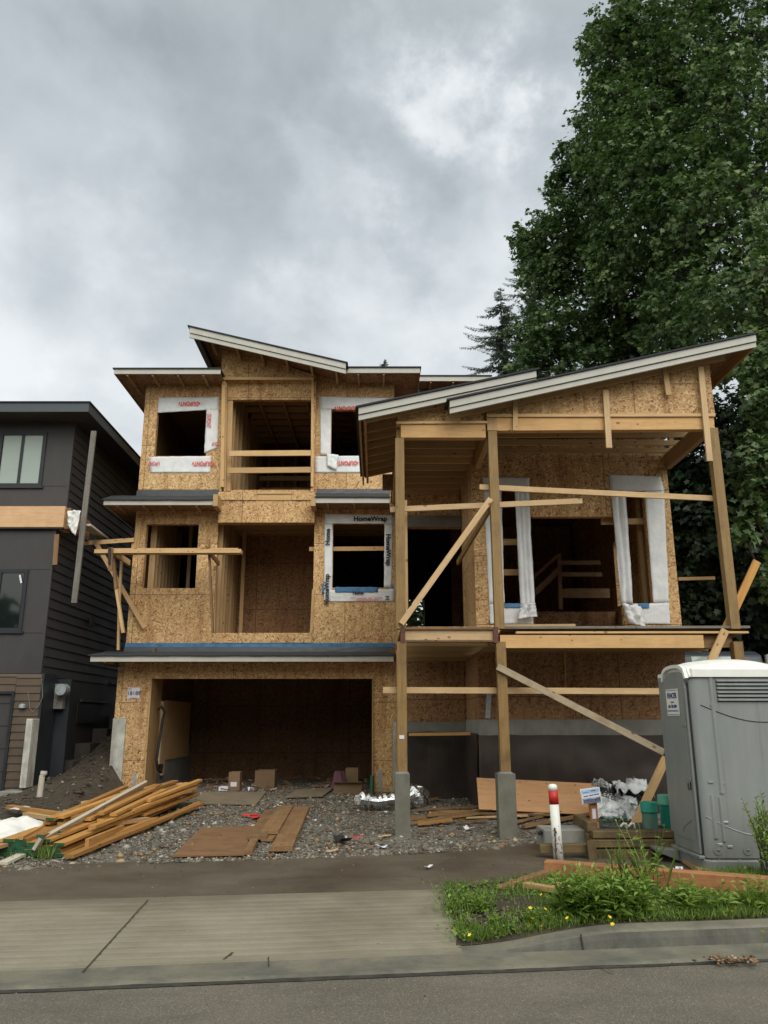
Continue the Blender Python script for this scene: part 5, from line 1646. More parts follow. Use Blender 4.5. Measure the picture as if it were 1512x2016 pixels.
# ================================================================== THINGS ON THE GRAVEL
def ground_sheet(name, uv, th, mat, lift=.012, dz=None):
    pts = [PG(u, v, .02) for u, v in uv]
    n = len(pts)
    mb = MB()
    zs = [lot_z(p.x, p.y) + lift + (dz[i] if dz else 0) for i, p in enumerate(pts)]
    c = sum((Vector((p.x, p.y, z)) for p, z in zip(pts, zs)), Vector()) / n
    top = [(p.x - c.x, p.y - c.y, z + th - c.z) for p, z in zip(pts, zs)]
    bot = [(p.x - c.x, p.y - c.y, z - c.z) for p, z in zip(pts, zs)]
    mb.add(top + bot, [tuple(reversed(range(n))), tuple(range(n, 2 * n))] + [(i, (i + 1) % n, (i + 1) % n + n, i + n) for i in range(n)])
    me = bpy.data.meshes.new(name)
    me.from_pydata(mb.v, [], mb.f)
    me.materials.append(M[mat])
    bm = bmesh.new(); bm.from_mesh(me); bmesh.ops.recalc_face_normals(bm, faces=bm.faces); bm.to_mesh(me); bm.free()
    o = link_obj(name, me, None, Matrix.Translation(c))
    return o
M['wetsheet'] = mat_wood('wet_plywood', (.17, .085, .038), (.26, .14, .065), knots=True, stain=.65, stainc=(.12, .065, .035), var=.1)
M['wetsheet2'] = mat_wood('muddy_plywood', (.20, .155, .105), (.27, .215, .15), knots=False, stain=.5, stainc=(.12, .095, .07), var=.1)
tag(ground_sheet('plywood_sheet', [(339, 1690), (396, 1632), (500, 1629), (488, 1661), (481, 1686)], .018, 'wetsheet', .03), 'reddish brown wet plywood sheet lying on the gravel by the footway', 'plywood sheet')
tag(ground_sheet('plywood_sheet', [(383, 1583), (400, 1562), (524, 1561), (505, 1585)], .02, 'wetsheet2', .03), 'muddy tan plywood sheet lying at the left of the garage mouth', 'plywood sheet')
tag(ground_sheet('plywood_sheet', [(563, 1572), (585, 1556), (658, 1553), (635, 1570)], .02, 'wetsheet2', .03), 'dark muddy plywood sheet at the right of the garage mouth', 'plywood sheet')
def gplank(a, b, w, t, mat, lab, h=.03, h2=None):
    p, q = PG(a[0], a[1], t / 2), PG(b[0], b[1], t / 2)
    p.z = lot_z(p.x, p.y) + h + t / 2; q.z = lot_z(q.x, q.y) + (h2 if h2 is not None else h) + t / 2
    return tag(stick('plank', p, q, t, w, mat), lab, 'plank', 'planks on the gravel')
gplank((506, 1659), (536, 1603), .26, .04, 'oldplank', 'dark wet plank next to the plywood sheet', .045)
gplank((530, 1651), (563, 1597), .24, .045, 'oldplank', 'shorter brown plank left of the long one', .075)
gplank((554, 1677), (594, 1594), .27, .06, 'oldplank', 'longest brown plank, rightmost on the gravel', .03)
gplank((489, 1681), (500, 1660), .10, .06, 'oldplank', 'short red brown block at the corner of the plywood sheet', .02)
gplank((525, 1660), (575, 1604), .16, .03, 'oldplank', 'narrow plank half hidden between the brown planks', .03)
# red strap and small litter
mb = MB()
pts = [PG(478, 1606, .03), PG(485, 1603, .05), PG(492, 1606, .03), PG(500, 1603, .06), PG(507, 1605, .03), PG(502, 1609, .04), PG(494, 1608, .05)]
for a, b in zip(pts[:-1], pts[1:]): mb.bar(a, b, .012, .09)
tag(mb.build('red_strap', 'redplastic', None, origin=tuple(pts[0])), 'twisted bright red plastic strap on the gravel', 'strap')
def litter(u, v, w, h, mat, name, lab, cat, curl=.4):
    q = PG(u, v)
    th0 = (u * 7) % 3
    mb = MB()
    def fn(a, b):
        x, y = (a - .5) * w, (b - .5) * h
        z = .03 + curl * w * (abs(a - .5) ** 2) * 2 + .02 * hnoise(a * 2, b * 2, u)
        return Vector((q.x + x * math.cos(th0) - y * math.sin(th0), q.y + x * math.sin(th0) + y * math.cos(th0), q.z + z))
    mb.grid(fn, 5, 4)
    o = mb.build(name, mat, None, origin=tuple(q))
    o.modifiers.new('t', 'SOLIDIFY').thickness = .004
    return tag(o, lab, cat)
litter(702, 1655, .14, .07, 'redplastic', 'red_scrap', 'small red plastic scrap near the footway edge', 'litter', .8)
litter(672, 1657, .14, .10, 'paper', 'paper_scrap', 'white crumpled scrap on a dark rag near the footway', 'litter')
litter(674, 1661, .30, .16, 'black', 'dark_rag', 'black rag on the gravel near the footway edge', 'litter')
litter(757, 1650, .26, .07, 'tan', 'wood_offcut', 'flat pale wood offcut in front of the left pedestal', 'wood scrap', .02)
litter(753, 1672, .12, .07, 'paper', 'paper_scrap', 'small white scrap at the footway edge', 'litter')
litter(655, 1679, .24, .06, 'tan', 'wood_offcut', 'narrow yellowish offcut at the footway edge', 'wood scrap', .02)
litter(923, 1637, .20, .07, 'paper', 'paper_scrap', 'white looped wire label near the second pedestal', 'litter')
litter(757, 1603, .08, .06, 'paper', 'paper_scrap', 'tiny white scrap left of the first pedestal', 'litter')
litter(619, 1619, .06, .05, 'paper', 'paper_scrap', 'tiny white scrap right of the longest plank', 'litter')
litter(844, 1712, .14, .04, 'paper', 'paper_scrap', 'white scrap lying on the dark footway', 'litter', .2)
litter(996, 1852, .06, .05, 'blueplastic', 'blue_scrap', 'blue plastic scrap in the weeds beside the kerb', 'litter', .9)
litter(1336, 1718, .12, .08, 'paper', 'paper_scrap', 'white scrap between the red brown beam and the toilet', 'litter')
# foil duct lying by the left pedestal
mb = MB()
dpts = [(704, 1574), (722, 1575), (745, 1577), (775, 1574), (800, 1572), (815, 1566), (824, 1557), (826, 1567), (828, 1583)]
path = []
for i in range(len(dpts) - 1):
    for t in (0, .25, .5, .75):
        a, b = dpts[i], dpts[i + 1]
        path.append((a[0] + (b[0] - a[0]) * t, a[1] + (b[1] - a[1]) * t))
pts, rad = [], []
for i, (u, v) in enumerate(path):
    g = P(u, v, 14.9)
    pts.append(Vector((g.x, 14.9 + .08 * math.sin(i * .6), g.z)))
    base_r = .10 if u < 805 else .13
    rad.append(base_r * (1 + .10 * (1 if i % 2 else -1)) * (1 + .15 * math.sin(i * 1.7)))
dpt2, rd2 = [], []
for i in range(len(pts) - 1):
    for t in (0, .5):
        dpt2.append(pts[i].lerp(pts[i + 1], t)); rd2.append(rad[i] * (1.10 if t else .92))
mb.tube(dpt2, rd2, 14)
tag(mb.build('foil_duct', 'foil', None, origin=tuple(PG(760, 1585)), smooth=False), 'crinkled silver foil duct lying behind the left pedestal', 'duct')
litter(730, 1586, .5, .22, 'plastic_white', 'plastic_scrap', 'flattened whitish plastic under the foil duct', 'litter', .1)
# boxes in the garage
def carton(name, u0, u1, v0, v1, Y, d, lab, mat='card', flaps=True, label_=None):
    x0, x1 = XX(u0, v1, Y), XX(u1, v1, Y)
    z0, z1 = ZZ(v1, Y), ZZ(v0, Y)
    t = thing(name, lab, 'box', ((x0 + x1) / 2, Y + d / 2, z0))
    mb = MB()
    w = .008
    mb.box(x0, x1, Y, Y + w, z0, z1); mb.box(x0, x1, Y + d - w, Y + d, z0, z1)
    mb.box(x0, x0 + w, Y + w + .0005, Y + d - w - .0005, z0, z1); mb.box(x1 - w, x1, Y + w + .0005, Y + d - w - .0005, z0, z1)
    mb.box(x0 + w, x1 - w, Y + w, Y + d - w, z0, z0 + w)
    mb.build('carton', mat, t)
    if flaps:
        mb = MB()
        mb.bar(((x0 + x1) / 2, Y - .0, z1), ((x0 + x1) / 2, Y - .10, z1 + .05), (x1 - x0), .006, up=(1, 0, 0))
        mb.build('flap', mat, t)
    if label_:
        mb = MB(); mb.box(x0 + (x1 - x0) * .2, x0 + (x1 - x0) * .75, Y - .003, Y - .001, z0 + (z1 - z0) * .25, z0 + (z1 - z0) * .48); mb.build('printed_label', 'paper', t)
    return t
carton('cardboard_box', 449, 471, 1520, 1558, 18.3, .3, 'upright brown cardboard box with white label inside the garage', label_=True, flaps=False)
carton('cardboard_box', 501, 540, 1517, 1551, 19.2, .5, 'large dim cardboard box further inside the garage', flaps=False)
carton('cardboard_box', 657, 712, 1544, 1567, 17.6, .45, 'low open cardboard box at the right of the garage mouth')
carton('cardboard_box', 680, 705, 1513, 1545, 18.6, .4, 'cardboard box standing behind the low open one', flaps=False)
carton('white_carton', 430, 448, 1549, 1557, 18.2, .25, 'small white carton beside the upright brown box', mat='paper', flaps=False)
mb = MB()
q = P(668, 1530, 18.4)
def pinkf(a, b):
    th = a * 2 * math.pi
    z = b
    r = .16 * (1 - .55 * b) * (1 + .25 * math.sin(5 * th + 3 * b)) + .02
    return Vector((q.x + r * math.cos(th), 18.4 + r * math.sin(th) * .8, .38 + .36 * z))
mb.grid(pinkf, 30, 10)
tag(mb.build('pink_cloth', 'cloth_pink', None, origin=(q.x, 18.4, .38), smooth=True), 'dusty pink cloth slumped on a box inside the garage', 'cloth')
mb = MB(); q = PG(732, 1563); mb.tube([q, q + Vector((.01, .05, .36))], [.05, .05], 10)
tag(mb.build('green_roll', 'green_end', None, origin=tuple(q)), 'short dark green roll standing by the garage right jamb', 'roll')
litter(494, 1560, .16, .10, 'paper', 'white_cup', 'small white cup lying on the garage threshold', 'litter', .9)
# debris heaps inside the garage
mb = MB()
for i in range(90):
    u = random.uniform(400, 730); y = random.uniform(18.0, 21.8)
    x = XX(u, 1550, y)
    a = random.uniform(0, 3.1); L = random.uniform(.05, .35)
    z = gz(x, y) + .03 + random.uniform(0, .03)
    mb.bar((x, y, z), (x + L * math.cos(a), y + L * math.sin(a), z + random.uniform(0, .06)), .02, random.uniform(.02, .09))
tag(mb.build('wood_debris', 'chips', None), 'scattered wood offcuts and rubbish over the garage floor', 'debris', kind='stuff')
# plywood sheet leaning on the foundation
o = MB()
cs = [P(939, 1531, 13.72), P(1187, 1541, 13.72), P(1187, 1592, 13.35), P(943, 1593, 13.35)]
L_ = (cs[1] - cs[0]).length
xax = (cs[1] - cs[0]).normalized()
me = MB()
zax = (cs[0] - cs[3]); zh = zax.length; zax.normalize()
yax = zax.cross(xax)
me.box(0, L_, 0, .02, 0, zh)
mesh = bpy.data.meshes.new('leaning_plywood'); mesh.from_pydata(me.v, [], me.f); mesh.materials.append(M['plywood'])
mw = Matrix(((xax.x, yax.x, zax.x, cs[3].x), (xax.y, yax.y, zax.y, cs[3].y), (xax.z, yax.z, zax.z, cs[3].z), (0, 0, 0, 1)))
lp = link_obj('leaning_plywood', mesh, None, mw)
tag(lp, 'orange plywood sheet leaning on the dark foundation membrane', 'plywood sheet')
# stack of thin boards on the ground under the porch
lowb = [((805, 1619), (1120, 1603), 'oldplank', 'long thin brown board in front, under the porch'), ((842, 1608), (1175, 1598), 'oldplank', 'second thin brown board under the porch'),
        ((845, 1601), (1178, 1594), 'tan', 'light brown thin board under the porch'), ((862, 1613), (1170, 1604), 'treated', 'dark thin board crossing under the porch'),
        ((806, 1612), (1010, 1601), 'oldplank', 'thin board between the two pedestals, dark and wet'), ((822, 1622), (890, 1622), 'orange', 'short yellow orange batten near the left pedestal'),
        ((842, 1600), (1165, 1588), 'black', 'long black strip along the foot of the leaning plywood'), ((1020, 1618), (1180, 1607), 'tan', 'tan board behind the bollard'),
        ((1030, 1626), (1170, 1617), 'oldplank', 'brown board lying behind the bollard'), ((835, 1575), (865, 1575), 'oldplank', 'short stub of board beside the foil duct')]
for a, b, mt, lab in lowb:
    p, q = PG(*a, .05), PG(*b, .05)
    p.z = lot_z(p.x, p.y) + .05; q.z = lot_z(q.x, q.y) + .07
    tag(stick('thin_board', p, q, .035, .10, mt), lab, 'board', 'thin boards under the porch')

for k_ in range(16):
    u0 = random.uniform(800, 1010); v0 = random.uniform(1596, 1626)
    u1 = u0 + random.uniform(50, 200); v1 = v0 + random.uniform(-12, 4)
    p, q = PG(u0, v0, .05), PG(min(u1, 1180), v1, .05)
    p.z = lot_z(p.x, p.y) + .03 + random.uniform(0, .03); q.z = lot_z(q.x, q.y) + .04 + random.uniform(0, .04)
    tag(stick('thin_board', p, q, .025, random.uniform(.04, .12), random.choice(['oldplank', 'treated', 'oldplank', 'tan'])), 'thin muddy board in the loose scatter under the porch', 'board', 'thin boards under the porch')

# ================================================================== BOLLARD, SIGN, PLANTER, PIPES, TARP
bt = P(1088, 1542, 9.25); 
bb = PZ(1100, 1693, .19)
YB = bb.y
btop = P(1087.5, 1543, YB)
bol = thing('bollard', 'white pipe bollard with a red band and a rusty eye, standing at the footway edge', 'bollard', bb)
ax = (btop - bb); Lb = ax.length; ax.normalize()
def on(t): return bb + ax * (Lb * t)
tb = (btop.z - P(1090, 1583, YB).z) / (btop.z - bb.z)
ta = (btop.z - P(1089, 1556, YB).z) / (btop.z - bb.z)
mb = MB(); mb.tube([on(-.12), on(1 - tb)], [.061, .056], 24)
M['bollardpaint'] = mat_plain('chipped_white_paint', (.72, .72, .69), .5, .05, 8, dirt=.0)
def chip():
    m, N, b, o = newmat('worn_white_bollard_paint')
    pos = N.n('ShaderNodeNewGeometry').outputs['Position']
    s = N.n('ShaderNodeSeparateXYZ', {0: pos})
    n = N.noise(pos, 26, 5, .7)
    lowf = N.range(s.outputs[2], .2, .75, .17, 0)
    c = N.mix(N.m('GREATER_THAN', N.m('ADD', n, lowf), .70), (.72, .72, .69), (.13, .10, .075))
    g = N.noise(pos, 7, 4, .6)
    c = N.mix(N.m('MULTIPLY', N.range(s.outputs[2], .2, .5, .6, 0), N.range(g, .35, .65, 0, 1)), c, (.38, .35, .28))
    N.set(b.inputs['Base Color'], c)
    b.inputs['Roughness'].default_value = .45
    return m
M['chip'] = chip()
mb.build('post_tube', 'chip', bol, smooth=True)
mb = MB(); mb.tube([on(1 - tb), on(1 - ta)], [.0572, .0567], 24, cap=True); mb.build('red_band', 'red', bol, smooth=True)
mb = MB(); mb.tube([on(1 - ta), on(.965), on(.985), on(.996), on(1.0)], [.056, .056, .047, .028, .006], 24); mb.build('cap', 'white', bol, smooth=True)
e = P(1093, 1635, YB - .07)
mb = MB(); mb.tube([e + Vector((.0, .02, .02)), e + Vector((-.01, -.02, .01)), e + Vector((.0, -.03, -.02)), e + Vector((.01, .01, -.02))], .012, 8); mb.build('rusty_eye', 'rust', bol)
mb = MB(); mb.tube([e + Vector((-.005 - .004 * math.sin(i * 1.8), -.005, -.02 - .03 * i)) for i in range(12)], [.007 + .004 * (i % 2) for i in range(12)], 6); mb.build('chain', 'rust', bol)
# notice sign on a wooden stake
sg = PG(1176, 1640)
sY = 10.9
sign = thing('site_sign', 'small white printed site sign on a red brown wooden stake beside the planter', 'sign', (XX(1170, 1620, sY), sY, .3))
stickp('stake', (1173, 1648), (1166, 1575), sY, .09, .09, 'redbeam', sign, up=(1, 0, 0))
cA, cB, cC, cD = P(1142, 1554, sY - .09), P(1180, 1549, sY - .09), P(1185, 1579, sY - .11), P(1147, 1584, sY - .11)
def bil(a, b, off=0.0):
    p = (cA * (1 - a) + cB * a) * (1 - b) + (cD * (1 - a) + cC * a) * b
    return Vector((p.x, p.y - off, p.z))
def patch(name, a0, a1, b0, b1, off, mat, parent, n=2, rag=0.0):
    mb = MB()
    mb.grid(lambda a, b: bil(a0 + (a1 - a0) * a, b1 + (b0 - b1) * b + rag * hnoise(a * 5, 0, off * 999, 1) * (1 if b == 1 else 0), off), n, 2)
    return mb.build(name, mat, parent)
pl = MB(); pl.grid(lambda a, b: bil(a, 1 - b, 0), 2, 2)
po = pl.build('sign_board', 'white', sign)
po.modifiers.new('t', 'SOLIDIFY').thickness = .012
patch('printed_picture', .05, .95, .05, .95, .014, 'label_sky', po)
patch('printed_picture', .0, 1.0, .36, .62, .016, 'paper', po)
patch('printed_picture', .06, .94, .66, .93, .0175, 'label_grey', po, 10, .12)
Bs = Matrix.Rotation(R(90), 4, 'X')
mb = MB()
for (a0, a1, b, h) in [(.10, .24, .23, .03), (.26, .38, .22, .03), (.48, .62, .155, .05), (.63, .78, .15, .05), (.10, .18, .46, .06), (.19, .33, .455, .06), (.38, .50, .44, .06), (.51, .60, .43, .06), (.63, .76, .42, .06), (.77, .90, .41, .06)]:
    mb.add([bil(a0, b + h, .02), bil(a1, b + h - .008, .02), bil(a1, b - .008, .02), bil(a0, b, .02)], [(0, 1, 2, 3)])
mb.build('lettering', 'inkblue', po)
st = MB(); p = P(1170, 1602, sY - .05); st.lathe([(.0, 0), (.02, 0.001)], p, 6)
mb = MB(); mb.box(p.x - .025, p.x + .02, p.y - .004, p.y, p.z - .06, p.z + .06); mb.build('sticker', 'paper', sign)
# planter of weathered timbers
YPl = 10.35
pla = thing('timber_planter', 'low box of stacked mossy weathered timbers between the bollard and the toilet', 'planter', (XX(1240, 1680, YPl), YPl, .2))
for i, (v0, v1) in enumerate(((1634, 1650), (1651, 1668), (1669, 1693))):
    stickp('timber', (1164, (v0 + v1) / 2), (1345, (v0 + v1) / 2 - 1), YPl - .02 * (i % 2) + .09, ZZ(v0, YPl) - ZZ(v1, YPl) - .008, .16, 'mossy', pla, bevel=.01)
for i in range(3):
    z = .28 + .125 * i
    x = XX(1166, 1660, YPl)
    stick('timber', (x + .06, YPl + .18, z), (x + .10, YPl + 1.1, z), .115, .12, 'mossy', pla, bevel=.008)
stickp('corner_stake', (1163, 1655), (1167, 1692), YPl - .05, .10, .05, 'mossy', pla, up=(1, 0, 0))
mb = MB(); mb.box(XX(1172, 1640, YPl), XX(1345, 1640, YPl), YPl + .19, YPl + 1.1, .2, .48); mb.build('soil_fill', 'soil', pla)
# concrete block and timber block left of it
mb = MB(); q = PG(1115, 1662)
x0, x1 = XX(1072, 1650, 10.75), XX(1162, 1650, 10.75)
mb.box(x0, x1, 10.75, 11.25, .18, ZZ(1634, 10.75)); tag(mb.build('concrete_slab', 'conc', None, origin=(x0, 10.9, .18), bevel=.012), 'grey concrete slab edge behind the bollard', 'concrete slab')
o = stickp('timber_block', (1061, 1670), (1157, 1669), 10.45, .10, .16, 'mossy', None, bevel=.008); tag(o, 'dark brown timber block on the ground behind the bollard', 'timber block')
o = stickp('dark_stake', (1060, 1642), (1076, 1634), 10.9, .03, .12, 'black', None); tag(o, 'black tilted scrap panel left of the concrete slab', 'panel')
# teal pipes standing in the planter
def pipe(u0, u1, vt, vb, Y, mat, cap, lab, tilt=0):
    x0, x1 = XX(u0, (vt + vb) / 2, Y), XX(u1, (vt + vb) / 2, Y)
    r = (x1 - x0) / 2; cx = (x0 + x1) / 2
    zt, zb = ZZ(vt, Y), ZZ(vb, Y)
    t = thing('drain_pipe', lab, 'pipe', (cx, Y, zb), 'teal drain pipes standing by the planter')
    mb = MB(); mb.tube([(cx, Y, zb - .1), (cx, Y, zt - .14)], [r * .86, r * .86], 24); mb.build('pipe_body', mat, t, smooth=False)
    mb = MB(); mb.lathe([(r * .93, 0), (r, .012), (r, .11), (r * 1.0, .128), (r * .90, .13), (r * .86, .10)], (cx, Y, zt - .139), 24); mb.build('socket', cap, t, smooth=False)
    return t
pipe(1262, 1296, 1577, 1632, 10.9, 'teal_old', 'teal', 'weathered teal drain pipe with rusty red rim')
rp = P(1279, 1579, 10.9)
pipe(1297, 1331, 1563, 1632, 11.05, 'teal', 'teal_cap', 'cleaner bright teal drain pipe against the toilet')
# crumpled silver lumber wrap
tarp = thing('lumber_wrap_tarp', 'crumpled silver lumber wrap with black letters, heaped against the dark foundation', 'tarp', (XX(1215, 1590, 12.5), 12.5, .25))
def panel(corners, Ys, amp, nx=30, ny=22, mat='tarp', name='wrap_panel', bulge=.1):
    c = [P(p[0], p[1], y) for p, y in zip(corners, Ys)]
    sd = len(bpy.data.objects) * .37
    def fn(a, b):
        b = 1 - b
        p = (c[0] * (1 - a) + c[1] * a) * (1 - b) + (c[3] * (1 - a) + c[2] * a) * b
        rid = abs(hnoise(a * 2.6 + b, b * 2.6, sd, 1.3)) + .5 * abs(hnoise(a * 6, b * 6 - a, sd + 2, 1.2)) + .25 * abs(hnoise(a * 14, b * 14, sd + 5, 1.0))
        edge = (a in (0, 1)) + (b in (0, 1))
        bul = bulge * math.sin(a * math.pi) * math.sin(b * math.pi)
        return Vector((p.x + .06 * hnoise(a * 5, b * 5, sd + 7), p.y - bul + amp * rid * 1.6 - amp * .6, p.z + .6 * bul + .06 * hnoise(a * 6, b * 4, sd + 9) * (1 + edge)))
    mb = MB(); mb.grid(fn, nx, ny)
    o = mb.build(name, mat, tarp, smooth=True)
    o.modifiers.new('t', 'SOLIDIFY').thickness = .004
    return o
panel([(1176, 1546), (1282, 1556), (1272, 1606), (1180, 1604)], (12.95, 12.95, 12.55, 12.5), .12, mat='black', name='black_lining')
panel([(1204, 1544), (1262, 1533), (1288, 1560), (1214, 1556)], (12.9, 13.0, 12.5, 12.3), .055, bulge=.12)
panel([(1163, 1547), (1171, 1534), (1203, 1545), (1196, 1552)], (12.8, 12.8, 12.5, 12.5), .05, nx=14, ny=8)
pw_ = panel([(1176, 1556), (1234, 1569), (1246, 1604), (1166, 1600)], (12.7, 12.6, 12.2, 12.1), .05, bulge=.06)
panel([(1206, 1578), (1240, 1566), (1268, 1590), (1240, 1614)], (12.5, 12.5, 12.2, 12.05), .06, bulge=.14)
panel([(1172, 1590), (1212, 1592), (1226, 1612), (1170, 1608)], (12.3, 12.3, 12.0, 12.0), .04, nx=18, ny=10)
text('lettering', 'WEST', P(1193, 1563.5, 12.22), .10, '-Y', 'ink', pw_, rot=R(170), bold=.002, sx=1.1)
for (a, b) in (((1182, 1557), (1232, 1575)), ((1176, 1563), (1218, 1578))):
    mb = MB(); mb.bar(P(a[0], a[1], 12.34), P(b[0], b[1], 12.30), .010, .003); mb.build('printed_line', 'ink', pw_)
wb = MB()
q = P(1222, 1627, 10.75)
for dx in (0, .10):
    wb.tube([q + Vector((dx, 0, 0)), q + Vector((dx + .03, -.03, .04)), q + Vector((dx + .07, 0, .03)), q + Vector((dx + .08, .02, -.02))], .014, 7)
tag(wb.build('white_hose', 'white', None, origin=tuple(q)), 'coiled end of white hose lying on the planter', 'hose')
mb = MB()
for i in range(26):
    p = P(random.uniform(1185, 1225), random.uniform(1612, 1632), 10.9)
    mb.tube([p, p + Vector((random.uniform(-.15, .15), random.uniform(-.05, .1), random.uniform(-.03, .08)))], .004, 4)
tag(mb.build('green_netting', 'teal_old', None, origin=tuple(P(1205, 1628, 10.9))), 'tangle of dark green netting strands behind the planter', 'netting')

# ================================================================== LONG BEAM AND SMALL TIMBERS ON THE VERGE
def zat2(u, v, dz=0): 
    q = PZ(u, v, .3); return q
a = PZ(1100, 1722, .30); b = PZ(1560, 1772, .30)
bmo = stick('glulam_beam', PZ(1074, 1711, .33), PZ(1590, 1752, .30), .17, .165, 'redbeam', None, bevel=.008)
tag(bmo, 'long heavy red brown timber beam lying across the weedy verge', 'beam')
def vt_(a, b, w, t, mt, lab, za=.27, zb=.27):
    return tag(stick('timber_offcut', PZ(a[0], a[1], za), PZ(b[0], b[1], zb), t, w, mt, None, bevel=.004), lab, 'timber offcut', 'offcuts beside the heavy beam')
vt_((978, 1751), (1078, 1718), .09, .05, 'oldplank', 'reddish offcut sloping up to the left end of the heavy beam', .22, .32)
vt_((1033, 1742), (1140, 1759), .09, .05, 'pine_dim', 'tan offcut lying below the left end of the heavy beam')
vt_((1090, 1742), (1150, 1753), .07, .05, 'tan', 'short pale offcut beside the tan one', .30, .30)
vt_((1000, 1737), (986, 1725), .05, .03, 'redbeam', 'tiny red brown chip on the footway', .2, .2) if False else None
vt_((1150, 1706), (1250, 1712), .16, .06, 'oldplank', 'flat brown plank hidden behind the heavy beam', .22, .22)
vt_((1345, 1690), (1385, 1716), .10, .05, 'pine_dim', 'tan stick poking out from under the toilet base', .22, .22)

# ================================================================== PORTABLE TOILET
YT = 9.4
TX = 3.60
DP = .80
pot = thing('portable_toilet', 'grey portable toilet with domed white roof and a rental sign on its door', 'toilet', (TX + .55, YT + .4, .2))
zT0, zT1 = .345, 2.335
wd = 1.16
rr = .07
def rrect(x0, x1, y0, y1, r, n=5):
    pts = []
    for cx, cy, a0 in ((x1 - r, y0 + r, -90), (x1 - r, y1 - r, 0), (x0 + r, y1 - r, 90), (x0 + r, y0 + r, 180)):
        for i in range(n + 1):
            th = R(a0 + 90 * i / n)
            pts.append((cx + r * math.cos(th), cy + r * math.sin(th)))
    return pts
mb = MB(); mb.prism(rrect(TX, TX + wd, YT, YT + DP + .3, rr), 'Z', zT0, zT1); body = mb.build('cabin', 'potty', pot, bevel=.006)
# skid base
mb = MB(); mb.prism(rrect(TX - .03, TX + wd + .04, YT - .05, YT + DP + .34, .10), 'Z', .20, .335); mb.build('base', 'potty', pot, bevel=.015)
mb = MB()
mb.prism([(TX - .03, .20), (TX - .30, .31), (TX - .30, .35), (TX - .03, .33)], 'Y', YT + .72, YT + .98); mb.build('skid', 'potty', pot, bevel=.01)
# step in front of the door
mb = MB(); mb.prism([(YT + .02, .335), (YT + DP + .1, .335), (YT + DP + .1, .37), (YT + .02, .37)], 'X', TX - .07, TX - .002); mb.build('door_sill', 'potty', pot, bevel=.008)
# door with arched head on the left face
def arch_poly(y0, y1, z0, zs, rise, n=14, p=2.6):
    pts = [(y0, z0), (y1, z0)]
    c, hw = (y0 + y1) / 2, (y1 - y0) / 2
    for i in range(n + 1):
        t = 1 - 2 * i / n
        pts.append((c + hw * t, zs + rise * (1 - abs(t) ** p) ** (1 / p)))
    return pts
yD0, yD1 = YT + .075, YT + DP - .02
mb = MB(); mb.prism(arch_poly(yD0, yD1, zT0 + .03, zT1 - .16, .20), 'X', TX - .035, TX - .001); door = mb.build('door', 'potty', pot, bevel=.008)
mb = MB(); mb.prism(arch_poly(yD0 + .05, yD1 - .05, zT0 + .15, zT1 - .24, .2), 'X', TX - .041, TX - .036); mb.build('door_panel', 'potty', door, bevel=.004)
# dark gap by the hinge side
mb = MB(); mb.box(TX - .012, TX + .001, YT + .052, YT + .070, zT0 + .03, zT1 - .1); mb.build('door_gap', 'black', pot)
for z in (1.15, 1.75):
    mb = MB(); mb.box(TX - .055, TX - .042, yD0 + .04, yD0 + .16, z, z + .03); mb.build('hinge', 'potty', door)
mb = MB(); mb.box(TX - .05, TX - .042, yD0 + .055, yD0 + .08, 1.05, 1.13); mb.tube([(TX - .06, yD0 + .07, 1.05), (TX - .075, yD0 + .06, 1.06), (TX - .075, yD0 + .06, 1.12)], .007, 8); mb.build('latch', 'black', door)
# raised outline of an arm-and-bar relief on the door
mb = MB(); mb.tube([(TX - .044, yD0 + .12 + .30 * math.sin(t_), .72 - .10 * t_) for t_ in [i * .2 for i in range(9)]], .005, 6); mb.build('door_relief', 'potty', door)
# roof: white dome with an arch over the door
mb = MB()
def roof(a, b):
    x = TX + .03 + (wd + .03) * a
    y = YT - .028 + (DP + .36) * b
    e = (1 - abs(2 * a - 1) ** 2.4) * (1 - abs(2 * b - 1) ** 2.4)
    arch = .05 * math.exp(-(a / .16) ** 2) * max(0, 1 - abs((y - (YT + .40)) / .42) ** 2.5)
    return Vector((x, y, zT1 + .045 + .150 * e ** .8 + arch))
mb.grid(roof, 40, 30)
k1 = len(mb.v)
per = [(0, 0, 1, 0), (1, 0, 1, 1), (1, 1, 0, 1), (0, 1, 0, 0)]
for (a0, b0_, a1, b1_) in per:
    mb.grid(lambda a, b: roof(a0 + (a1 - a0) * a, b0_ + (b1_ - b0_) * a) + Vector((0, 0, -.085 * (1 - b))), 20, 1)
mb.build('roof', 'white', pot, smooth=True)
mb = MB(); 
outer = arch_poly(YT + .0, YT + DP + .02, zT1 - .05, zT1 - .05, .17)
inner = arch_poly(YT + .045, YT + DP - .025, zT1 - .05, zT1 - .065, .145)
o_ = outer[2:]; i_ = inner[2:]
n_ = len(o_)
for i in range(n_ - 1):
    mb.prism([o_[i], o_[i + 1], i_[i + 1], i_[i]], 'X', TX - .045, TX - .002)
mb.prism(arch_poly(YT - .01, YT + DP + .03, zT1 - .04, zT1 - .02, .135), 'X', TX - .001, TX + .16)
mb.build('roof_arch', 'white', pot)
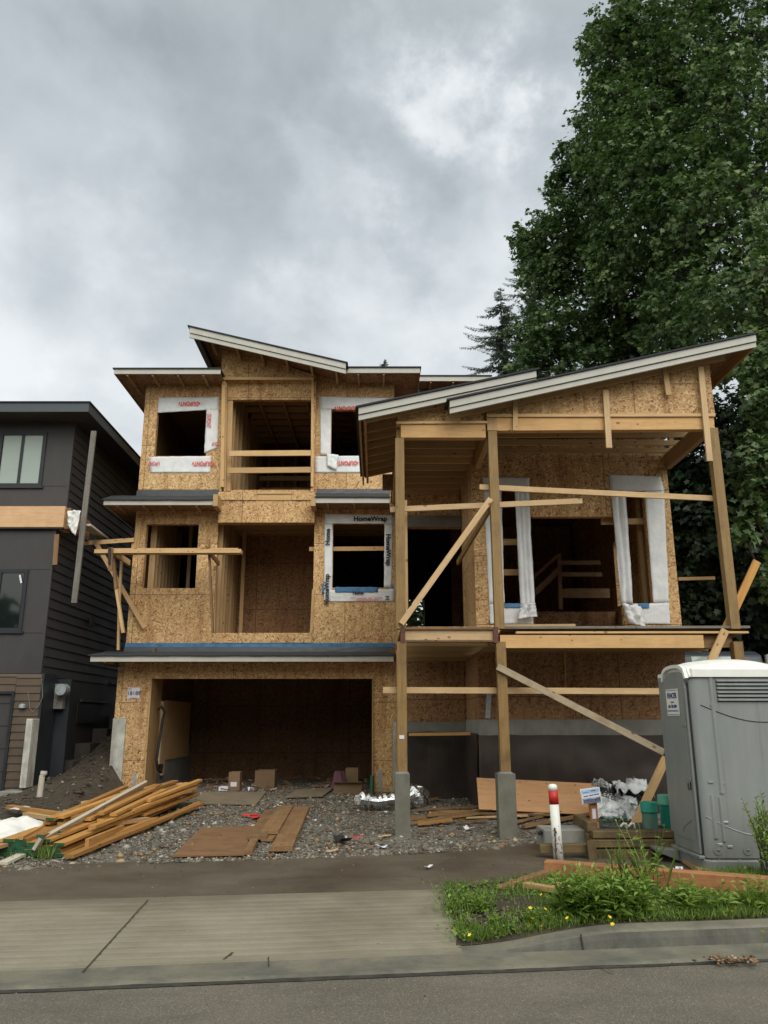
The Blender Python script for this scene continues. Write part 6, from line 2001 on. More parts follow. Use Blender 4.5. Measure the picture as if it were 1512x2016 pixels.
# side face: louvres, ribs, lines, screws
for i in range(6):
    z = zT1 - .075 - .043 * i
    x0 = TX + .30
    mb = MB(); mb.prism([(YT - .028, z - .018), (YT - .001, z - .008), (YT - .001, z + .012), (YT - .028, z - .008)], 'X', x0 + .005, TX + wd - .04); mb.build('louvre', 'potty', pot)
    mb = MB(); mb.box(x0 + .005, TX + wd - .04, YT - .004, YT - .0005, z - .028, z - .010); mb.build('vent_slot', 'black', pot)
for (x, z0, z1, w) in ((TX + .245, 1.02, zT1 - .04, .03), (TX + .215, .98, .52, .022), (TX + .13, .55, 1.0, .03)):
    mb = MB(); mb.prism([(x - w, YT), (x - w * .4, YT - .016), (x + w * .4, YT - .016), (x + w, YT)], 'Z', min(z0, z1), max(z0, z1)); mb.build('rib', 'potty', pot)
mb = MB()
mb.tube([(TX + .10 + .10 * i, YT - .002, 1.98 - .19 * math.sin(min(1, i / 7) * math.pi / 2)) for i in range(11)], .005, 5); mb.build('curved_seam', 'black', pot)
mb = MB()
mb.tube([(TX + .04 + .10 * i, YT - .003, .78 - .20 * math.sin(min(1, i / 6) * math.pi / 2)) for i in range(11)], .004, 5); mb.build('curved_seam', 'zinc', pot)
for (x, z) in ((TX + .13, 1.14), (TX + .255, 1.13), (TX + .16, .49), (TX + .27, .47), (TX + .25, .72), (TX + .24, 1.98)):
    mb = MB(); mb.box(x - .028, x + .028, YT - .012, YT - .001, z - .012, z + .012); mb.build('rivet_boss', 'zinc' if z < .9 else 'potty', pot, bevel=.003)
for x in (TX + .135, TX + .46, TX + .9):
    mb = MB(); mb.tube([(x, YT - .002, .43), (x, YT - .008, .43)], [.05, .05], 18); mb.tube([(x, YT - .008, .43), (x, YT - .014, .425)], [.018, .016], 10); mb.build('fixing_cup', 'potty', pot)
mb = MB()
for i in range(5): mb.lathe([(.006, 0), (.009, .004), (.004, .01)], (TX + .12 + .22 * i, YT - .06 + .01, .336), 8)
mb.build('screws', 'zinc', pot)
# rental sign on the door
ys0, ys1 = YT + .38, YT + .66
sgn = MB()
zS0, zS1 = None, None
def PXp(u, v, X):
    d = view_dir(u, v); t = X / d.x
    return Vector((X, d.y * t, d.z * t + HC))
c1, c2 = PXp(1311, 1358, TX - .043), PXp(1339, 1408, TX - .043)
ysA, ysB = max(c1.y, c2.y), min(c1.y, c2.y)
zSt, zSb = c1.z, PXp(1316, 1409, TX - .043).z
ysA = min(ysA, yD1 - .06); ysB = max(ysB, yD0 + .06)
sgn.box(TX - .048, TX - .0445, ysB, ysA, zSb, zSt)
so = sgn.build('rental_sign', 'white', door)
hS = zSt - zSb; wS = ysA - ysB; ym_ = (ysA + ysB) / 2
text('lettering', 'FENCER', (TX - .051, ym_, zSb + hS * .74), hS * .28, '-X', 'inkblue', so, bold=.006, sx=wS * .86 / (hS * .28 * 3.9))
text('lettering', 'RENTALS', (TX - .051, ym_, zSb + hS * .50), hS * .09, '-X', 'inkblue', so, sx=.9)
text('lettering', '604-720-3001', (TX - .051, ym_, zSb + hS * .34), hS * .17, '-X', 'inkblue', so, bold=.002, sx=wS * .86 / (hS * .17 * 6.6))
for z in (.2, .16, .05, .95):
    mb = MB(); mb.box(TX - .0505, TX - .0485, ysB + .02, ysA - .02, zSb + hS * z - .003, zSb + hS * z + .003); mb.build('ink_line', 'inkblue', so)

# ================================================================== VAN AND FENCE BEHIND, RIGHT
vx0 = XX(1352, 1290, 18.2); vx1 = vx0 + 2.0
gv = 1.05
van = thing('parked_van', 'dark van with pale windscreen barely visible between the wing and the right porch post', 'van', ((vx0 + vx1) / 2, 20, gv))
zvt = ZZ(1283, 18.2)
prof = [(18.2, gv + .35), (18.2, gv + .95), (18.35, gv + 1.1), (18.85, zvt - .02), (19.1, zvt + .08), (22.6, zvt + .08), (22.8, gv + .4)]
mb = MB(); mb.prism(prof, 'X', vx0, vx1); mb.build('body', 'nei_fascia', van, bevel=.05)
mb = MB(); mb.prism([(18.36, gv + 1.14), (18.84, zvt - .07), (18.82, zvt - .06), (18.34, gv + 1.15)], 'X', vx0 + .33, vx1 - .75); mb.build('windscreen', 'glass_pale', van)
for x in (vx0 + .02, vx1 - .02):
    for y in (18.95, 21.9):
        mb = MB(); mb.tube([(x - .1, y, gv + .33), (x + .1, y, gv + .33)], [.33, .33], 20); w_ = mb.build('wheel', 'black', van)
        mb = MB(); mb.tube([(x - .105, y, gv + .33), (x + .105, y, gv + .33)], [.19, .19], 16); mb.build('rim', 'zinc', w_)
for s_, x in ((-1, vx0 - .12), (1, vx1 + .12)):
    mb = MB(); mb.lathe([(.02, -.12), (.1, -.1), (.1, .1), (.03, .13)], (x, 18.75, zvt - .14), 12); mb.build('mirror', 'vanwhite', van)
for x in (vx0 + .28, vx1 - .28):
    mb = MB(); mb.tube([(x, 18.21, gv + .75), (x, 18.17, gv + .75)], [.12, .11], 16); mb.build('headlight', 'zinc', van)
fn_ = thing('board_fence', 'low reddish brown board fence at the right edge behind the toilet', 'fence', (12.5, 20.5, 1.0))
for i in range(44):
    x = 9.9 + .14 * i
    stick('fence_board', (x, 20.5, .9), (x, 20.5, ZZ(1306, 20.5) + .12 * math.sin(i * .9) * .3), .125, .02, 'oldfence', fn_, up=(1, 0, 0))
mb = MB(); mb.box(9.8, 16.1, 20.52, 20.56, 2.2, 2.3); mb.build('rail', 'oldfence', fn_)

# ================================================================== LOOSE STONES, TREES, WEEDS (fast array meshes)
def raw_mesh(name, verts, faces_flat, nper, mat, parent=None, origin=(0, 0, 0), smooth=False):
    me = bpy.data.meshes.new(name)
    nv, nf = len(verts), len(faces_flat) // nper
    me.vertices.add(nv)
    me.vertices.foreach_set('co', (verts - np.array(origin)).astype(np.float32).ravel())
    me.loops.add(nf * nper)
    me.loops.foreach_set('vertex_index', faces_flat.astype(np.int32))
    me.polygons.add(nf)
    me.polygons.foreach_set('loop_start', np.arange(0, nf * nper, nper, dtype=np.int32))
    me.polygons.foreach_set('loop_total', np.full(nf, nper, dtype=np.int32))
    if smooth: me.polygons.foreach_set('use_smooth', np.ones(nf, dtype=bool))
    me.materials.append(M[mat])
    me.update(calc_edges=True)
    me.validate()
    return link_obj(name, me, parent, Matrix.Translation(Vector(origin)))

def stones(name, pts, sizes, mat, label, cat):
    n = len(pts)
    base = np.array([(1, 0, 0), (0, 1, 0), (-1, 0, 0), (0, -1, 0), (0, 0, 1), (0, 0, -1)], float)
    V = base[None] + rng.normal(0, .22, (n, 6, 3))
    sc_ = sizes[:, None, None] * np.stack([rng.uniform(.8, 1.4, n), rng.uniform(.6, 1.1, n), rng.uniform(.35, .7, n)], 1)[:, None, :]
    V = V * sc_
    th = rng.uniform(0, 6.28, n)
    c, s = np.cos(th)[:, None], np.sin(th)[:, None]
    X = V[:, :, 0] * c - V[:, :, 1] * s
    Y = V[:, :, 0] * s + V[:, :, 1] * c
    V = np.stack([X, Y, V[:, :, 2]], 2) + pts[:, None, :]
    F = np.array([(0, 1, 4), (1, 2, 4), (2, 3, 4), (3, 0, 4), (1, 0, 5), (2, 1, 5), (3, 2, 5), (0, 3, 5)])
    FF = (F[None] + (np.arange(n) * 6)[:, None, None]).reshape(-1)
    o = raw_mesh(name, V.reshape(-1, 3), FF, 3, mat)
    return tag(o, label, cat, kind='stuff')

pts = []
while len(pts) < 36000:
    x = rng.uniform(-5.3, 6.0)
    y0 = walk_back(x) - .12
    y = y0 + (20.5 - y0) * rng.uniform(0, 1) ** 1.5
    if x > 2.4 and y > 13.2: continue
    if y > 18 and x > .3: continue
    if hnoise(x, y, 2, .9) < rng.uniform(-.55, .25) + (.22 if x > .2 else 0): continue
    pts.append((x, y, lot_z(x, y) + .004))
pts = np.array(pts)
sz = np.exp(rng.normal(math.log(.0122), .58, len(pts))).clip(.004, .075)
stones('gravel_stones', pts, sz, 'stones', 'loose grey gravel and broken stone over the building lot', 'gravel')
pts = []
for _ in range(2200):
    x = rng.uniform(-5.3, 5.5); y0 = walk_back(x); y = y0 + (19 - y0) * rng.uniform(0, 1) ** 1.3
    pts.append((x, y, lot_z(x, y) + .012))
pts = np.array(pts); stones('wood_chips', pts, np.exp(rng.normal(math.log(.022), .5, len(pts))).clip(.01, .09), 'chips', 'small wood chips and splinters strewn over the gravel', 'wood chips')
pts = []
for _ in range(900):
    a = rng.uniform(-4.5, KS + 9); s = rng.uniform(-3.0, 4.0) if rng.random() < .5 else rng.normal(3.6, .35)
    if .36 < s < .6 and a > KS: continue
    q = sp(a, s)
    if s > 3.2 and q.y > walk_back(q.x): continue
    z = .012 if s < 0 else gz(q.x, q.y) + (.026 if s < 2.0 else .01)
    if s > .55 and s < 2.05 and a > KS: continue
    pts.append((q.x, q.y, z + .002))
pts = np.array(pts); stones('grit', pts, np.exp(rng.normal(math.log(.006), .4, len(pts))).clip(.003, .016), 'stones', 'fine grit scattered over footway, apron and road', 'grit')
# dirt clods on the heap between the houses and on the verge
pts = []
for _ in range(1500):
    x = rng.uniform(-8, -5.5); y = rng.uniform(14.5, 22)
    v_ = gnd(x, y); pts.append((v_.x, v_.y, v_.z + .01))
for _ in range(700):
    s = rng.uniform(.62, 2.0); a = al_edge(s) + rng.uniform(.02, 2.3)
    q = sp(a, s); pts.append((q.x, q.y, verge_z(q.x, q.y) + .0))
pts = np.array(pts); stones('clods', pts, np.exp(rng.normal(math.log(.022), .5, len(pts))).clip(.006, .08), 'clodmat', 'stones and clods in the bare soil', 'clods')
# dead leaves in the gutter
lp_ = PZ(1436, 1890, .05)
pts = np.array([(lp_.x + rng.normal(0, .09), lp_.y + rng.normal(0, .04), .045 + rng.uniform(0, .02)) for _ in range(70)])
stones('dead_leaves', pts, rng.uniform(.01, .028, 70), 'chips', 'clump of dead brown leaves in the gutter', 'dead leaves')

def leaf_arrays(P0, D, U, L, Wd, fold=.25):
    """kite leaves: base points, directions, up vectors, length, width -> verts, tri indices"""
    D = D / np.linalg.norm(D, axis=1, keepdims=True)
    S = np.cross(D, U); S /= np.linalg.norm(S, axis=1, keepdims=True) + 1e-9
    Nn = np.cross(S, D)
    mid = P0 + D * (L * .45)[:, None]
    a = P0
    b = mid + S * (Wd * .5)[:, None] + Nn * (Wd * fold)[:, None]
    c = P0 + D * L[:, None] - Nn * (L * .12)[:, None]
    d = mid - S * (Wd * .5)[:, None] + Nn * (Wd * fold)[:, None]
    V = np.stack([a, b, c, d], 1).reshape(-1, 3)
    n = len(P0)
    F = (np.array([(0, 1, 2), (0, 2, 3)])[None] + (np.arange(n) * 4)[:, None, None]).reshape(-1)
    return V, F

def lobed_leaf_arrays(P0, D, U, L):
    """five-lobed leaf of 6 triangles, as a maple's"""
    D = D / np.linalg.norm(D, axis=1, keepdims=True)
    S = np.cross(D, U); S /= np.linalg.norm(S, axis=1, keepdims=True) + 1e-9
    Nn = np.cross(S, D)
    shp = [(0, 0, 0), (.10, .42, .06), (.42, .30, .0), (.62, .56, .10), (.70, .20, .0), (1.05, 0, -.10), (.70, -.20, .0), (.62, -.56, .10), (.42, -.30, 0), (.10, -.42, .06)]
    V = np.stack([P0 + D * (L * x)[:, None] + S * (L * y)[:, None] + Nn * (L * z)[:, None] for x, y, z in shp], 1).reshape(-1, 3)
    T = [(0, 1, 2), (0, 2, 8), (0, 8, 9), (2, 3, 4), (2, 4, 8), (4, 6, 8), (4, 5, 6), (8, 6, 7)]
    n = len(P0)
    F = (np.array(T)[None] + (np.arange(n) * 10)[:, None, None]).reshape(-1)
    return V, F

def broadleaf(name, label, trunk, lobes, n_spray, leafL, mat, group=None, per=11, seed=1, inner=.25, lobed=True, fill=True):
    """trunk: list of (point, radius); lobes: (centre, radius)"""
    g = np.random.default_rng(seed)
    t = thing(name, label, 'tree', trunk[0][0], group)
    mb = MB()
    mb.tube([p for p, r in trunk], [r for p, r in trunk], 10)
    tops = [p for p, r in trunk]
    tips = []
    for c, r in lobes:
        best = min(tops, key=lambda p: (Vector(p) - c).length + max(0, p[2] - c.z + r * .2) * 3)
        b = Vector(best)
        mid = b.lerp(c, .5) + Vector((g.normal(0, .25), g.normal(0, .25), .25 * r))
        rb = max(.035, .10 * (r / 2.0))
        mb.tube([b, b.lerp(mid, .6) + Vector((0, 0, .1)), mid, mid.lerp(c, .6), c], [rb * 1.3, rb * 1.1, rb, rb * .7, rb * .35], 6)
        for k in range(7):
            d = Vector(g.normal(0, 1, 3)); d.normalize()
            e = c + d * r * .85
            mb.tube([c, c.lerp(e, .5) + Vector((0, 0, -.05)), e], [rb * .35, rb * .25, .008], 4, cap=False)
    mb.build('trunk', 'bark', t, smooth=True)
    C = np.array([tuple(c) for c, r in lobes]); Rr = np.array([r for c, r in lobes])
    w = Rr ** 1.6 / (Rr ** 1.6).sum()
    idx = g.choice(len(lobes), n_spray, p=w)
    d = g.normal(0, 1, (n_spray, 3)); d /= np.linalg.norm(d, axis=1, keepdims=True)
    rad = np.where(g.random(n_spray) < inner, g.uniform(.25, .85, n_spray), g.normal(.93, .12, n_spray))
    # knobbly surface: sprays gather on sub-clumps
    sub = g.normal(0, 1, (len(lobes), 12, 3)); sub /= np.linalg.norm(sub, axis=2, keepdims=True)
    pick = g.integers(0, 12, n_spray)
    dd = d + sub[idx, pick] * 2.6
    dd /= np.linalg.norm(dd, axis=1, keepdims=True)
    use = g.random(n_spray) < .74
    d = np.where(use[:, None], dd, d)
    rad = np.where(use, rad * (1.0 + .16 * g.random(n_spray)), rad * .90)
    rad = np.where(g.random(n_spray) < .07, g.uniform(1.06, 1.28, n_spray), rad)
    S0 = C[idx] + d * (Rr[idx] * rad)[:, None]
    out = d + np.array((0, 0, -.15)) + g.normal(0, .35, (n_spray, 3))
    out /= np.linalg.norm(out, axis=1, keepdims=True)
    tl = leafL * g.uniform(2.0, 3.6, n_spray)
    P0, DD, LL = [], [], []
    for k in range(per):
        f = k / (per - 1)
        p = S0 + out * (tl * (f - .3))[:, None] + np.array((0, 0, -1.0)) * (tl * .25 * f * f)[:, None]
        side = np.cross(out, (0, 0, 1.0)); side /= np.linalg.norm(side, axis=1, keepdims=True) + 1e-9
        sg_ = 1 if k % 2 else -1
        dirv = out * .5 + side * sg_ * .8 + g.normal(0, .35, (n_spray, 3)) + np.array((0, 0, -.55))
        P0.append(p + g.normal(0, leafL * .35, (n_spray, 3))); DD.append(dirv); LL.append(leafL * g.uniform(.55, 1.35, n_spray))
    P0, DD, LL = np.concatenate(P0), np.concatenate(DD), np.concatenate(LL)
    U = g.normal(0, .45, P0.shape) + np.array((0, -.45, 1.0))
    if lobed: V, F = lobed_leaf_arrays(P0, DD, U, LL)
    else: V, F = leaf_arrays(P0, DD, U, LL, LL * .62)
    raw_mesh('crown', V, F, 3, mat, t)
    return t

def lobes_px(lst, Yd=None):
    out = []
    for l in lst:
        u, v, r, Y = l
        p = P(u, v, Y)
        dist = (p - Vector((0, 0, HC))).length
        out.append((p, r / FPX * dist * .95))
    return out
# big maple whose crown fills the right of the picture
LA = lobes_px([(1360, 20, 130, 21), (1480, 60, 140, 20), (1290, 40, 80, 22), (1420, 170, 150, 20), (1300, 170, 110, 21), (1500, 230, 130, 18.5), (1230, 110, 62, 22),
               (1205, 70, 36, 22.5), (1240, 235, 85, 22), (1380, 310, 140, 20), (1480, 380, 130, 18), (1280, 340, 110, 21), (1500, 540, 110, 16.5), (1400, 470, 130, 19.5), (1195, 185, 40, 22),
               (1470, 640, 95, 18), (1380, 620, 110, 20), (1300, 500, 110, 21), (1175, 110, 28, 22.5)])
tA = [((P(1560, 1300, 21.5)), .45), (P(1556, 1000, 21.5), .40), (P(1530, 700, 21.3), .34), (P(1480, 420, 21), .26), (P(1430, 180, 20.8), .16), (P(1400, 30, 20.8), .08)]
broadleaf('maple_tree', 'huge broad leaved tree whose dense crown fills the upper right of the picture', tA, LA, 6800, .130, 'leaf', per=11, seed=3)
LB = lobes_px([(1190, 300, 62, 24), (1165, 88, 15, 23), (1185, 62, 17, 23), (1152, 232, 17, 23.5), (1118, 300, 18, 24), (1100, 345, 16, 24), (1090, 370, 14, 24.5), (1022, 468, 18, 25), (1030, 480, 20, 25), (1060, 445, 22, 25), (1240, 330, 80, 24), (1150, 375, 60, 24.5), (1120, 425, 48, 24.5), (1075, 490, 46, 25), (1052, 520, 34, 25), (1140, 500, 90, 24), (1220, 440, 95, 24),
               (1200, 570, 100, 24), (1110, 590, 80, 24.5), (1280, 600, 100, 23.5), (1150, 680, 90, 24), (1060, 650, 50, 25), (1240, 700, 100, 23.5), (1345, 720, 90, 23), (1070, 720, 62, 24.5), (1030, 735, 40, 25.5), (1340, 540, 80, 23.5)])
tB = [(P(1260, 1330, 25.5), .36), (P(1255, 1000, 25.5), .31), (P(1240, 760, 25.2), .26), (P(1215, 560, 25), .19), (P(1200, 400, 25), .11), (P(1195, 310, 25), .06)]
broadleaf('maple_tree', 'broad leaved tree behind the right wing roof, its crown leaning out to the left', tB, LB, 5400, .130, 'leaf', per=11, seed=5)
# low branches right of the house
LC = lobes_px([(1500, 905, 30, 14.0), (1505, 960, 24, 13.6), (1482, 1010, 20, 13.6), (1456, 1042, 11, 13.8), (1478, 690, 30, 15.5), (1508, 720, 30, 14.5), (1505, 780, 28, 14.5), (1512, 850, 24, 14.5), (1515, 1130, 22, 15)])
tC = [(P(1620, 1330, 18), .22), (P(1610, 1050, 17.6), .18), (P(1590, 800, 17), .12), (P(1560, 700, 16.5), .06)]
broadleaf('understorey_tree', 'slender tree at the right edge with bright drooping sprays beside the porch post', tC, LC, 300, .13, 'leaf', per=10, seed=8)
LD = lobes_px([(1440, 860, 110, 20), (1360, 900, 90, 21), (1400, 1010, 100, 21), (1490, 1080, 110, 20), (1380, 1130, 100, 21.5), (1450, 1220, 100, 22.5), (1510, 1210, 90, 21), (1360, 1230, 60, 23.5), (1340, 1000, 60, 22), (1520, 900, 90, 19)])
tD = [(P(1440, 1330, 23), .2), (P(1435, 1100, 22.5), .16), (P(1430, 900, 22), .10), (P(1425, 820, 22), .05)]
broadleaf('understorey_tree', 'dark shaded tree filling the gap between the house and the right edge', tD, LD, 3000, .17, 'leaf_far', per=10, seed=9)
# woods on the slope behind: one mass
g = np.random.default_rng(21)
n = 26000
x = g.uniform(6, 60, n); y = g.uniform(27, 46, n)
hh = 13 + 3 * np.sin(x * .4) + 2 * np.sin(x * 1.1 + y)
z = g.uniform(.5, 1, n) * hh * g.random(n) ** .4
Pn = np.stack([x, y, z], 1)
V, F = leaf_arrays(Pn, g.normal(0, 1, (n, 3)) + np.array((0, 0, -.6)), g.normal(0, 1, (n, 3)) + np.array((0, -.8, .8)), g.uniform(.6, 1.2, n), g.uniform(.4, .8, n))
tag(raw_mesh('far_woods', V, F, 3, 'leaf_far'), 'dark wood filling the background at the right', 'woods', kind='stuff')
n = 14000
x = g.uniform(-3, 14, n); y = g.uniform(29, 33, n); z = g.uniform(0, 8.5, n)
V, F = leaf_arrays(np.stack([x, y, z], 1), g.normal(0, 1, (n, 3)) + np.array((0, 0, -.4)), g.normal(0, 1, (n, 3)) + np.array((0, -.8, .8)), g.uniform(.25, .5, n), g.uniform(.15, .3, n))
tag(raw_mesh('hedge_growth', V, F, 3, 'leaf'), 'green undergrowth seen through the far opening of the house', 'undergrowth', kind='stuff')

n = 15000  # trees added out of view to keep low sky light out of the garage
x = g.uniform(-50, 50, n); y = g.uniform(-22, -14, n)
z = g.random(n) * (10.5 + 2.0 * np.sin(x * .35))
V, F = leaf_arrays(np.stack([x, y, z], 1), g.normal(0, 1, (n, 3)), g.normal(0, 1, (n, 3)) + np.array((0, .8, .8)), g.uniform(.8, 1.6, n), g.uniform(.6, 1.0, n))
tag(raw_mesh('added_shade_woods', V, F, 3, 'leaf_far'), 'unseen wood added behind the camera to block low sky light', 'woods', kind='stuff')

# conifers
def conifer(label, u, vtop, vbot, Y, wpx, seed, lean=0.0, nb=90):
    g = np.random.default_rng(seed)
    top = P(u, vtop, Y)
    H_ = top.z - gz(top.x, Y)
    t = thing('conifer', label, 'tree', (top.x, Y, gz(top.x, Y)), 'conifers beyond the house')
    mb = MB(); mb.tube([(top.x + lean, Y, .5), (top.x + lean * .3, Y, top.z - H_ * .4), (top.x, Y, top.z)], [.24, .11, .012], 8); mb.build('trunk', 'bark', t, smooth=True)
    dist = (top - Vector((0, 0, HC))).length
    wmax = wpx / FPX * dist
    vis = (P(u, vbot, Y).z)
    P0, D, L = [], [], []
    hspan = top.z - vis
    mbb = MB()
    for k in range(nb):
        f = (k + g.random()) / nb
        z = top.z - .05 - hspan * 1.6 * f
        r = wmax * min(1.25, (f * 1.6) ** .8) * g.uniform(.55, 1.1) + .08
        th = g.uniform(0, 6.28)
        base_ = Vector((top.x + lean * .3 * f, Y, z))
        dr_ = Vector((math.cos(th), math.sin(th), 0))
        m = max(6, int(r / .05))
        pts_ = []
        for j in range(m):
            q = j / (m - 1)
            p = base_ + dr_ * (r * q) + Vector((0, 0, -.30 * r * q + .22 * r * q * q * q))
            pts_.append(p)
            for s_ in range(5):
                sd_ = Vector((-dr_.y, dr_.x, 0)) * g.choice((-1, 1))
                dv = sd_ * g.uniform(.5, 1) + dr_ * g.uniform(.2, .9) + Vector((0, 0, g.uniform(-.6, .2)))
                P0.append(tuple(p)); D.append(tuple(dv)); L.append((.10 + .20 * (1 - q) * min(1, r)) * g.uniform(.6, 1.2))
        mbb.tube([pts_[0], pts_[len(pts_) // 2], pts_[-1]], [.02, .012, .004], 4, cap=False)
    mbb.build('branches', 'bark', t)
    P0, D, L = np.array(P0), np.array(D), np.array(L)
    V, F = leaf_arrays(P0, D, g.normal(0, .4, P0.shape) + np.array((0, 0, 1.0)), L, L * .22, .05)
    raw_mesh('crown', V, F, 3, 'needle', t)
conifer('slim conifer with drooping tips, leftmost behind the right wing roof', 985, 566, 745, 34, 120, 31, nb=105)
conifer('taller conifer half hidden by the leaning crown of the broad leaved tree', 1040, 470, 745, 36, 120, 32, nb=130)
conifer('tiny conifer tip showing above the roof of the house', 757, 707, 724, 52, 12, 33, nb=40)

# ---------------- verge plants
g = np.random.default_rng(77)
def vpt(a, s):
    q = sp(a, s); return (q.x, q.y, verge_z(q.x, q.y) - .02)
# grass blades
P0, D, L, Wd = [], [], [], []
A_end = KS + 6.5
def blade(x, y, z, h, wdt, g=g):
    P0.append((x, y, z)); D.append((g.normal(0, .38), g.normal(0, .38), 1)); L.append(h); Wd.append(wdt)
def vas(u, v, z=.25):
    q = PZ(u, v, z)
    for _ in range(6): q = PZ(u, v, verge_z(q.x, q.y))
    return sa(q.x, q.y), sn(q.x, q.y)
BA, BS = vas(968, 1815)
BA2, BS2 = vas(1320, 1812)
def bareness(a, s):
    return smooth(.62, .90, s) * min(1, 1.35 * math.exp(-(((a - BA) / .30) ** 2 + ((s - BS) / .24) ** 2)) + .8 * math.exp(-(((a - BA2) / .25) ** 2 + ((s - BS2) / .12) ** 2)))
cnt = 0
while cnt < 34000:
    a = KS - .1 + 7.2 * g.random(); s = g.uniform(.56, 2.05)
    if a < al_edge(s) + .02 - abs(g.normal(0, .09)) + .10 * hnoise(s * 4, 3, 0, 1): continue
    bare = bareness(a, s)
    dens = .35 + 1.5 * (1 - smooth(.62, 1.15, s)) + .6 * smooth(KS + 2.7, KS + 3.6, a)
    dens *= .85 + 1.2 * hnoise(a, s, 4, 1.7)
    if g.random() > dens * (1 - bare): continue
    x, y, z = vpt(a, s)
    h = g.uniform(.04, .13) * (1 + .9 * smooth(KS + 3.0, KS + 4.5, a) * smooth(.8, 1.3, s))
    blade(x, y, z, h, g.uniform(.004, .009)); cnt += 1
for (u, v) in ((85, 1692), (20, 1693), (95, 1690)):
    q = PG(u, v)
    for _ in range(60 if u == 85 else 40):
        blade(q.x + g.normal(0, .07), q.y + g.normal(0, .05), q.z, g.uniform(.08, .26) * (1 if u == 85 else .35), .008)
P0, D, L, Wd = map(np.array, (P0, D, L, Wd))
V, F = leaf_arrays(P0, D, g.normal(0, 1, P0.shape), L, Wd, .1)
tag(raw_mesh('verge_grass', V, F, 3, 'grass'), 'short bright grass along the kerb and over the verge', 'grass', kind='stuff')
# ground cover of small clover-like leaves
P0, D, L = [], [], []
cnt = 0
while cnt < 12000:
    a = KS - .35 + 7.2 * g.random(); s = g.uniform(.58, 2.05)
    if a < al_edge(s) - abs(g.normal(0, .10)) + .12 * hnoise(s * 4, 3, 0, 1): continue
    bare = bareness(a, s)
    dens = .75 + 1.3 * hnoise(a, s, 14, 1.3) + .25 * (1 - smooth(.6, .9, s))
    if g.random() > dens * (1 - bare): continue
    x, y, z = vpt(a, s)
    th = g.uniform(0, 6.28)
    P0.append((x, y, z + abs(g.normal(.02, .02)))); D.append((math.cos(th), math.sin(th), g.uniform(.1, .9))); L.append(g.uniform(.02, .055)); cnt += 1
P0, D, L = map(np.array, (P0, D, L))
V, F = leaf_arrays(P0, D, g.normal(0, .3, P0.shape) + np.array((0, 0, 1.)), L, L * .6, .12)
tag(raw_mesh('ground_cover', V, F, 3, 'weed'), 'low leafy ground cover spreading over the verge', 'ground cover', kind='stuff')

def weed(a, s, n_st, h, spread, leafl, label, seed, mat='weed', up=.8, wr=.30, nl=12):
    g = np.random.default_rng(seed)
    x, y, z = vpt(a, s)
    t = thing('weed_plant', label, 'weed', (x, y, z), 'leafy weeds on the verge')
    mb = MB()
    P0, D, L = [], [], []
    for k in range(n_st):
        th = g.uniform(0, 6.28); r0 = spread * .6 * math.sqrt(g.random())
        b = Vector((x + r0 * math.cos(th), y + r0 * math.sin(th) * .7, z))
        hh = h * g.uniform(.55, 1.0)
        lean = Vector((math.cos(th), math.sin(th), 0)) * g.uniform(.1, .45) * hh
        pts_ = [b, b + lean * .3 + Vector((0, 0, hh * .5)), b + lean + Vector((0, 0, hh))]
        mb.tube(pts_, [.006, .004, .002], 4, cap=False)
        for j in range(nl):
            q = (j + .5) / nl
            p = pts_[0].lerp(pts_[1], q * 2) if q < .5 else pts_[1].lerp(pts_[2], q * 2 - 1)
            ph = j * 2.4 + g.uniform(-.4, .4)
            P0.append(tuple(p)); D.append((math.cos(ph), math.sin(ph), up * g.uniform(-.1, 1.1)))
            L.append(leafl * (1.15 - .6 * q) * g.uniform(.7, 1.2))
    mb.build('stems', mat, t)
    P0, D, L = map(np.array, (P0, D, L))
    V, F = leaf_arrays(P0, D, g.normal(0, .25, P0.shape) + np.array((0, 0, 1.)), L, L * wr, .10)
    raw_mesh('leaves', V, F, 3, mat, t)
def vas(u, v, z=.25):
    q = PZ(u, v, z)
    for _ in range(6): q = PZ(u, v, verge_z(q.x, q.y))
    return sa(q.x, q.y), sn(q.x, q.y)
wl = [((1225, 1832), 50, .40, .40, .15, 'tall dense clump of lance leaved weeds in the middle of the verge'),
      ((1165, 1828), 30, .38, .24, .16, 'leafy clump just left of the tallest weeds'),
      ((1285, 1828), 30, .38, .24, .16, 'leafy clump just right of the tallest weeds'),
      ((1172, 1770), 7, .34, .10, .14, 'broad leaved weed rising at the front of the heavy beam'),
      ((1285, 1770), 7, .72, .10, .12, 'single tall weed standing up in front of the timber planter'),
      ((950, 1790), 16, .20, .16, .07, 'small bushy weed at the left tip of the verge'),
      ((985, 1818), 14, .15, .20, .06, 'low round leaved weed behind the bare patch'),
      ((1060, 1815), 16, .16, .22, .06, 'low buttercup foliage left of the big clump'),
      ((1345, 1800), 12, .30, .20, .12, 'loose weed with long leaves before the toilet'),
      ((1405, 1805), 12, .30, .22, .13, 'arching weed in front of the right part of the beam'),
      ((1490, 1800), 20, .30, .25, .12, 'thick weeds at the right edge of the verge'),
      ((1120, 1845), 12, .14, .18, .06, 'low weed at the kerb left of the clump'),
      ((905, 1788), 9, .10, .16, .05, 'flat weed creeping onto the concrete apron')]
for i, (uv, ns, h, spd, ll, lab) in enumerate(wl):
    a, s = vas(*uv)
    s = min(max(s, .75), 2.0)
    weed(a, s, ns, h, spd, ll, lab, 100 + i)
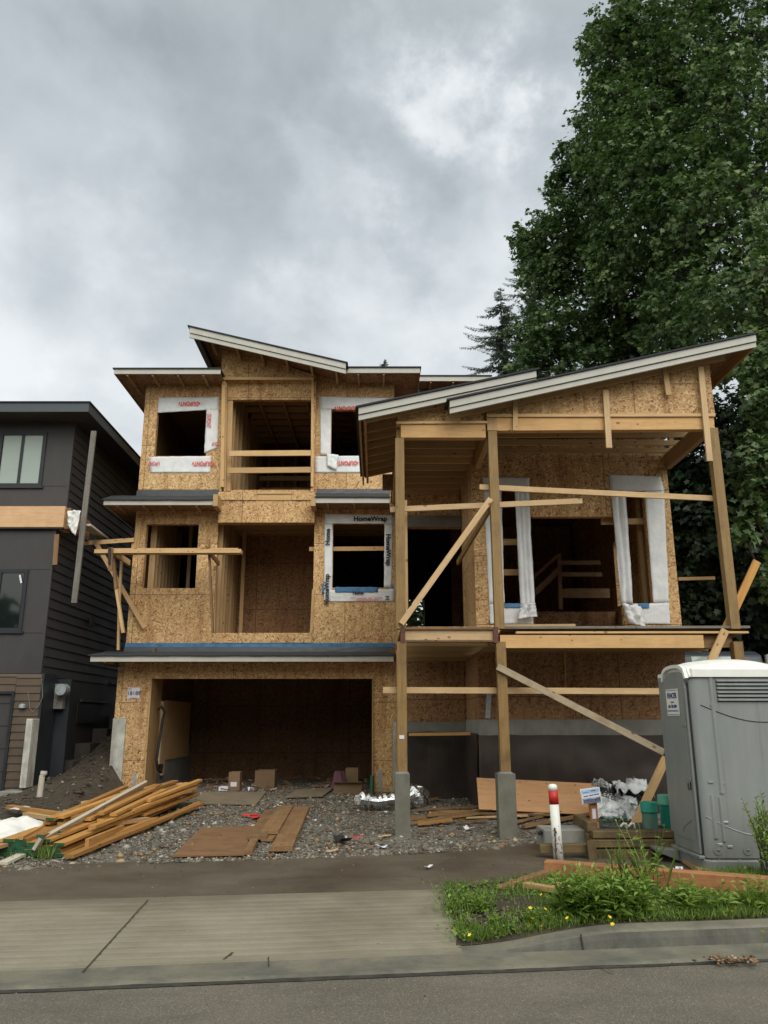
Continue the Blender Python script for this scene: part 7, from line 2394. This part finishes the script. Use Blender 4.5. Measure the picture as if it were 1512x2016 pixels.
# willowy shrub at the right edge
q = PG(1530, 1700)
g2 = np.random.default_rng(55)
t = thing('shrub', 'thin twiggy green shrub at the right edge in front of the toilet', 'shrub', (q.x, 8.9, .2))
mb = MB(); P0, D, L = [], [], []
for k in range(70):
    b = Vector((4.02 + g2.uniform(-.1, .35), 8.75 + g2.uniform(-.15, .15), .22))
    hh = g2.uniform(.45, .85); lx = g2.uniform(-.24, .15)
    e = b + Vector((lx, g2.uniform(-.15, .1), hh))
    m_ = b.lerp(e, .5) + Vector((-.02, 0, .06))
    mb.tube([b, m_, e], [.006, .004, .002], 4, cap=False)
    for j in range(22):
        f = .25 + .75 * j / 21
        p = b.lerp(m_, f * 2) if f < .5 else m_.lerp(e, f * 2 - 1)
        P0.append(tuple(p)); D.append((g2.normal(0, .8), g2.normal(0, .6), .6)); L.append(g2.uniform(.03, .065))
mb.build('stems', 'bark', t)
P0, D, L = map(np.array, (P0, D, L))
V, F = leaf_arrays(P0, D, g2.normal(0, 1, P0.shape), L, L * .35, .1)
raw_mesh('leaves', V, F, 3, 'weed', t)
# seed stalks of tall grass in front of the planter
P0, D, L, Wd = [], [], [], []
for (u, v) in ((1235, 1745), (1262, 1748), (1300, 1750), (1215, 1740)):
    qq = PZ(u, v, .25)
    for _ in range(7): P0.append((qq.x + g.normal(0, .05), qq.y + g.normal(0, .05), .22)); D.append((g.normal(-.2, .3), g.normal(0, .2), 1)); L.append(g.uniform(.3, .62)); Wd.append(.005)
P0, D, L, Wd = map(np.array, (P0, D, L, Wd))
V, F = leaf_arrays(P0, D, g.normal(0, 1, P0.shape), L, Wd, .1)
tag(raw_mesh('tall_grass', V, F, 3, 'grass'), 'thin tall grass stalks in front of the mossy planter', 'grass', kind='stuff')
# buttercups
fl = [(1044, 1788), (1073, 1790), (1153, 1779), (1048, 1809), (1041, 1824), (1117, 1808), (1206, 1820), (1200, 1806), (1441, 1795), (1502, 1835), (1066, 1824), (1066, 1762), (925, 1841)]
def flower():
    mb = MB()
    for k in range(5):
        th = k * 1.2566
        c, s = math.cos(th), math.sin(th)
        c2, s2 = math.cos(th + .6), math.sin(th + .6)
        c3, s3 = math.cos(th - .6), math.sin(th - .6)
        mb.add([(0, 0, 0), (.012 * c3, .012 * s3, .004), (.019 * c, .019 * s, .009), (.012 * c2, .012 * s2, .004)], [(0, 1, 2, 3)])
    mb.lathe([(.0045, .001), (.004, .005)], (0, 0, 0), 8)
    return mb
fm = flower()
me = bpy.data.meshes.new('petals'); me.from_pydata(fm.v, [], fm.f); me.materials.append(M['yellow'])
sm_ = MB(); sm_.tube([(0, 0, -.10), (.006, .003, -.05), (0, 0, 0)], [.0018, .0016, .0014], 4)
ms = bpy.data.meshes.new('stalk'); ms.from_pydata(sm_.v, [], sm_.f); ms.materials.append(M['weed'])
flabs = ['buttercup leftmost of the pair above the others', 'buttercup right of the leftmost pair', 'buttercup above the big clump to its left', 'upper buttercup of the low left pair', 'lower buttercup of the low left pair',
         'lone buttercup between the low pair and the big clump', 'buttercup in front of the big weed clump', 'small buttercup inside the big weed clump', 'buttercup in the grass before the toilet', 'buttercup at the right end of the kerb',
         'faint buttercup right of the low left pair', 'buttercup beside the short pale offcut', 'tiny buttercup at the left tip of the verge']
for i, (u, v) in enumerate(fl):
    q = PZ(u, v, .3)
    for _ in range(6):
        q = PZ(u, v, verge_z(q.x, q.y) + .09)
    o = bpy.data.objects.new('buttercup', me); col.objects.link(o)
    o.location = q; o.rotation_euler = (R(38), R(8 * ((i % 3) - 1)), i); o.scale = (1.0,) * 3
    PW[o.name] = Matrix.Translation(q)
    s_ = bpy.data.objects.new('stalk', ms); col.objects.link(s_); s_.parent = o; s_.rotation_euler = (R(-38), 0, 0)
    tag(o, flabs[i], 'flower', 'yellow buttercups on the verge')
